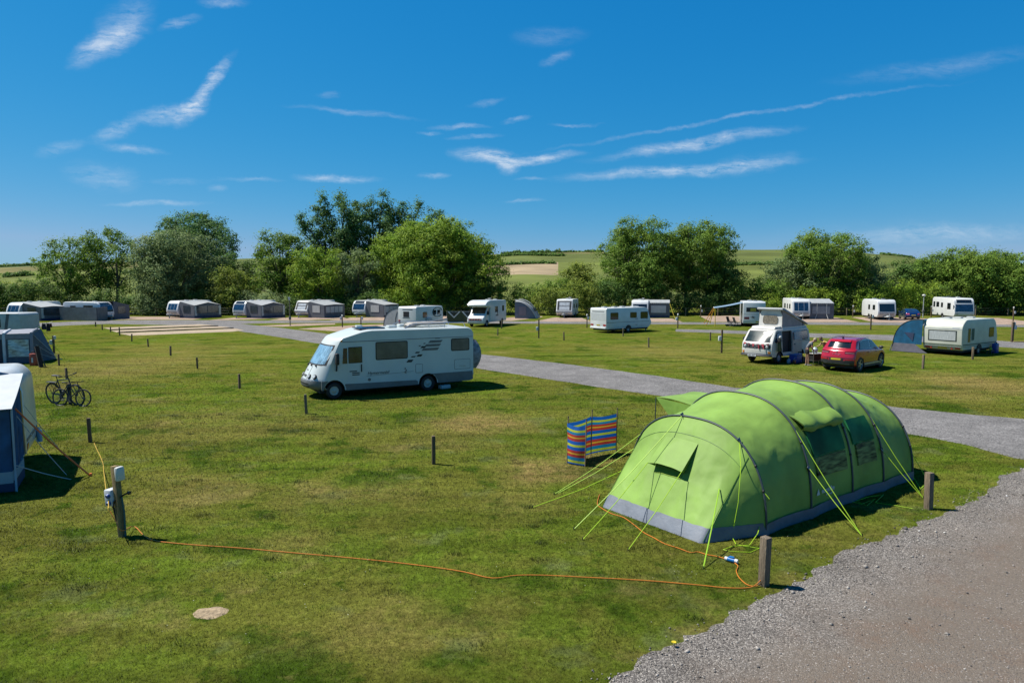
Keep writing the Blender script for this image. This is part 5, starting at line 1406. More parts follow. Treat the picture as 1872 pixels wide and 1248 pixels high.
MB().tube([(-2.6, W/2+3.1, 2.02),(-1.9, W/2+4.0, .0)], .035, 6).build('guy_strap', og, tc_)
MB().tube([(1.2, W/2+3.1, 2.02),(1.9, W/2+4.2, .0)], .035, 6).build('guy_strap', og, tc_)
def camp_chair(label, loc, rz):
    t = thing('camping_chair', label, 'chair', loc, rz)
    MB().box(-.25,.25,-.24,.24,.40,.44).build('seat', black, t)
    MB().plate([(-.24,.24,.46),(.24,.24,.46),(.24,.42,1.05),(-.24,.42,1.05)], .03).build('backrest', dark, t)
    for sx in (-1, 1):
        MB().tube([(sx*.25,-.3,0),(sx*.25,.26,.62),(sx*.25,.42,1.06)], .016, 5).build('leg', greyplast, t)
        MB().tube([(sx*.26,.34,0),(sx*.26,-.28,.62),(sx*.26,.28,.64)], .016, 5).build('leg', greyplast, t)
    return t
cl = camp_chair('dark folding camping chair under the pale blue canopy, nearest the motorhome', loc + Vector((math.cos(R(th))*-2.7 - math.sin(R(th))*(W/2+.65), math.sin(R(th))*-2.7 + math.cos(R(th))*(W/2+.65), 0)), R(100))
dup(cl, loc + Vector((math.cos(R(th))*-1.5 - math.sin(R(th))*(W/2+1.3), math.sin(R(th))*-1.5 + math.cos(R(th))*(W/2+1.3), 0)), R(40), 'dark folding camping chair further back beneath the canopy')
tt = thing('folding_table', 'small dark folding table in front of the chairs by the canopy', 'table', loc + Vector((math.cos(R(th))*-3.0 - math.sin(R(th))*(W/2+1.25), math.sin(R(th))*-3.0 + math.cos(R(th))*(W/2+1.25), 0)), R(80))
MB().box(-.35,.35,-.25,.25,.58,.61).build('table_top', dark, tt)
for sx in (-1,1):
    for sy in (-1,1): MB().cyl((sx*.3,sy*.2,.58),(sx*.34,-sy*.2,0),.015,n=5).build('leg', greyplast, tt)

# ------------------------------------------------------------------ A-class motorhome at the right end
th = -99; L = 6.8; W = 2.5
t, prof = caravan('white motorhome with a deep dark windscreen at the right end of the treeline', anchor(1781, 584, L/2, W/2, th), th, L, W, 2.92, 'modern', front=None, tow=False, wins=((-1, -.4, 1.85, .55, .6), (-1, -1.7, 1.9, .8, .65), (-1, -2.8, 1.9, .5, .7), (-1, 1.7, 1.75, .95, .8)))
set_kind(t, 'motorhome', 'motorhome')
patch(MB(), prof, 1, 1.05, 2.05, -1.08, 1.08, .008).build('windscreen', glassb, t)
patch(MB(), prof, 1, 2.22, 2.68, -.95, .95, .008).build('overcab_window', glass, t)
for s in (-1, 1):
    patch(MB(), prof, 1, .62, .85, min(s*.75, s*1.1), max(s*.75, s*1.1), .012).build('headlight', clearlens, t)
    MB().tube([(L/2-.4, s*W/2, 1.9),(L/2-.05, s*(W/2+.14), 1.85),(L/2-.02, s*(W/2+.14), 1.4)], .05, 6).build('wing_mirror', black, t)
MB().box(-2.4, -.4, -.5, .5, 2.92, 3.0).build('solar_panel', glassb, t)
# ------------------------------------------------------------------ cars
def car(label, loc, th, paint, low, green, zbelt, W, wheels, wr, taper=.30, name='parked_car', rimm=None, spokes=5):
    t = thing(name, label, 'car', loc, R(th))
    HWc = W / 2
    lo_p = rounded(low[0], low[1], 4); gr_p = rounded(green[0], green[1], 4)
    xm = max(p[0] for p in low[0]); xn = min(p[0] for p in low[0])
    def fn(x, y, z):
        k = abs(y) / HWc
        ex = max(0, (x - (xm - 1.0)) / 1.0) if x > 0 else max(0, ((xn + .9) - x) / .9)
        x2 = x - (.38 if x > 0 else -.22) * ex * k ** 3
        tum = 1 - .06 * max(0, (.62 - z)) - .06 * max(0, z - .72)
        return (x2, y * tum * (1 - .05 * ex), z)
    ys = [HWc * v for v in (-1, -.985, -.94, -.85, -.6, -.3, 0, .3, .6, .85, .94, .985, 1)]
    ins = {1: .07, .985: .025, .94: 0}
    mb = MB(); rows = []
    c0 = Vector((0, .62))
    for y in ys:
        k = abs(y) / HWc; d = .06 if k > .99 else .022 if k > .97 else 0
        rows.append([fn(p.x - math.copysign(d, p.x), y, p.y - (d if p.y > .6 else -d)) for p in lo_p])
    mb.grid(rows, True); n = len(lo_p); mb.f.append(tuple(range(n))[::-1]); mb.f.append(tuple((len(ys)-1)*n+j for j in range(n)))
    body = mb.build('body', paint, t, 50)
    def gy(z): return (HWc - .09) * (1 - taper * max(0, z - zbelt))
    def gfn(x, y, z):
        k = abs(y) / (HWc - .09)
        return (x + (.16 if x < 0 else -.16) * k ** 3 * min(1, abs(x)/1.2), y * (1 - taper * max(0, z - zbelt)), z - .05 * max(0, k - .8) / .2 * min(1, max(0, z - zbelt) / .5))
    ysg = [(HWc - .09) * v for v in (-1, -.97, -.9, -.75, -.4, 0, .4, .75, .9, .97, 1)]
    gm = shell(gr_p, ysg, gfn).build('roof', paint, t, 50)
    for s in (-1, 1):
        for x in wheels:
            m = MB(); m.cyl((x, s*(HWc-.42), wr), (x, s*(HWc+.2), wr), wr + .07, n=24); cut(body, m, black)
            wheel(t, x, s*(HWc-.14), wr, .22, s, spokes=spokes, rmat=rimm or alu)
    def sidewin(s, pts, nm, m_, off=.006, th_=.012):
        mb = MB(); P = [Vector((gfn(x, gy(zbelt) * 1.0, z)[0], s * (gfn(x, HWc - .09, z)[1] + off), z)) for x, z in pts]
        if s > 0: P = P[::-1]
        mb.plate(P, th_); return mb.build(nm, m_, t)
    def rearp(z0, z1, y0, y1, nm, m_, off=.01, prof=None, ff=None, side=-1, n=5):
        pr = prof or lo_p; ff = ff or fn
        return cpatch(pr, side, lin(z0, z1, n), lin(y0, y1, 9), ff, off, .03).build(nm, m_, t, 50)
    return t, body, sidewin, rearp, lo_p, gr_p, fn, gfn
red_p = mat('dark_red_metallic_paint', (.50,.010,.026), .22, .12, var=.06, coat=1.0)
low = ([(-2.0,.30),(-2.2,.40),(-2.22,.62),(-2.17,.86),(-2.06,1.10),(-1.9,1.16),(.95,1.07),(1.5,1.03),(1.98,.90),(2.2,.70),(2.22,.42),(2.08,.26)], [.05,.08,.1,.15,.1,.1,.3,.2,.25,.15,.1,.05])
green = ([(-2.02,1.02),(-2.0,1.14),(-1.74,1.50),(-1.62,1.60),(-.9,1.66),(-.2,1.665),(.42,1.57),(1.22,1.06),(1.2,1.0)], [.02,.05,.1,.08,.3,.3,.3,.1,.02])
th = 41
locr = anchor(1571, 679.5, -1.36*1.1, -.86*1.1, th)
t, body, sidewin, rearp, lo_p, gr_p, fn, gfn = car('shiny dark red crossover car parked on the grass with its rear to the camera', locr, th, red_p, low, green, 1.05, 1.86, (1.32, -1.36), .385)
t.scale = (1.1, 1.1, 1.13)
for s in (-1, 1):
    sidewin(s, [(-1.52,1.12),(.98,1.10),(.40,1.50),(-.2,1.585),(-.9,1.58),(-1.35,1.46)], 'side_window_frame', alu, .002)
    sidewin(s, [(-1.47,1.14),(-.12,1.13),(-.12,1.56),(-.9,1.55),(-1.32,1.44)], 'rear_door_window', glassb, .010)
    sidewin(s, [(-.02,1.13),(.88,1.125),(.36,1.48),(-.02,1.55)], 'front_door_window', mat('clear_teal_glass', (.05,.14,.17), .05, var=.6, vs=2, spec=.9), .010)
    side_panel(MB(), s, 1.82, -.95, 1.0, .34, .40, .03, r=.02).build('sill_trim', alu, t)
    side_panel(MB(), s, 1.84, -.98, .98, .22, .34, .012, .06, r=.03).build('sill', dark, t)
    m = MB(); m.ell((.95, s*1.0, 1.12), (.09,.12,.08)); m.build('wing_mirror', dark, t)
    m = MB(); m.tube([(-1.35,s*.62,1.62),(-.6,s*.64,1.68),(.2,s*.62,1.64)], .015, 5); m.build('roof_rail', alu, t)
    for x in (-.4,.62): MB().box(x-.1,x+.1,min(s*.93,s*.955),max(s*.93,s*.955),.92,.95,ch=.005).build('door_handle', red_p, t)
rearp(1.20, 1.47, -.62, .62, 'rear_window', glass, .006, gr_p, gfn)
rearp(1.50, 1.60, -.62, .62, 'rear_spoiler', red_p, .07, gr_p, gfn, n=3)
for s in (-1, 1):
    rearp(.93, 1.04, min(s*.42, s*.90), max(s*.42, s*.90), 'tail_light', mat('smoked_red_lens', (.09,.008,.012), .12), .012)
    rearp(.955, .975, min(s*.46, s*.88), max(s*.46, s*.88), 'light_strip', mat('pale_pink_lens', (.55,.25,.26), .2), .02, n=2)
    rearp(.62, .68, min(s*.46, s*.88), max(s*.46, s*.88), 'bumper_reflector', redlens, .022, n=2)
rearp(.72, .78, -.86, .86, 'bumper_crease', mat('bright_red_edge', (.55,.015,.025), .2, .3, coat=1), .03, n=3)
rearp(.60, .70, -.36, .36, 'plate_recess', black, .016, n=3)
rearp(.605, .695, -.26, .26, 'number_plate', yplate, .026, n=2)
rearp(.32, .58, -.90, .90, 'rear_bumper', dark, .03)
rearp(.40, .45, -.7, .7, 'skid_plate', greyplast, .045, n=2)
p0 = Vector(fn(edge_x(lo_p, .9, -1) - .02, 0, .90)); 
m = MB(); q0 = Vector(fn(edge_x(lo_p, 1.0, -1) - .02, 0, 1.0)); m.tube([q0 + Vector((0,0,.06)), q0 + Vector((0,.035,0)), q0 + Vector((0,0,-.06)), q0 + Vector((0,-.035,0)), q0 + Vector((0,0,.06))], .011, 5); m.build('diamond_emblem', alu, t)
text('rear_lettering', 'K A D J A R', .085, alu, t, frame(p0, (0,-1,0), (.12,0,1)), .003)
m = MB(); m.prism([(-1.3,1.645),(-1.44,1.73),(-1.5,1.73),(-1.52,1.62)], -.02, .02); m.build('roof_aerial', black, t)
MB().box(1.0,2.0,-.8,.8,.18,.3).build('engine_tray', under, t); MB().box(-2.0,1.0,-.75,.75,.2,.32).build('floor_pan', under, t)

blue_p = mat('deep_blue_paint', (.008,.035,.14), .25, .3, var=.06, coat=1)
low = ([(-2.25,.28),(-2.36,.40),(-2.36,.62),(-2.26,.95),(-1.75,1.04),(.9,.96),(1.6,.90),(2.1,.78),(2.35,.6),(2.36,.36),(2.2,.22)], [.05,.08,.1,.1,.2,.3,.2,.25,.15,.1,.05])
green = ([(-2.1,.92),(-2.0,1.02),(-1.2,1.40),(-.5,1.46),(.0,1.44),(1.15,.98),(1.15,.92)], [.02,.05,.3,.3,.3,.1,.02])
t, body, sidewin, rearp, lo_p, gr_p, fn, gfn = car('deep blue hatchback car between the solar-panelled caravan and the lamp post', anchor(1653.5, 584, -1.4, .85, 73), 73, blue_p, low, green, .95, 1.84, (1.4, -1.4), .33)
for s in (-1, 1):
    sidewin(s, [(-1.45,1.0),(.92,1.0),(.1,1.37),(-.6,1.39),(-1.1,1.28)], 'side_window', glassb, .006)
    rearp(.72, .88, min(s*.5, s*.9), max(s*.5, s*.9), 'tail_light', mat('pink_tail_lens', (.6,.12,.2), .2), .012)  # plain pink lens colour
    m = MB(); m.ell((.9, s*1.0, 1.0), (.09,.12,.08)); m.build('wing_mirror', blue_p, t)
rearp(1.04, 1.34, -.55, .55, 'rear_window', glassb, .006, gr_p, gfn)
rearp(.60, .70, -.26, .26, 'number_plate', yplate, .015, n=2)
rearp(.30, .45, -.85, .85, 'rear_bumper', dark, .02)

# ------------------------------------------------------------------ pop-top camper van
th = 220; SCV = 1.09
tv = thing('camper_van', 'cream camper van with its pop-top raised and sliding side door open', 'camper van', (0,0,0), R(th))
tv.scale = (SCV,)*3
gw = G(1421, 664); lx, ly = 1.22*SCV, .80*SCV
tv.location = (gw.x - (lx*math.cos(R(th)) - ly*math.sin(R(th))), gw.y - (lx*math.sin(R(th)) + ly*math.cos(R(th))), 0)
van = mat('van_cream_white', (.68,.67,.62), .35, var=.05, coat=.2)
Wv = 1.86; hv = Wv/2
pv = rounded([(2.12,.40),(2.24,.52),(2.27,.85),(2.22,1.16),(1.62,1.90),(1.42,1.98),(-2.05,1.98),(-2.22,1.86),(-2.28,1.1),(-2.26,.5),(-2.18,.38)], [.06,.08,.15,.08,.15,.1,.1,.12,.1,.08,.05], 4)
def vfn(x, y, z):
    k = abs(y)/hv; f = max(0, (x - 1.6)/.65)
    e = max(0, (k-.93)/.07)
    return (x - .14*f*k**3, y*(1 - .115*max(0, z-1.16)), z - .05*e*(1 if z > 1.8 else 0))
ysv = [hv*v for v in (-1,-.985,-.93,-.8,-.5,-.2,.2,.5,.8,.93,.985,1)]
body = shell(pv, ysv, vfn).build('body', van, tv, 45)
m = MB(); m.box(-1.05, .98, -hv*.86, hv*.80, .62, 1.90); m.box(-.10, .92, hv*.5, hv*1.3, .62, 1.84); cut(body, m, mat('dark_van_interior', (.05,.048,.045), .8))
for s in (-1, 1):
    for x in (1.22, -1.24):
        m = MB(); m.cyl((x, s*(hv-.38), .32), (x, s*(hv+.2), .32), .40, n=22); cut(body, m, black)
        wheel(tv, x, s*(hv-.13), .32, .19, s, rmat=mat('grey_van_wheel', (.33,.34,.36), .45))
def vp(z0, z1, y0, y1, nm, m_, off=.01, side=1, n=4, par_=None):
    return cpatch(pv, side, lin(z0, z1, n), lin(y0, y1, 9), vfn, off, .03).build(nm, m_, par_ or tv, 50)
ws = vp(1.24, 1.86, -.80, .80, 'windscreen', black, .004)
vp(1.27, 1.83, -.76, .76, 'windscreen_glass', mat('windscreen_glass', (.03,.045,.04), .08, var=.4, vs=3, spec=.9), .012, par_=ws)
vp(1.74, 1.80, .2, .6, 'windscreen_sticker', wplate, .018, par_=ws, n=2)
vp(.88, 1.10, -.86, .86, 'grille', dark, .012)
for s in (-1, 1):
    c_ = Vector(vfn(edge_x(pv, .99, 1) + .02, s*.68, .99)); h = MB().cyl(c_ - Vector((.05,0,0)), c_ + Vector((.02,0,0)), .095, n=16).build('headlight', alu, tv)
    MB().ell(c_ + Vector((.01,0,0)), (.03,.075,.075), 12, 8).build('lens', clearlens, h)
    vp(.60, .72, min(s*.74, s*.88), max(s*.74, s*.88), 'indicator', amber, .014)
vp(.42, .56, -.93, .93, 'front_bumper', dark, .10, n=3)
m = MB(); m.tube([(2.2, -hv*.99, .49),(2.30, -hv*.9, .49),(2.36, 0, .49),(2.30, hv*.9, .49),(2.2, hv*.99, .49)], .055, 6); m.build('bumper_bar', dark, tv)
pl = MB(); c0 = Vector((2.42, -.12, .49)); pl.box(c0.x-.01, c0.x+.01, c0.y-.26, c0.y+.26, .43, .55); po = pl.build('number_plate', wplate, tv)
text('plate_lettering', 'XRC 296Y', .10, black, tv, frame((2.434, -.12, .49), (0,1,0), (0,0,1)), .002)
m = MB(); c0 = vfn(edge_x(pv, .99, 1) + .03, 0, .99); m.tube([(c0[0], c0[1] + .08*math.cos(q), c0[2] + .08*math.sin(q)) for q in lin(0, 6.283, 14)], .012, 5); m.tube([(c0[0], -.05, 1.05),(c0[0], 0, .95),(c0[0], .05, 1.05)], .01, 4); m.build('round_badge', silver, tv)
# bunting under the windscreen
bt = thing('bunting', 'string of red and dark triangular flags across the camper van front', 'bunting', tv.location.copy(), R(th)); bt.scale = tv.scale
flag_r = mat('red_flag', (.38,.03,.05), .7); flag_d = mat('dark_flag', (.09,.02,.03), .7)
pts = [Vector(vfn(edge_x(pv, 1.2 - .05*math.sin(math.pi*(i/12)) , 1) + .05, -.86 + 1.72*i/12, 1.2 - .06*math.sin(math.pi*i/12))) for i in range(13)]
MB().tube(pts, .008, 4).build('string', awn_pale, bt)
for i in range(1, 12, 2):
    p = pts[i]; MB().plate([p + Vector((.01,-.09,0)), p + Vector((.01,.09,0)), p + Vector((.06,.03,-.2))], .01).build('flag', flag_r if i % 4 == 1 else flag_d, bt)
for y, z0 in ((.22,1.1),(.52,1.12)): MB().plate([(2.30,y-.02,z0),(2.30,y+.03,z0),(2.31,y+.03,.86),(2.31,y-.02,.86)], .01).build('ribbon', flag_r, bt)
def vside(s, pts, nm, m_, off=.006, par_=None, th_=.015):
    P = [Vector(vfn(x, s*hv, z)) + Vector((0, s*off, 0)) for x, z in pts]
    if s > 0: P = P[::-1]
    return MB().plate(P, th_).build(nm, m_, par_ or tv)
bl = mat('blue_curtain_glass', (.02,.10,.22), .1, var=.5, vs=4, stretch=(6,1,.5), spec=.8)
for s in (-1, 1):
    fr = vside(s, [(1.02,1.24),(1.86,1.24),(1.50,1.80),(1.02,1.80)], 'cab_window', black, .004)
    vside(s, [(1.06,1.28),(1.77,1.28),(1.47,1.76),(1.06,1.76)], 'cab_glass', bl, .012, fr)
    fr = vside(s, [(-2.05,1.26),(-1.22,1.26),(-1.22,1.80),(-1.98,1.80)], 'rear_side_window', black, .004)
    vside(s, [(-2.0,1.30),(-1.26,1.30),(-1.26,1.76),(-1.94,1.76)], 'rear_side_glass', bl, .012, fr)
# sliding door pushed back, standing proud of the side
P = [Vector(vfn(x, hv, z)) + Vector((0,.055,0)) for x, z in [(-.12,.56),(-1.22,.56),(-1.22,1.22),(-1.22,1.88),(-.12,1.88),(-.12,1.22)]]
lowd = MB().plate([P[0],P[1],P[2],P[5]], -.045); lowd.plate([P[5],P[2],P[3],P[4]], -.045)
sd = lowd.build('sliding_door', mat('van_door_beige', (.52,.49,.45), .4), tv)
for nm, q, m_, o_ in (('door_window', (-.22,-1.14,1.27,1.81), greywhite, .106), ('door_glass', (-.26,-1.10,1.31,1.77), bl, .116)):
    MB().plate([Vector(vfn(x, hv, z)) + Vector((0,o_,0)) for x, z in [(q[0],q[2]),(q[1],q[2]),(q[1],q[3]),(q[0],q[3])]], .012).build(nm, m_, sd)
MB().box(-.30,-.2,hv+.10,hv+.14,1.02,1.07,ch=.005).build('door_handle', black, sd)
MB().tube([(-.05,hv+.02,1.19),(-2.2,hv+.02,1.19)], .012, 4).build('door_rail', dark, tv)
for s in (-1,1): vside(s, [(2.12,.54),(2.12,.57),(-2.2,.57),(-2.2,.54)], 'side_moulding', greyplast, .004) if s < 0 else None
# galley inside the opening
MB().box(-.10,.86,-.35,.25,.64,1.05).build('galley_unit', greywhite, tv); MB().box(-.15,.9,-.40,.30,1.05,1.10).build('worktop', mat('pale_worktop', (.45,.45,.43), .5), tv)
MB().box(.25,.6,.251,.27,.78,.96).build('galley_drawer', dark, tv); MB().box(-.1,.86,-.5,-.2,1.35,1.7).build('cupboard', mat('brown_cupboard', (.14,.10,.07), .6), tv)
MB().box(-.08,.9,hv*.3,hv*.92,.56,.625).build('door_step', mat('brown_floor_mat', (.2,.15,.11), .8), tv)
# luggage well and raised roof
MB().prism(rounded([(1.55,1.95),(1.45,2.10),(.75,2.12),(.75,1.95)], .05), -hv*.80, hv*.80, .05).build('luggage_well', van, tv)
MB().box(-2.1,.8,-hv*.84,hv*.84,1.97,2.06).build('roof_frame', van, tv)
can = mat('pinkish_grey_canvas', (.43,.375,.35), .85, var=.1, vs=3, bump=.3, bs=5); canw = mat('off_white_canvas', (.66,.65,.61), .85, var=.06)
zf = 3.06; xf, xr = .70, -1.95; yw = hv*.78
lid0 = lambda x: 2.14 + (zf - 2.14) * (x - xr) / (xf - xr)
for s in (-1, 1): MB().plate([(xf,s*yw,2.05),(xr,s*yw,2.05),(xr,s*yw,lid0(xr)),(xf,s*yw,lid0(xf))], .012).build('side_canvas', can, tv)
fc = MB().plate([(xf,-yw,2.05),(xf,yw,2.05),(xf-.03,yw*.97,2.75),(xf-.06,yw*.80,zf-.03),(xf-.06,-yw*.80,zf-.03),(xf-.03,-yw*.97,2.75)], .015).build('front_canvas', canw, tv)
MB().prism([(y, z) for y, z in rounded([(-.48,2.22),(.48,2.22),(.44,2.72),(-.44,2.72)], .16)], 0, .012, M=Matrix(((0,1,0,xf+.02),(1,0,0,0),(0,0,1,0),(0,0,0,1)))).build('mesh_window', mat('beige_mesh', (.20,.175,.13), .7, var=.4, vs=12), fc)
lid = MB(); lid.prism(rounded([(xr-.25,2.10),(xr-.22,2.20),(xf-.1,zf+.10),(xf+.12,zf+.12),(xf+.15,zf+.0)], [.03,.05,.1,.05,.03]), -hv*.88, hv*.88, .05)
lid.build('pop_top', mat('pop_top_grey_white', (.36,.38,.39), .45, var=.08), tv)
MB().tube([(xr+.25,hv*.8,2.06),(xr+.25,hv*.8,2.3)], .02).build('roof_strut', black, tv)
m = MB(); m.tube([(1.62,hv-.05,1.22),(1.66,hv+.14,1.26)], .015); m.box(1.60,1.68,hv+.08,hv+.24,1.24,1.44,ch=.02); m.build('wing_mirror', black, tv)
m = MB(); m.tube([(1.62,-hv+.05,1.22),(1.66,-hv-.14,1.26)], .015); m.box(1.60,1.68,-hv-.24,-hv-.08,1.24,1.44,ch=.02); m.build('wing_mirror', black, tv)
def vloc(x, y, z=0): 
    x *= SCV; y *= SCV
    return Vector((tv.location.x + x*math.cos(R(th)) - y*math.sin(R(th)), tv.location.y + x*math.sin(R(th)) + y*math.cos(R(th)), z*SCV))
# towels hanging from the mirror
tw = thing('hanging_towel', 'olive and yellow striped towel hanging from the camper van mirror', 'towel', vloc(1.5, hv+.16, .72), R(th))
m = MB(); rows = [[(x, .05*math.sin(x*18 + z*2) * (1 - z/1.0*.5), z) for x in lin(-.16 - .05*(1-z), .16 + .05*(1-z), 9)] for z in lin(0, .85, 8)]
m.grid(rows); m.grid([[(x, y-.02, z) for x, y, z in r] for r in rows]); m.grid([rows[0], [(x,y-.02,z) for x,y,z in rows[0]]])
m.build('cloth', mat('olive_yellow_towel', (.13,.14,.05), .9, var=.7, vs=7, stretch=(5,1,.6)), tw)
MB().ell((0,0,.88),(.13,.08,.10)).build('towel_fold', awn_pale, tw)

# cool box, bottles and crates beside the van
cbx = thing('cool_box', 'bright blue cool box with a pale lid on the grass by the camper van door', 'cool box', vloc(.05, hv+.34), R(th))
cb_m = mat('bright_blue_plastic', (.010,.065,.45), .4, var=.1)
MB().box(-.36,.36,-.25,.25,.0,.46,ch=.03).build('tub', cb_m, cbx); MB().box(-.37,.37,-.26,.26,.46,.54,ch=.03).build('lid', mat('paler_blue_lid', (.05,.14,.5), .4), cbx)
MB().tube([(-.38,-.2,.36),(-.38,-.22,.58),(-.38,.22,.58),(-.38,.2,.36)], .015).build('handle', wplate, cbx)
bo = thing('water_bottle', 'translucent pale blue water carrier by the front wheel of the camper van', 'water carrier', vloc(.72, hv+.30), R(th+20))
MB().box(-.12,.12,-.1,.1,0,.26,ch=.04).build('tank', mat('pale_blue_plastic', (.25,.38,.52), .3), bo); MB().cyl((0,0,.25),(0,0,.31),.04).build('cap', wplate, bo)
bg_ = thing('carrier_bag', 'small red and white bag lying between the cool box and the front wheel', 'bag', vloc(.42, hv+.48), R(th))
m = MB(); m.ell((0,0,.12),(.17,.11,.13),12,8); 
m.v = [(x + .03*mnoise.noise(Vector((x*9,y*9,z*9))), y + .03*mnoise.noise(Vector((x*9,y*9,z*9+7))), z) for x,y,z in m.v]
m.build('sack', mat('red_white_bag', (.42,.17,.15), .6, var=.6, vs=10), bg_); MB().tube([(-.06,0,.22),(-.03,0,.33),(.05,0,.33),(.07,0,.22)], .01).build('handle', wplate, bg_)
cr = thing('storage_crate', 'dark open crate pushed under the rear of the camper van', 'crate', vloc(-.85, hv+.28), R(th))
m = MB(); m.box(-.3,.3,-.2,.2,0,.03); 
for (a, b_, c_, d_) in ((-.3,.3,-.2,-.17),(-.3,.3,.17,.2),(-.3,-.27,-.17,.17),(.27,.3,-.17,.17)): m.box(a, b_, c_, d_, .03, .28)
m.build('tray', dark, cr)
for k, (x, y, c_) in enumerate(((-.14,0,(.25,.06,.06)),(.02,.05,(.1,.1,.12)),(.16,-.04,(.3,.26,.2)))): MB().cyl((x,y,.03),(x,y,.34),.055,.03,8).build('bottle', mat('bottle_%d' % k, c_, .3), cr)
sb = thing('shopping_bag', 'tan paper bag standing left of the bending person', 'bag', vloc(-1.35, hv+.45), R(th+15))
m = MB(); m.box(-.14,.14,-.1,.1,0,.40); m.build('paper_sack', mat('tan_paper', (.33,.25,.16), .8, var=.2), sb); MB().tube([(-.06,.1,.4),(-.04,.1,.5),(.04,.1,.5),(.06,.1,.4)], .008).build('handle', mat('tan_paper', (.3,.2,.1)), sb)
# ------------------------------------------------------------------ green tunnel tent
def PJ(p):
    c, s = math.cos(PITCH), math.sin(PITCH); dz = p[2] - CAM_H
    zc = p[1]*c - dz*s; yc = p[1]*s + dz*c
    return (CX + FPX*p[0]/zc, CY - FPX*yc/zc)
FLp, FRp = G(1100, 926), G(1285, 993)
Fc = (FLp + FRp) / 2
TA = R(36.8); ax = Vector((math.cos(TA), math.sin(TA), 0)); nx = Vector((-ax.y, ax.x, 0))
tent = thing('tunnel_tent', 'large bright green tunnel tent with five dark pole arches beside the gravel road', 'tent', Fc, TA)
def toW(p): return Fc + ax*p[0] + nx*p[1] + Vector((0,0,p[2]))
AR = [(1.40,1.86,2.10),(3.05,1.88,2.50),(4.90,1.84,2.63),(6.33,1.88,2.46),(7.86,1.90,2.10)]
def sect(s, a, off=0.0):
    """point of the tunnel at length s and angle a (0 right foot .. pi left foot)"""
    for i in range(len(AR)-1):
        if s <= AR[i+1][0] or i == len(AR)-2:
            s0, w0, h0 = AR[i]; s1, w1, h1 = AR[i+1]; break
    t = max(0, min(1, (s - s0)/(s1 - s0))); k = 4*t*(1-t)
    up = max(0, math.sin(a))
    w = w0 + (w1-w0)*t - .06*k; h = h0 + (h1-h0)*t - .085*k
    e = 2/2.45
    c_, s_ = math.cos(a), math.sin(a)
    y = -math.copysign(abs(c_)**e, c_)*(w + off); z = abs(s_)**e*(h + off)
    if off == 0 and .05 < t < .95:
        q = .030*k*mnoise.noise(Vector((s*2.3, a*2.6 + s*1.2, 2))) + .022*mnoise.noise(Vector((s*4.5 + a*5, a*5 - s*3, 8)))*(.4 + .6*k)
        rt = max(0, math.sin(min(math.pi, max(0, (a if a < math.pi/2 else math.pi - a) - .12) * 2.2)))
        ph = 15*(a if a < 1.57 else math.pi-a) + 7*s*(1 if i % 2 else -1) + 3.5*mnoise.noise(Vector((s*1.6, a*1.8, 4 + i)))
        q += .045*k*rt*(max(0, math.sin(ph)) ** 2 - .4) * (.5 + mnoise.noise(Vector((s*1.1, a*1.3, 9))))
        y += math.copysign(q, y); z += q*up
    return Vector((s, y, max(z, 0.0)))
def a_at(s, z, side=-1):
    lo, hi = 0.0, math.pi/2
    for _ in range(40):
        m = (lo+hi)/2
        if sect(s, m).z < z: lo = m
        else: hi = m
    return lo if side < 0 else math.pi - lo
NA = 72
fly = mat('bright_green_flysheet', (.245,.405,.080), .55, var=.14, vs=1.3, bump=.30, bs=2.6, trans=.04, spec=.2)
for n_ in fly.node_tree.nodes:
    if n_.type == 'BUMP': n_.inputs['Distance'].default_value = .06
    if n_.type == 'TEX_NOISE' and abs(n_.inputs['Scale'].default_value - 2.6) < .01: n_.inputs['Detail'].default_value = .8; n_.inputs['Distortion'].default_value = .7
skirt_m = mat('blue_grey_groundskirt', (.15,.175,.215), .6, var=.15, vs=3, bump=.4, bs=9)
pole_m = mat('dark_green_grey_pole_sleeve', (.045,.065,.075), .5, var=.15)
SS = []
for i in range(4): SS += [AR[i][0] + (AR[i+1][0]-AR[i][0])*k/18 for k in range(18)]
SS.append(AR[4][0])
rows = [[sect(s, math.pi*j/NA) for j in range(NA+1)] for s in SS]
s5 = AR[4][0]
for k in range(1, 6):                                       # rounded back end
    f = k/5; rows.append([Vector((s5 + .95*math.sin(f*math.pi/2)*(1 if True else 0) * (1 - .0), p.y*(1-.25*f), p.z*math.cos(f*math.pi/2)**.8)) for p in [sect(s5, math.pi*j/NA) for j in range(NA+1)]])
mb = MB(); mb.grid(rows); mb.build('flysheet', fly, tent, 70, recalc=False)
# sloping front end
def Bp(u):
    hwf = (FLp-FRp).length/2; s0, w0 = AR[0][0], AR[0][1]
    if u < .24: t = u/.24; return Vector((s0*(1-t), -w0 + (w0-hwf)*t, 0))
    if u > .76: t = (1-u)/.24; return Vector((s0*(1-t), w0 - (w0-hwf)*t, 0))
    return Vector((0, -hwf + 2*hwf*(u-.24)/.52, 0))
def front(u, t, off=0.0):
    A = sect(AR[0][0], math.pi*u); B = Bp(u)
    p = A.lerp(B, t); k = 4*t*(1-t)
    edge = min(1, min(abs(u-.24), abs(u-.76))/.1)
    q = .022*k*mnoise.noise(Vector((u*19, t*2.2, 5))) + .030*t*max(0, math.sin(u*70 + t*5 + 4*mnoise.noise(Vector((u*8, t*2, 1)))))*k + .03*k*max(0, math.sin(math.pi*u))*.4
    return p + Vector((-.8,0,.6))*(q + off)
rows = [[front(u, t) for u in lin(0, 1, 61)] for t in lin(0, 1, 22)]
mb = MB(); mb.grid(rows); mb.build('front_panel', fly, tent, 28, recalc=False)
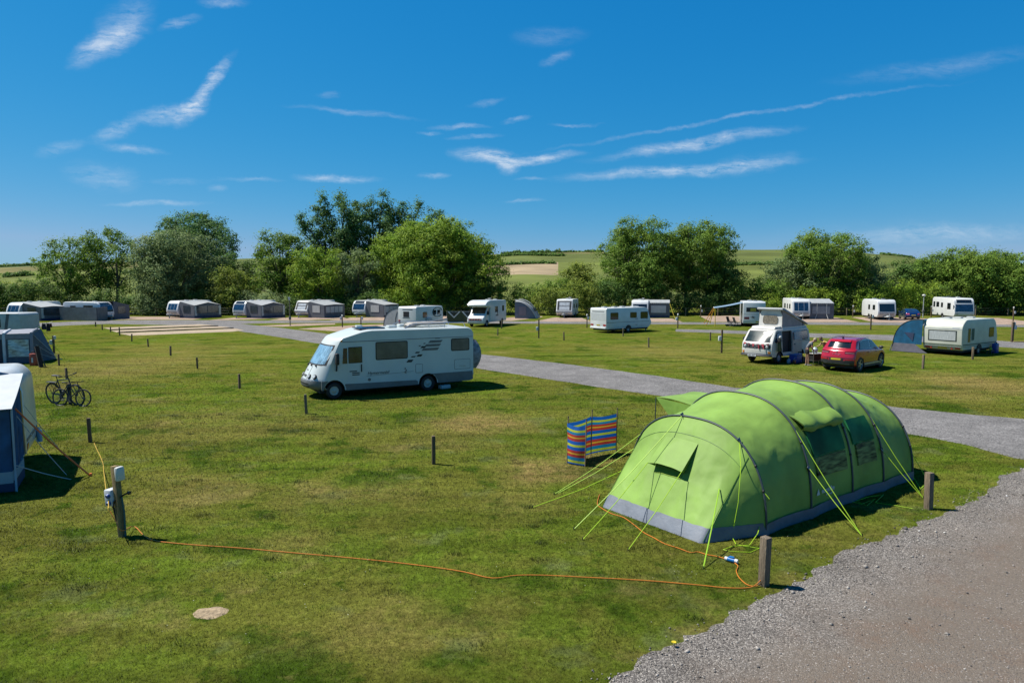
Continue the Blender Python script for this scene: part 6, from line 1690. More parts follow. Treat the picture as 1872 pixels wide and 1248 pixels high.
# front awning-window: green mesh opening and flap propped out
op = MB(); A = [[front(u, t, .008) for u in lin(.452, .562, 9)] for t in lin(.26, .56, 7)]; op.grid(A); op.grid([[p + Vector((.8,0,-.6))*.02 for p in r] for r in A]); op.build('front_opening', mat('olive_green_opening', (.24,.38,.035), .8, var=.2, trans=.2), tent, 60)
fl = MB(); A = []
for k, f in enumerate(lin(0, 1, 6)):
    t = .215 + .265*f
    A.append([front(u + .012*f*(-1 if u < .5 else 1), t, .012) + Vector((-.19*f, 0, .05*f + .03*math.sin(u*40)*f*.5)) for u in lin(.448, .568, 9)])
fl.grid(A); fl.grid([[p + Vector((.01,0,-.012)) for p in r] for r in A]); fl.grid([A[-1], [p + Vector((.01,0,-.012)) for p in A[-1]]])
flap = fl.build('window_flap', fly, tent, 60, recalc=False)
for e in (0, -1):
    m = MB(); m.add([A[0][e], A[-1][e], front(.448 if e == 0 else .568, .50, .012)], [(0,1,2)]); m.add([A[0][e]+Vector((.012,0,0)), A[-1][e]+Vector((.012,0,0)), front(.448 if e == 0 else .568, .50, .002)], [(0,2,1)])
    m.build('flap_gusset', mat('gusset_green', (.34,.55,.07), .6, trans=.4), tent, None)
for u in (.24, .76):
    m = MB(); m.tube([front(u, t, .004) for t in lin(0.02, .98, 12)], .007, 4); m.build('seam', mat('darker_green_seam', (.06,.17,.02), .6), tent)
for t in (.16,):
    m = MB(); m.tube([front(u, t, .004) for u in lin(.25, .75, 24)], .006, 4); m.build('seam', mat('darker_green_seam', (.06,.17,.02)), tent)
# pole arches in sleeves
for i, (s, w, h) in enumerate(AR):
    m = MB(); m.tube([sect(s, math.pi*j/40, .018) for j in range(41)], .022, 6); po = m.build('pole_arch', pole_m, tent)
    for a in (.35, .62, math.pi-.62, math.pi-.35):
        p = sect(s, a, .02); MB().ell(p, (.035,.03,.035), 6, 5).build('pole_clip', black, po)
# ground skirt all round
zs = .24
cols = []
for s in SS[::-1]: cols.append((sect(s, 0, .05), sect(s, a_at(s, zs), .05)))
for u in lin(0.01, .99, 50):
    b0 = front(u, 1, .03); t = 1.0
    while front(u, t).z < zs and t > 0: t -= .01
    cols.append((b0, front(u, t, .03)))
for s in SS: cols.append((sect(s, math.pi, .05), sect(s, a_at(s, zs, 1), .05)))
mb = MB(); mb.grid([[Vector((b.x, b.y, .004)), b.lerp(c_, .5) + Vector((0,0,0)), c_] for b, c_ in cols]); mb.build('ground_skirt', skirt_m, tent, 60, recalc=False)
# side windows on the right
def side_patch(s0, s1, z0, z1, off, nm, m_, ns=8, nz=6, par_=None):
    A = [[sect(s, a_at(s, z), off) for s in lin(s0, s1, ns)] for z in lin(z0, z1, nz)]
    B = [[sect(s, a_at(s, z), off - .06) for s in lin(s0, s1, ns)] for z in lin(z0, z1, nz)]
    mb = MB(); mb.grid(A); mb.grid(B); mb.grid([A[0], B[0]]); mb.grid([A[-1], B[-1]]); mb.grid([[r[0] for r in A],[r[0] for r in B]]); mb.grid([[r[-1] for r in A],[r[-1] for r in B]])
    return mb.build(nm, m_, par_ or tent, 60)
tw_m = mat('teal_window_film', (.022,.165,.062), .6, var=.35, vs=1.5, spec=.08, bump=.25, bs=5)
cw_m = mat('clear_window_film', (.17,.23,.075), .55, var=.6, vs=3, stretch=(1,1,6), spec=.1, bump=.4, bs=5)
side_patch(3.40, 4.72, 1.25, 1.78, .045, 'side_window', tw_m); side_patch(3.42, 4.70, .80, 1.22, .045, 'side_window', cw_m)
side_patch(5.15, 6.12, 1.28, 1.80, .045, 'side_window', tw_m); side_patch(5.25, 6.08, .78, 1.25, .045, 'side_window', cw_m)
# rolled canopy over the first window
A = []
for f in lin(0, 1, 8):
    row = []
    for s in lin(3.25, 4.80, 15):
        z = 2.12 - .30*f; p = sect(s, a_at(s, z), .02)
        bul = .17*math.sin(math.pi*min(1, f*1.05))**.7 + (.10 + .05*math.sin(s*9))*f
        row.append(p + Vector((0, -bul, .03*math.sin(s*7 + f*3) - .06*f*abs(math.sin((s-3.25)*6)))))
    A.append(row)
mb = MB(); mb.grid(A); mb.grid([[p + Vector((0,.02,-.012)) for p in r] for r in A]); mb.build('rolled_canopy', fly, tent, 60, recalc=False)
for s in (3.75, 4.3): 
    p = sect(s, a_at(s, 1.80), .10); MB().box(p.x-.06,p.x+.06,p.y-.02,p.y+.02,p.z-.03,p.z+.02).build('toggle', black, tent)
# door canopy standing out on the far side
A = []
for f in lin(0, 1, 6):
    A.append([sect(s, a_at(s, 1.95, 1), .02) + Vector((0, 1.25*f, .10*math.sin(f*2.2) - .02*f)) for s in lin(3.15, 4.75, 7)])
mb = MB(); mb.grid(A); mb.grid([[p - Vector((0,0,.012)) for p in r] for r in A]); mb.build('door_canopy', fly, tent, 60, recalc=False)
m = MB(); m.add([A[0][0], A[-1][0], sect(3.15, a_at(3.15, 1.2, 1), .03)], [(0,1,2)]); m.build('canopy_cheek', fly, tent, None)
for e in (0, -1): MB().tube([A[-1][e], A[-1][e] + Vector((0,.05,-A[-1][e].z))], .014, 5).build('canopy_pole', pole_m, tent)
# maker's lettering low on the side
p0 = sect(3.62, a_at(3.62, .50), .05); p1 = sect(3.62, a_at(3.62, .62), .05)
white_print = mat('white_print', (.62,.66,.62), .6)
text('side_lettering', 'eurohike', .15, white_print, tent, frame(p0 + Vector((.18,0,0)), (1,0,0), p1-p0), .003, bold=.002)
p2 = sect(3.62, a_at(3.62, .40), .05); text('small_lettering', 'buckingham', .075, white_print, tent, frame(p2 + Vector((.26,0,0)), (1,0,0), p1-p0), .003)
mp = frame(p0 + Vector((-.24,0,0)), (1,0,0), p1-p0); MB().plate([(-.07,-.06,0),(.07,-.06,0),(.02,.07,0)], .004, M=mp).build('triangle_logo', white_print, tent)
# guy lines (bright lime cord)
lime = mat('lime_guy_cord', (.42,.68,.02), .5, var=.05)
rib = mat('lime_webbing', (.34,.62,.03), .6)
toL = lambda w: Vector(((w-Fc).dot(ax), (w-Fc).dot(nx), w.z))
def near_arch(i, px, py):
    best = None
    for k in range(0, 121):
        p = sect(AR[i][0], math.pi*k/120, .03); q = PJ(toW(p)); d = (q[0]-px)**2 + (q[1]-py)**2
        if best is None or d < best[0]: best = (d, p)
    return best[1]
def near_front(px, py):
    best = None
    for u in lin(0, 1, 51):
        for t in lin(0, 1, 31):
            p = front(u, t, .02); q = PJ(toW(p)); d = (q[0]-px)**2 + (q[1]-py)**2
            if best is None or d < best[0]: best = (d, p)
    return best[1]
def gline(a, gpx, r=.0085, m_=lime):
    g = toL(G(*gpx)); guy(tent, a, g + Vector((0,0,.01)), r, m_, 'guy_line')
    MB().tube([g + Vector((0,0,-.05)), g + Vector((0,0,.06))], .01, 5).build('peg', dark, tent)
gline(near_arch(0, 1246, 766), (1049, 968))
flc = [front(.436, .48, .012) + Vector((-.19,0,.05)), front(.58, .48, .012) + Vector((-.19,0,.05))]
flc.sort(key=lambda p: PJ(toW(p))[0])
gline(flc[0], (1065, 987)); gline(flc[1], (1148, 1006))
gline(near_front(1313, 893), (1285.5, 1040), .012, rib)
gline(near_arch(0, 1167, 790), (1013, 904)); gline(near_arch(0, 1150, 815), (1018, 903)); gline(near_arch(0, 1139, 849), (973, 928))
gline(near_arch(1, 1445, 790), (1576, 980)); gline(near_arch(1, 1480, 857), (1576, 980))
gline(near_arch(3, 1575, 769), (1688, 911)); gline(near_arch(3, 1605, 825), (1688, 911))
gline(near_arch(4, 1662, 830), (1697, 880))
def loose(pts, r=.0075): MB().tube(pts, r, 5).build('loose_guy', lime, tent)
a0 = near_arch(0, 1327, 826); a1 = near_arch(0, 1384, 900)
g_ = lambda x, y, z=.012: toL(G(x, y)) + Vector((0,0,z))
loose([a0, a0.lerp(g_(1339, 991), .25) + Vector((-.12,-.16,0)), a0.lerp(g_(1339, 991), .6) + Vector((-.10,-.14,0)), g_(1338, 985, .05), g_(1346, 996), g_(1365, 999), g_(1388, 1003), g_(1372, 1010), g_(1340, 1009), g_(1322, 1005), g_(1340, 999), g_(1370, 997), g_(1385, 985, .12), g_(1398, 960, .45), a1 + Vector((0,-.12,-.1)), a1])
a0 = near_arch(2, 1517, 772); loose([a0, near_arch(2, 1535, 850), near_arch(2, 1548, 900), g_(1556, 918, .03), g_(1575, 922), g_(1600, 912), g_(1585, 925), g_(1565, 916), g_(1590, 908), g_(1615, 905), g_(1600, 919), g_(1640, 925), g_(1668, 930)])
loose([near_arch(4, 1619, 759), near_arch(4, 1645, 810), near_arch(4, 1665, 870), g_(1682, 893), g_(1690, 887), g_(1680, 898)])
for (i, px, py) in ((0, 1246, 768), (0, 1327, 826), (1, 1480, 857), (2, 1517, 772), (3, 1605, 825)):
    p = near_arch(i, px, py); MB().plate([p + Vector((-.09,0,.03)), p + Vector((.03,-.05,-.1)), p + Vector((.06,.05,.05))], .012).build('guy_tab', skirt_m, tent)

# ------------------------------------------------------------------ striped windbreak
wb = [G(1069.5, 853), G(1036.5, 847), G(1080, 835), G(1126, 827)]
w0 = wb[0]
def stripe_mat():
    m = bpy.data.materials.new('striped_windbreak_cloth'); m.use_nodes = True
    nt = m.node_tree; N = nt.nodes; L = nt.links; b = N['Principled BSDF']; b.inputs['Roughness'].default_value = .7
    tcn = N.new('ShaderNodeTexCoord'); sp = N.new('ShaderNodeSeparateXYZ'); L.new(tcn.outputs['UV'], sp.inputs[0])
    rp = N.new('ShaderNodeValToRGB'); rp.color_ramp.interpolation = 'CONSTANT'
    B, Y, Tq, Rd, Og = (.006,.12,.48), (.55,.60,.04), (.01,.22,.42), (.50,.045,.03), (.75,.42,.03)
    seq = [(B,.0),(Y,.035),(Tq,.10),(Rd,.19),(Og,.26),(Rd,.30),(B,.37),(Y,.46),(B,.52),(Rd,.61),(Og,.68),(Rd,.715),(Tq,.775),(Y,.84),(B,.90)]
    e = rp.color_ramp.elements
    for i, (c_, p) in enumerate(seq):
        k = e[0] if i == 0 else (e[1] if i == 1 else e.new(p)); k.position = p; k.color = (*c_, 1)
    L.new(sp.outputs['Y'], rp.inputs['Fac']); L.new(rp.outputs[0], b.inputs['Base Color'])
    tr = N.new('ShaderNodeBsdfTranslucent'); L.new(rp.outputs[0], tr.inputs['Color']); ms = N.new('ShaderNodeMixShader'); ms.inputs[0].default_value = .3
    L.new(b.outputs[0], ms.inputs[1]); L.new(tr.outputs[0], ms.inputs[2]); L.new(ms.outputs[0], N['Material Output'].inputs['Surface'])
    return m
tw = thing('windbreak', 'blue, red and yellow striped windbreak on wooden poles left of the green tent', 'windbreak', w0)
stm = stripe_mat()
hs = [(.03,1.14),(.03,1.16),(.10,1.20),(.10,1.18)]
for k in range(3):
    a, b_ = wb[k]-w0, wb[k+1]-w0; d = (b_-a); nr = Vector((-d.y, d.x, 0)).normalized()
    rows = []; uv = []
    for f in lin(0, 1, 13):
        zb = hs[k][0] + (hs[k+1][0]-hs[k][0])*f; zt = hs[k][1] + (hs[k+1][1]-hs[k][1])*f - .05*math.sin(math.pi*f)
        row = []
        for v in lin(0, 1, 10):
            bul = .07*math.sin(math.pi*f)*math.sin(math.pi*(.15+.7*v)) + .012*mnoise.noise(Vector((f*5+k*9, v*4, 1)))
            row.append(a + d*f + nr*bul + Vector((0,0,zb + (zt-zb)*v)))
        rows.append(row)
    mb = MB(); mb.grid(rows); o = mb.build('striped_panel', stm, tw, 60, recalc=False)
    uvl = o.data.uv_layers.new(name='UVMap')
    for lp in o.data.loops:
        vi = lp.vertex_index; uvl.data[lp.index].uv = ((vi // 10)/12, (vi % 10)/9)
for p, h in zip(wb, (1.33,1.33,1.38,1.34)): 
    q = p - w0; MB().cyl(q + Vector((0,0,-.1)), q + Vector((.03,0,h)), .016, n=8).build('pole', mat('windbreak_wood', (.30,.20,.12), .7, stretch=(8,8,1)), tw); MB().ell(q + Vector((.03,0,h)), (.022,.022,.022), 8, 6).build('pole_cap', black, tw)
tw2 = [o for o in COL.objects if o.parent == tw]
# ------------------------------------------------------------------ timber marker posts
def dist_of(y): return CAM_H*FPX/(y - HOR)
def make_post(label, px, yb, yt, m_=timber, w=.10, group='timber marker posts on the pitches'):
    d = dist_of(yb); h = (yb - yt)/FPX*d
    g = G(px, yb); rd = random.Random(int(px*7+yb))
    o = MB().box(-w/2, w/2, -w/2, w/2, -.2, h, ch=.012).build('marker_post', m_, None)
    tag(o, label, 'post', group); o.location = g; o.rotation_euler = (R(rd.uniform(-2,2)), R(rd.uniform(-2,2)), rd.uniform(0, 1.2))
    return o
mp = [
 ('tall grey timber post at the road edge with an orange cable looped round its foot',1396,1069,977,timber_old,.14),
 ('grey timber post at the right rear corner of the green tent',1697,930,862,timber_old,.14),
 ('dark timber post standing alone in the middle of the grass left of the windbreak',793,848,795,timber,.10),
 ('dark timber post near the left edge with a yellow cable at its foot',165,808,763,timber,.10),
 ('timber post just in front of the big motorhome\'s front bumper',560,756,720,timber_old,.10),
 ('timber post left of the big motorhome, alone on the grass',438,710,683,timber,.10),
 ('timber post behind the two bicycles',122,692,672,timber,.10),
 ('timber post the bicycles lean against',129,739,700,timber,.11),
 ('timber post halfway along the diagonal row between buff pads and big motorhome',361,674,653,timber,.10),
 ('timber post next but one to the buff pads in the diagonal row',312,650,632,timber,.10),
 ('timber post in the diagonal row just below the buff gravel pads',271,634,619,timber,.10),
 ('timber post touching the near corner of the buff gravel pads',241,624,610,timber,.10),
 ('timber post at the near left corner of the buff gravel pads, with edging boards behind',219,613.5,598,timber,.11),
 ('timber post on the left edge of the middle buff gravel pad',202,607,597,timber,.11),
 ('timber post at the far left corner of the buff gravel pads',187,603,593,timber,.11),
 ('timber post next to the lane below the grey screen wall',175,597,588,timber,.11),
 ('short timber post beside the sloping corner of the dark blue-grey awning',108,668,647,timber,.10),
 ('slim timber post on the grass left of the side track end',1031,622,606.5,timber,.10),
 ('timber post in front of the wheel of the white touring caravan',1139,614.5,599.5,timber_old,.10),
 ('pale topped timber post on the grass right of the white touring caravan',1186,635,616.5,timber_old,.10),
 ('timber post just left of the tall hook-up post by the camper van',1298.5,622.5,607,timber,.10),
 ('timber post below the overcab motorhome, on the grass',910,613,600,timber_old,.10),
 ('timber post in front of the overcab motorhome side',917,600.5,584,timber,.10),
 ('timber post with a pale top between the red car and the blue annex',1687,674,648,timber_old,.11),
 ('light brown timber post in front of the old cream caravan side',1778,657,634,mat('light_brown_timber',(.24,.17,.10),.85,var=.3,stretch=(6,6,.8)),.12),
]
for (lb, px, yb, yt, m_, w) in mp: make_post(lb, px, yb, yt, m_, w)
# thick dark leaning post by the awning on the left
t = thing('water_post', 'thick black leaning post with a thin stay beside the blue-grey awning', 'post', G(74.5, 671))
MB().tube([(.05,0,-.1),(-.18,0,1.26)], [.15,.14], 4).build('shaft', mat('blackened_timber', (.03,.022,.018), .85, var=.3), t); MB().tube([(.33,0,0),(.10,0,.55)], .02, 5).build('stay', timber, t); MB().tube([(.18,.1,0),(-.02,.05,1.2)], .018, 5).build('pipe', greyplast, t)
t = thing('folded_box', 'upright orange-red box standing between the blue-grey awning and the thick black post', 'box', G(62.5, 668))
MB().box(-.19,.19,-.14,.14,0,.74,ch=.03).build('case', mat('orange_red_plastic', (.42,.07,.035), .5, var=.12), t); MB().tube([(-.12,0,.73),(-.08,0,.86),(.08,0,.86),(.12,0,.73)], .03, 6).build('handle', black, t); MB().box(-.05,.05,-.147,-.14,.2,.5).build('front_label', wplate, t)
t.name = 'fuel_can'; t['category'] = 'can'; t['label'] = 'upright orange-red can standing between the blue-grey awning and the thick black post'

# ------------------------------------------------------------------ electric hook-up posts
blue_sock = mat('blue_socket', (.01,.07,.30), .4)
def hookup(label, px, yb, yt, box=True, lamp='side', boxz=.66, bside=-1, w=.11, rz=0.0, fine=False, group='electric hook-up posts'):
    d = dist_of(yb); h = (yb - yt)/FPX*d
    t = thing('hookup_post', label, 'hook-up post', G(px, yb), rz, group)
    MB().box(-w/2, w/2, -w/2, w/2, -.2, h, ch=.01).build('shaft', mat('tan_timber', (.29,.205,.085), .85, var=.3, vs=6, bump=.4, bs=25, stretch=(6,6,.7)) if fine else timber, t)
    if box:
        z = h*boxz; bx = bside*(w/2 + .09)
        b = MB().box(bx-.10, bx+.10, -.12, .10, z-.17, z+.17, ch=.03).build('socket_box', mat('white_socket_box', (.62,.65,.68), .4, var=.06), t)
        if fine:
            for dz in (.06, -.09):
                MB().cyl((bx+.04, -.115, z+dz), (bx+.04, -.16, z+dz-.02), .045, n=12).build('socket', blue_sock, b)
            MB().cyl((bx, -.02, z-.16), (bx+.08, 0, 0), .018, n=6).build('supply_conduit', black, t)
    if lamp == 'side':
        m = MB(); m.box(w/2+.005, w/2+.11, -.09, .09, h-.30, h-.01, ch=.04); m.build('lamp_shade', mat('opal_lamp', (.70,.70,.64), .4), t)
    elif lamp == 'top':
        m = MB(); m.cyl((0,0,h), (0,0,h+.06), .07, n=10); m.ell((0,0,h+.14), (.10,.10,.11), 10, 8); m.build('lamp_shade', mat('opal_lamp', (.70,.70,.64), .4), t)
    return t
hk = hookup('tall brown hook-up post in the left foreground with white socket box, lamp and tap', 224, 980, 848, True, 'side', .56, -1, .115, R(12), True)
hk.rotation_euler = (R(1), R(-3.5), R(-22))
m = MB(); m.tube([(.05,.02,.80),(.14,.02,.86),(.34,-.02,.92)], .018, 6); m.tube([(.33,-.02,.92),(.37,-.02,.92)], .035, 6); m.tube([(.33,-.08,.93),(.33,.05,.93)], .012, 5); m.tube([(.05,.0,.8),(-.02,-.08,.74),(-.08,-.08,.62)], .016, 5); m.build('tap', mat('dark_brass_tap', (.06,.04,.035), .45, .5), hk)
MB().tube([(.10,.0,.82),(.10,.02,.5),(.085,.01,.12),(.07,0,0)], .018, 6).build('water_pipe', mat('teal_hose', (.03,.12,.13), .5), hk)
hookup('hook-up post with a white lamp and box beside the dark blue-grey awning', 99, 646, 613, True, 'side', .62, -1)
hookup('hook-up post with pale cap behind the hanging dark laundry at left', 70, 609, 594, False, 'side')
hookup('brown hook-up post with a grey box by the camper van front', 1319, 645, 602, True, None, .62, -1, .12)
hookup('dark hook-up post with white box left of the white touring caravan', 985, 618, 583, True, None, .5, -1, .12)
hookup('hook-up post with a lamp right behind the front of the white touring caravan rear', 1073, 599, 578, True, 'top', .85, 1)
hookup('hook-up post with a round lamp right of the white touring caravan nose', 1239, 600, 577, True, 'top', .75, -1)
hookup('hook-up post in front of the solar-panelled caravan', 1591.5, 603, 574, True, None, .85, 1, .12)
hookup('hook-up post with a lamp, left one of two above the big motorhome roof', 626, 598, 579, True, 'top', .85, -1)
hookup('hook-up post with a flat top box, right one of two above the big motorhome roof', 660, 597, 580, True, None, .9, 1)
hookup('pale hook-up post between the three-window caravan\'s awning and the solar-panelled caravan', 1559, 580, 561, True, 'top', .6, 1)
hookup('pale hook-up post left of the pale blue canopy by the hedge', 1281, 579, 561, True, 'top', .6, 1)
hookup('pale hook-up post beside the right end motorhome, right of the tall lamp post', 1702, 580, 562, True, 'top', .7, 1)
hookup('hook-up post at far right by the hedge with lamp above the wire fence', 1852, 587, 564, True, 'top', .7, 1)
hookup('thick hook-up post at far right beside the side track with a pale box', 1850, 625, 588, True, 'side', .72, 1, .16)
t = thing('wood_offcut', 'pale wooden stake lying at the foot of the big far right hook-up post', 'stake', G(1864, 625.5), R(-10)); MB().box(-.5,.5,-.05,.05,.0,.07,ch=.01).build('stake', mat('pale_wood', (.42,.30,.18), .8), t); MB().tube([(.3,0,.05),(.7,.3,.02)], .03, 5).build('splinter', mat('pale_wood', (.42,.30,.18)), t)
# lamp posts
def lamp_post(label, px, yb, yt, m_, head):
    d = dist_of(yb); h = (yb - yt)/FPX*d
    t = thing('lamp_post', label, 'lamp post', G(px, yb), 0, 'lamp posts')
    MB().cyl((0,0,-.1),(0,0,h-.3),.06,.045,10).build('pole', m_, t); m = MB()
    if head: m.cyl((0,0,h-.34),(0,0,h-.22),.10,.20,12); m.ell((0,0,h-.14),(.24,.24,.16),12,8)
    else: m.box(-.14,.06,-.08,.08,h-.36,h,ch=.02)
    m.build('lamp_head', mat('opal_lamp', (.70,.70,.64), .4), t); MB().box(-.12,.12,-.10,.10,h*.22,h*.33,ch=.02).build('junction_box', greyplast, t)
    return t
lamp_post('slim pale lamp post with a round head between the blue car and right end motorhome', 1687, 580, 538, greywhite, True)
lamp_post('tall thin timber lamp post in front of the third awning on the left', 530.5, 595.5, 543, mat('silvered_timber', (.20,.17,.13), .85, var=.2), False)

# wire fence along the hedge foot
def fence(label, pxs, y, n):
    a, b = G(pxs[0], y), G(pxs[1], y); d = (b-a)
    t = thing('wire_fence', label, 'fence', a)
    for k in range(n + 1):
        p = d*(k/n); MB().box(p.x-.06,p.x+.06,p.y-.06,p.y+.06,-.2,1.2,ch=.01).build('fence_post', timber_old, t)
    for z in (.4,.8,1.15): MB().tube([Vector((0,0,z)), d + Vector((0,0,z))], .007, 4).build('wire', greyplast, t)
fence('post and wire fence before the dark hedge on the left half of the field', (-60, 860), 577.2, 16)
fence('post and wire fence in front of the hedge on the right half of the field', (900, 1960), 577.6, 18)
# edging boards between the buff pads
for (a, b, lb) in (((203,603.3),(399,596),'dark edging board between the far and middle buff gravel pads'),((215,608.3),(427,600),'dark edging board between the middle and near buff gravel pads')):
    p, q = G(*a), G(*b); d = q-p
    o = MB().box(0, d.length, -.05, .05, 0, .10).build('edging_board', timber, None); o.location = p; o.rotation_euler = (0,0,math.atan2(d.y,d.x)); tag(o, lb, 'edging board')

# ------------------------------------------------------------------ cables
orange = mat('orange_cable', (.62,.20,.02), .45, var=.08); yellow_c = mat('yellow_cable', (.55,.36,.03), .5)
def smooth(pts, n=4):
    out = []
    for i in range(len(pts)-1):
        p0, p1, p2, p3 = pts[max(0,i-1)], pts[i], pts[i+1], pts[min(len(pts)-1,i+2)]
        for k in range(n):
            t = k/n; out.append(.5*((2*p1) + (p2-p0)*t + (2*p0-5*p1+4*p2-p3)*t*t + (3*p1-p0-3*p2+p3)*t**3))
    out.append(pts[-1]); return out
def cable(name, label, pts, r, m_):
    return tag(MB().tube(smooth(pts), r, 6).build(name, m_), label, 'cable')
gz = lambda x, y, z=.020: G(x, y) + Vector((0,0,z))
bx = hk.location
cable('power_cable', 'long orange cable running across the foreground grass from the hook-up post to the road post', [bx + Vector((-.12,-.17,.58)), bx + Vector((.02,-.24,.40)), bx + Vector((.12,-.22,.2)), gz(246,966,.05), gz(272,986), gz(330,995), gz(440,1003), gz(540,1012), gz(620,1019), gz(720,1029), gz(800,1039), gz(850,1047), gz(900,1058), gz(945,1053), gz(1000,1053), gz(1060,1056), gz(1140,1060), gz(1200,1064), gz(1280,1071), gz(1330,1076), gz(1372,1075), gz(1391,1070,.10), gz(1404,1064,.16)], .009, orange)
cable('power_cable', 'orange cable curling from the road post past a blue plug to the green tent', [gz(1405,1066,.15), gz(1388,1072,.03), gz(1368,1071), gz(1352,1058), gz(1346,1045), gz(1349,1036), gz(1341,1029), gz(1330,1024), gz(1310,1018), gz(1292,1015), gz(1276,1010), gz(1262,1011), gz(1240,1003), gz(1215,995), gz(1195,984), gz(1176,974), gz(1160,961), gz(1140,947), gz(1118,940), gz(1100,930), gz(1092,922), gz(1096,905)], .009, orange)
cable('power_cable', 'yellow cable rising from the grass to the white socket box in the left foreground', [gz(172,810), gz(177,822), gz(184,836), gz(189,851), gz(190,866,.06), bx + Vector((-.24,-.02,.55)), bx + Vector((-.20,-.08,.78))], .010, yellow_c)
t = thing('cable_plug', 'blue and white connector joining the orange cable by the tent front', 'plug', gz(1337, 1027.5, .03), R(-40))
MB().cyl((-.07,0,.02),(.06,0,.02),.042,n=10).build('connector_body', mat('bright_blue_plug', (.01,.17,.50), .4), t); MB().cyl((.06,0,.02),(.12,0,.02),.036,n=10).build('white_collar', wplate, t); MB().cyl((-.12,0,.02),(-.07,0,.02),.036,n=10).build('white_collar', wplate, t); MB().box(-.04,.05,-.025,.025,.05,.085,ch=.01).build('latch_lid', mat('bright_blue_plug', (.01,.17,.50)), t)
t = thing('dandelion', 'single yellow dandelion at the grass edge by the gravel', 'flower', G(1232, 1183))
MB().tube([(0,0,0),(.01,0,.05),(.0,.01,.07)], .004, 5).build('stalk', mat('flower_stalk', (.08,.14,.03)), t)
m = MB()
for k in range(14):
    q = 2*math.pi*k/14; m.plate([(0,.01,.07),(.032*math.cos(q-.2),.01+.032*math.sin(q-.2),.078),(.036*math.cos(q),.01+.036*math.sin(q),.076),(.032*math.cos(q+.2),.01+.032*math.sin(q+.2),.078)], .004)
m.build('petals', mat('dandelion_yellow', (.72,.55,.01), .6), t)

# ------------------------------------------------------------------ bicycles
def bicycle(label, rear, frontp, lean, frame_m, group='parked bicycles'):
    a, b = G(*rear), G(*frontp); d = b-a; S = d.length/1.05
    t = thing('bicycle', label, 'bicycle', a, math.atan2(d.y, d.x), group); t.scale = (S,S,S)
    t.rotation_euler = (R(lean), 0, math.atan2(d.y, d.x))
    r = .345
    for x in (0, 1.05):
        m = MB(); m.tube([(x + r*math.cos(q), 0, r + r*math.sin(q)) for q in lin(0, 2*math.pi, 29)], .024, 6, cap=False); w = m.build('wheel', rubber, t)
        m = MB(); m.tube([(x + (r-.03)*math.cos(q), 0, r + (r-.03)*math.sin(q)) for q in lin(0, 2*math.pi, 25)], .011, 4, cap=False)
        for k in range(14): q = 2*math.pi*k/14; m.tube([(x,.02*(-1)**k,r),(x+(r-.03)*math.cos(q),0,r+(r-.03)*math.sin(q))], .004, 3)
        m.cyl((x,-.04,r),(x,.04,r),.03,n=8); m.build('spokes', greyplast, w)
    m = MB(); bb = Vector((.42,0,.29)); st = Vector((.28,0,.80)); ht = Vector((.80,0,.86)); hb = Vector((.85,0,.70)); ra = Vector((0,0,r)); fa = Vector((1.05,0,r))
    for p, q, rr in ((bb,st,.018),(st,ht,.018),(bb,hb,.021),(bb,ra+Vector((0,.04,0)),.012),(bb,ra-Vector((0,.04,0)),.012),(st,ra+Vector((0,.04,0)),.011),(st,ra-Vector((0,.04,0)),.011),(ht,hb,.021)): m.tube([p,q], rr, 6)
    m.build('frame', frame_m, t)
    m = MB(); m.tube([hb, Vector((.88,0,.64))], .02, 6)
    for s in (-1,1): m.tube([Vector((.88,s*.05,.64)), fa + Vector((0,s*.05,0))], .013, 6)
    m.build('fork', frame_m, t)
    m = MB(); m.tube([ht, Vector((.77,0,.97)), Vector((.83,0,.99))], .016, 6); m.tube([Vector((.78,-.31,1.0)), Vector((.83,-.1,.99)), Vector((.83,.1,.99)), Vector((.78,.31,1.0))], .013, 6)
    for s in (-1,1): m.tube([Vector((.79,s*.2,1.0)), Vector((.77,s*.32,1.0))], .02, 6)
    m.build('handlebar', black, t)
    m = MB(); m.tube([st, Vector((.245,0,.93))], .014, 6); m.prism(rounded([(.10,.94),(.38,.945),(.40,.965),(.10,.985)], .02), -.065, .065, .03); m.build('saddle', black, t)
    m = MB(); m.cyl(bb + Vector((0,-.05,0)), bb + Vector((0,-.06,0)), .09, n=14); m.tube([bb + Vector((0,-.07,0)), bb + Vector((.12,-.08,-.11))], .012, 5); m.tube([bb + Vector((0,.07,0)), bb + Vector((-.12,.08,.11))], .012, 5); m.box(.49,.59,-.17,-.08,.17,.19); m.box(.25,.35,.08,.17,.39,.41); m.build('crankset', dark, t)
    return t
bicycle('dark bicycle with a rear rack, left one of the two leaning on the post', (101,737), (143,740.5), 6, mat('dark_navy_frame', (.02,.025,.045), .35))
t = bicycle('dark bicycle without a rack, right one of the two leaning on the post', (110,741.5), (152,742.8), -5, mat('dark_blue_frame', (.025,.03,.05), .35))
t = [o for o in COL.objects if o.name == 'bicycle'][0]
m = MB(); m.box(-.22,.2,-.06,.06,.72,.735)
for s in (-1,1): m.tube([(-.15,s*.05,.72),(0,s*.06,.36)], .007, 4)
m.build('rear_rack', black, t)

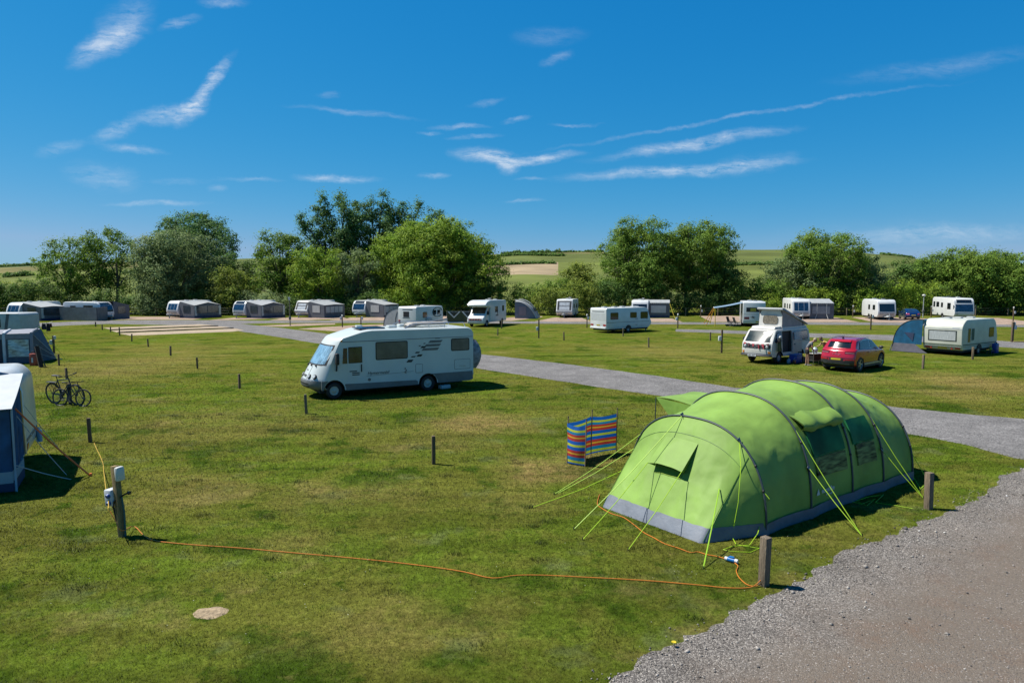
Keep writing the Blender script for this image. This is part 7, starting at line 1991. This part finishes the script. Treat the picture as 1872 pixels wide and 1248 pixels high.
# ------------------------------------------------------------------ left foreground caravan and blue awning
th = 28.4; L = 5.2; W = 2.3
loc = anchor(52, 862, L/2, -W/2, th)
fc_ = mat('cream_white_caravan', (.66,.68,.66), .35, var=.06, coat=.2)
t, prof = caravan('cream caravan at the left edge with a rounded end, behind the blue awning', loc, th, L, W, 2.74, 'round', body=fc_, front=None, tow=False, wins=((-1,.4,1.6,.8,.6),), stripe=(.95,1.0,greyplast))
patch(MB(), prof, 1, .80, .88, -W/2+.1, W/2-.1, .01).build('end_trim', greyplast, t)
for s in (-1,1): patch(MB(), prof, 1, .55, .75, min(s*.8,s*1.05), max(s*.8,s*1.05), .015).build('corner_light', redlens, t)
MB().tube([(L/2-.6, -W/2-.02, 2.76),(L/2-.2,-W/2-.02,2.62),(L/2-.04,-W/2-.02,2.2),(L/2-.02,-W/2-.02,.5)], .03, 5).build('awning_rail', alu, t)
wl = lambda x, y, z=0: Vector((loc.x + x*math.cos(R(th)) - y*math.sin(R(th)), loc.y + x*math.sin(R(th)) + y*math.cos(R(th)), z))
bt_ = thing('water_bottle', 'pale blue bottle hanging at the rounded end of the left edge caravan', 'bottle', wl(L/2+.06, W/2-.35, .42), 0)
MB().cyl((0,0,0),(0,0,  .34),.075,n=14).build('bottle', mat('pale_blue_bottle', (.20,.42,.60), .25), bt_); MB().cyl((0,0,.34),(0,0,.42),.045,.03,10).build('cap', wplate, bt_)
pole_w = G(28, 898); pl = Vector(((pole_w-loc).x*math.cos(R(th)) + (pole_w-loc).y*math.sin(R(th)), -(pole_w-loc).x*math.sin(R(th)) + (pole_w-loc).y*math.cos(R(th)), 0))
petrol = mat('petrol_blue_awning', (.018,.105,.25), .7, var=.25, vs=3, bump=.4, bs=5, trans=.15); pband = mat('pale_blue_grey_band', (.34,.40,.43), .75, var=.1)
ta = thing('awning', 'petrol blue awning with a pale roof and pale lower band at the left edge', 'awning', loc, R(th))
x1, yD, yB = pl.x, pl.y, -W/2 - .02
N_ = 8; rows = []
for x in lin(x1 - 4.2, x1 + .05, 9): rows.append([(x, yB + (yD-yB-.12)*f, 2.66 - .62*f - .04*math.sin(math.pi*f)) for f in lin(0,1,7)])
m = MB(); m.grid(rows); m.grid([[(x,y,z+.02) for x,y,z in r] for r in rows]); m.grid([rows[-1], [(x,y,z+.02) for x,y,z in rows[-1]]]); m.build('roof', mat('pale_awning_roof', (.56,.60,.62), .6, var=.08), ta, 60)
m = MB(); m.box(x1-4.2,x1-.02,yD,yD+.03,.50,2.02); m.build('front_wall', petrol, ta); m = MB(); m.box(x1-4.2,x1-.02,yD-.004,yD+.034,.22,.50); m.build('front_band', pband, ta); m = MB(); m.box(x1-4.2,x1-.02,yD,yD+.03,.01,.22); m.build('mud_wall', awn_navy, ta)
# end wall as a gathered curtain, half drawn
rows = []
for f in lin(.02, .74, 20): rows.append([(x1 + .05*math.sin(f*46) , yD + (yB-yD)*f, z*(2.05 + .58*f)/2.05) for z in (.5,1.0,1.5,2.02)])
m = MB(); m.grid(rows); m.grid([[(x-.02,y,z) for x,y,z in r] for r in rows]); m.build('end_curtain', petrol, ta, 60)
m = MB(); m.box(x1-.02,x1+.015,yD+.35,yD+.60,.6,1.7); m.build('end_window', mat('pale_yellow_panel', (.42,.43,.36), .6), ta)
m = MB(); m.box(x1-.03,x1+.025,yD,yD+(yB-yD)*.72,.28,.52); m.build('end_band', pband, ta); m = MB(); m.box(x1-.025,x1+.02,yD,yD+(yB-yD)*.75,.01,.28); m.build('end_mud_wall', awn_navy, ta)
MB().cyl((x1+.03,yD-.03,0),(x1+.03,yD-.03,2.06),.025,n=8).build('corner_pole', mat('pale_blue_pole', (.30,.42,.52), .4), ta)
MB().cyl((x1-.6,yD-.03,0),(x1-.6,yD-.03,2.0),.02,n=8).build('front_pole', mat('pale_blue_pole', (.30,.42,.52)), ta)
lw = lambda w: Vector(((w-loc).x*math.cos(R(th)) + (w-loc).y*math.sin(R(th)), -(w-loc).x*math.sin(R(th)) + (w-loc).y*math.cos(R(th)), w.z))
st_m = mat('orange_storm_strap', (1.0,.22,.05), .6)
guy(ta, (x1+.04, yD+.45, 1.97), lw(G(166,870)), .022, st_m, 'storm_strap')
guy(ta, (x1+.02, yD+.2, .60), lw(G(130,876)), .012, awn_pale, 'guy_rope'); guy(ta, (x1+.02, yD+.7, 1.75), lw(G(122,868)), .010, awn_pale, 'guy_rope'); guy(ta, (L/2-.05,-W/2,1.9), lw(G(124,838)), .008, awn_pale, 'guy_rope')
MB().tube([lw(G(166,870)), lw(G(166,870)) + Vector((0,0,.08))], .03, 5).build('strap_peg', st_m, ta)

# blue-grey awning further back on the left
d_ = dist_of(665); gA, gB, gC = G(-60, 668), G(62, 663), G(103, 656)
dv = (gB-gA).normalized(); nb = Vector((-dv.y, dv.x, 0)); tha = math.atan2(dv.y, dv.x)
ta = thing('awning', 'blue-grey air awning with a big reflective window and a sloping guyed end, left edge', 'awning', gB, tha)
la = lambda w: Vector(((w-gB).dot(dv), (w-gB).dot(nb), w.z))
bg_m = mat('blue_grey_air_awning', (.10,.125,.16), .75, var=.15, vs=3, bump=.3, bs=6); lg_m = mat('lavender_grey_roof', (.26,.27,.31), .7, var=.08)
m = MB(); rows = [[(x, y, 1.86 + .14*math.sin(min(1, y/1.6)*math.pi/2) - .02*math.sin(x*3)) for y in lin(-.02, 2.6, 7)] for x in lin(-4.0, .0, 7)]; m.grid(rows); m.grid([[(x,y,z-.03) for x,y,z in r] for r in rows]); m.build('roof', lg_m, ta, 60)
m = MB(); m.box(-4,0,-.02,.02,  .01,1.87); m.build('front_wall', bg_m, ta)
m = MB(); m.box(-4,.0,-.05,-.021,1.55,1.87); m.build('header', lg_m, ta)
m = MB(); rows = [[(x, -.045 - .02*math.sin(z*7 + x*5), z) for x in lin(-1.28,-.2,12)] for z in lin(.42,1.50,8)]; m.grid(rows); m.grid([[(x,y+.02,z) for x,y,z in r] for r in rows]); m.build('big_window', mat('pale_teal_window_film', (.44,.60,.62), .25, var=.45, vs=2.5, stretch=(1,1,3), bump=.6, bs=3, spec=.8), ta)
lc = la(gC)
m = MB(); m.plate([(0,0,.02),(0,0,1.92),tuple(lc)], .02); m.plate([(0,2.6,.02),(0,2.6,1.98),tuple(lc)], .02); m.add([(0,-.01,1.92),(0,2.6,2.0),tuple(lc)], [(0,1,2)]); m.build('sloping_end', bg_m, ta, None)
for x in (-1.48, -.05): MB().tube([(x,-.05,.02),(x,-.06,1.5),(x,.0,1.88),(x,.5,1.95),(x,1.6,2.02)], .09, 8).build('air_beam', mat('white_air_beam', (.62,.65,.68), .5) if x < -1 else lg_m, ta)
m = MB(); m.box(-2.9,-1.62,-.05,-.022,.1,1.5); m.build('dark_door', mat('dark_plum_door', (.035,.03,.055), .6), ta)
for k in range(3): guy(ta, (-.0,-.02 + k*.15,1.85 - k*.6), la(gC) + Vector((.25 + .1*k,-.3*k,0)), .012, awn_pale, 'guy_rope')
guy(ta, (0,2.0,2.2), la(G(119,655)), .012, lime, 'guy_rope')
# pale green tent peeping out behind it
tg = thing('dome_tent', 'pale lime tent top showing between the blue-grey awning and the white caravan at left edge', 'tent', G(-22, 655), R(10))
rows = []
for f in lin(0, math.pi, 13): rows.append([(x*(1), 1.3*math.cos(f), max(.01, (1.78 - .05*x*x) * math.sin(f)**.8 * (1 - .1*(x/1.4)**4) * (1 if abs(x) < 1.6 else .2))) for x in lin(-1.7, 1.7, 9)])
m = MB(); m.grid(rows); m.build('flysheet', mat('pale_lime_flysheet', (.36,.55,.10), .5, trans=.3, var=.08), tg, 60)
for x in (-.9,.9): MB().tube([(x, 1.32*math.cos(f), 1.76*max(0,math.sin(f))**.8) for f in lin(0, math.pi, 15)], .02, 5).build('tent_pole', pole_m, tg)
# hanging laundry
tl = thing('clothes_airer', 'dark clothes hung on a thin airer on the grass at left, near the lane', 'laundry', G(86, 609), 0)
MB().tube([(0,0,0),(0,0,1.05)], .02, 6).build('stand', greyplast, tl); MB().tube([(-.5,0,.95),(0,0,1.0),(.55,.1,1.15)], .015, 5).build('arm', alu, tl)
for k, (x, w_, h_, c_) in enumerate(((-.28,.42,.62,(.02,.02,.045)),(.12,.38,.78,(.018,.016,.022)),(.36,.2,.4,(.10,.03,.045)))):
    m = MB(); rows = [[(x + u*w_, .04*math.sin(u*9+z*4) + .05*k, .98 - z*h_) for u in lin(-.5,.5,7)] for z in lin(0,1,6)]; m.grid(rows); m.grid([[(a,b+.02,c) for a,b,c in r] for r in rows]); m.build('garment', mat('garment_%d' % k, c_, .9, var=.3), tl, 60)

# ------------------------------------------------------------------ people, table
skin_m = mat('tan_skin', (.45,.26,.18), .5, var=.08)  # one even tan base colour for both people
def skinned(name, nodes, edges, material, parent, sub=1):
    me = bpy.data.meshes.new(name); me.from_pydata([n[0] for n in nodes], edges, [])
    o = bpy.data.objects.new(name, me); COL.objects.link(o)
    md = o.modifiers.new('s', 'SKIN'); 
    for v, n in zip(me.skin_vertices[0].data, nodes): v.radius = n[1] if isinstance(n[1], tuple) else (n[1], n[1])
    me.skin_vertices[0].data[0].use_root = True; md.use_smooth_shade = True
    ms = o.modifiers.new('u', 'SUBSURF'); ms.levels = sub; ms.render_levels = sub
    dg = bpy.context.evaluated_depsgraph_get(); m2 = bpy.data.meshes.new_from_object(o.evaluated_get(dg))
    o.modifiers.clear(); o.data = m2; m2.materials.clear(); m2.materials.append(material); m2.shade_smooth()
    if parent: o.parent = parent
    return o
def person(label, loc, rz, J, shirt, shorts, hair, hat=None, scale=1.0):
    t = thing('person', label, 'person', loc, rz, 'people at the camper van'); t.scale = (scale,)*3
    V, E = [], []
    def n(p, r): V.append((Vector(p), r)); return len(V)-1
    def e(a, b): E.append((a, b))
    pel = n(J['pelvis'], (.13,.11)); sp = n(J['spine'], (.115,.10)); ch = n(J['chest'], (.14,.11)); nk = n(J['neck'], .052); hb = n(J['jaw'], .072); hd = n(J['head'], .098); tp = n(J['crown'], .07)
    e(pel, sp); e(sp, ch); e(ch, nk); e(nk, hb); e(hb, hd); e(hd, tp)
    fd = (Vector(J['face']) - Vector(J['head'])).normalized()
    nose = n(Vector(J['head']) + fd*.10 - Vector((0,0,.02)), .018); e(hd, nose)
    for s in (1, -1):
        k = 'L' if s > 0 else 'R'
        hip = n(J['hip'+k], .085); kn = n(J['knee'+k], .056); an = n(J['ankle'+k], .040); to = n(J['toe'+k], .034)
        e(pel, hip); e(hip, kn); e(kn, an); e(an, to)
        sh = n(J['sh'+k], .058); el = n(J['el'+k], .042); wr = n(J['wr'+k], .028); 
        e(ch, sh); e(sh, el); e(el, wr)
        dh = (Vector(J['wr'+k]) - Vector(J['el'+k])).normalized(); sd = dh.cross(Vector((0,0,1))); sd = sd.normalized() if sd.length > .01 else Vector((0,1,0))
        pm = n(Vector(J['wr'+k]) + dh*.07, (.034,.02)); e(wr, pm)
        for q, ln_ in zip((-.03,-.01,.01,.03), (.06,.075,.08,.065)):
            f1 = n(Vector(J['wr'+k]) + dh*(.09+ln_*.5) + sd*q*1.3, .009); f2 = n(Vector(J['wr'+k]) + dh*(.09+ln_) + sd*q*1.4 + Vector((.015,0,-.015)), .008); e(pm, f1); e(f1, f2)
        tb_ = n(Vector(J['wr'+k]) + dh*.05 + sd*.05, .010); e(wr, tb_)
    skinned('body', V, E, skin_m, t)
    # clothes follow the body
    C_, D = [], []
    def cn(p, r): C_.append((Vector(p), r)); return len(C_)-1
    a = cn(Vector(J['spine']).lerp(Vector(J['pelvis']), .95), (.150,.130)); b = cn(J['spine'], (.135,.118)); c = cn(J['chest'], (.155,.125)); d = cn(Vector(J['chest']).lerp(Vector(J['neck']), .55), .085)
    D += [(a,b),(b,c),(c,d)]
    for k in 'LR':
        s1 = cn(J['sh'+k], .075); s2 = cn(Vector(J['sh'+k]).lerp(Vector(J['el'+k]), .55), .060); D += [(c,s1),(s1,s2)]
    skinned('shirt', C_, D, shirt, t)
    C_, D = [], []
    a = cn(Vector(J['pelvis']).lerp(Vector(J['spine']), .3), (.15,.13)); b = cn(J['pelvis'], (.155,.135)); D.append((a,b))
    for k in 'LR':
        s1 = cn(J['hip'+k], .105); s2 = cn(Vector(J['hip'+k]).lerp(Vector(J['knee'+k]), .55), .092); D += [(b,s1),(s1,s2)]
    skinned('shorts', C_, D, shorts, t)
    hd_ = Vector(J['head']); up = (Vector(J['crown']) - hd_).normalized()
    MB().ell(hd_ + up*.035 - fd*.03, (.105,.10,.10), 14, 10).build('hair', hair, t)
    sd = fd.cross(up).normalized()
    for s in (-1, 1):
        MB().ell(hd_ + fd*.088 + sd*s*.035, (.013,.013,.013), 8, 6).build('eye', black, t); MB().ell(hd_ + sd*s*.10 - up*.01, (.018,.014,.028), 8, 6).build('ear', skin_m, t)
    MB().ell(hd_ + fd*.085 - up*.055, (.012,.022,.008), 8, 6).build('mouth', mat('lip', (.35,.12,.10)), t)
    for k in 'LR':
        a_, b_ = Vector(J['ankle'+k]), Vector(J['toe'+k]); m = MB(); m.tube([a_ + Vector((-.05,0,-.045)), a_.lerp(b_, .5) + Vector((0,0,-.02)), b_ + Vector((.04,0,-.005))], [.045,.05,.038], 8); m.build('shoe', mat('pale_shoe', (.35,.33,.31), .7), t)
    return t
J1 = dict(pelvis=(-.06,0,.97), spine=(-.01,0,1.13), chest=(.14,0,1.33), neck=(.26,0,1.43), jaw=(.33,0,1.46), head=(.39,0,1.51), crown=(.42,0,1.58), face=(.60,0,1.42),
 hipL=(-.05,.09,.90), kneeL=(-.03,.10,.50), ankleL=(-.06,.10,.09), toeL=(.10,.12,.045), hipR=(-.05,-.09,.90), kneeR=(.02,-.10,.50), ankleR=(.02,-.11,.09), toeR=(.18,-.13,.045),
 shL=(.15,.19,1.36), elL=(.22,.22,1.08), wrL=(.40,.16,.90), shR=(.15,-.19,1.36), elR=(.18,-.22,1.08), wrR=(.26,-.17,.84))
person('person in grey T-shirt and dark shorts bending over the table by the camper van', G(1476, 668), R(-8), J1, mat('grey_tshirt', (.15,.17,.20), .85), mat('dark_shorts', (.03,.028,.032), .85), mat('fair_hair', (.45,.36,.24), .6), scale=1.03)
J2 = dict(pelvis=(-.04,0,.95), spine=(.0,0,1.10), chest=(.10,0,1.31), neck=(.18,0,1.42), jaw=(.24,0,1.45), head=(.28,0,1.51), crown=(.30,0,1.60), face=(.45,0,1.45),
 hipL=(-.03,.09,.88), kneeL=(.0,.10,.48), ankleL=(-.04,.10,.09), toeL=(.12,.12,.045), hipR=(-.03,-.09,.88), kneeR=(.02,-.10,.48), ankleR=(-.03,-.10,.09), toeR=(.13,-.12,.045),
 shL=(.09,.19,1.34), elL=(-.10,.42,1.30), wrL=(-.28,.52,1.38), shR=(.10,-.19,1.34), elR=(.22,-.24,1.10), wrR=(.42,-.20,1.0))
stp = bpy.data.materials.new('striped_top'); stp.use_nodes = True
N_ = stp.node_tree.nodes; L_ = stp.node_tree.links; tcx = N_.new('ShaderNodeTexCoord'); sx = N_.new('ShaderNodeSeparateXYZ'); L_.new(tcx.outputs['Object'], sx.inputs[0]); rpx = N_.new('ShaderNodeValToRGB'); rpx.color_ramp.interpolation = 'CONSTANT'
mrx = N_.new('ShaderNodeMapRange'); mrx.inputs['From Min'].default_value = .95; mrx.inputs['From Max'].default_value = 1.45; L_.new(sx.outputs['Z'], mrx.inputs['Value']); L_.new(mrx.outputs[0], rpx.inputs['Fac'])
for i, (p, c_) in enumerate(((0,(.5,.24,.13)),(.45,(.5,.24,.13)),(.55,(.02,.025,.06)),(.68,(.55,.42,.08)),(.92,(.6,.55,.45)))):
    e_ = rpx.color_ramp.elements[i] if i < 2 else rpx.color_ramp.elements.new(p); e_.position = p; e_.color = (*c_, 1)
L_.new(rpx.outputs[0], N_['Principled BSDF'].inputs['Base Color'])
person('person in a yellow, navy and orange striped top standing behind the red car', Vector((19.75, 42.9, 0)), R(170), J2, stp, mat('dark_shorts', (.03,.028,.032)), mat('brown_hair', (.09,.05,.03), .6), scale=1.0)
tb = thing('camping_table', 'pale folding camping table with a lower shelf between the bending person and the red car', 'table', G(1490, 666), R(20))
MB().box(-.42,.55,-.30,.30,.68,.71,ch=.01).build('table_top', mat('pale_table_top', (.55,.54,.50), .5), tb)
for x in (-.40,.53):
    for y in (-.27,.27): MB().cyl((x,y,0),(x,y,.68),.018,n=6).build('leg', alu, tb)
MB().box(-.40,.53,-.27,.27,.26,.285).build('shelf', alu, tb); MB().box(-.36,.50,-.2,.24,.29,.64).build('storage_box', black, tb)
ts = thing('water_jar', 'round pale blue-white water jar on the folding table beside the red car', 'jar', tb.location + Vector((-.05,-.02,.71)))
MB().ell((0,0,.18),(.17,.17,.18),16,12).build('jar', mat('pale_blue_jar', (.52,.62,.68), .25, var=.1), ts); MB().cyl((0,0,.33),(0,0,.39),.06,n=10).build('lid', wplate, ts); MB().cyl((0,0,0),(0,0,.05),.13,n=14).build('base', mat('blue_base', (.2,.38,.55), .4), ts)
tp = thing('frying_pan', 'dark pan at the back of the folding table', 'pan', tb.location + Vector((-.28,.15,.71)))
MB().cyl((0,0,0),(0,0,.06),.11,.14,14).build('pan', black, tp); MB().tube([(.12,0,.05),(.32,.05,.08)], .014, 5).build('handle', black, tp)
SC.cycles.use_denoising = True
SC.cycles.max_bounces = 6
SC.cycles.transparent_max_bounces = 8
SC.cycles.caustics_reflective = False
SC.cycles.caustics_refractive = False
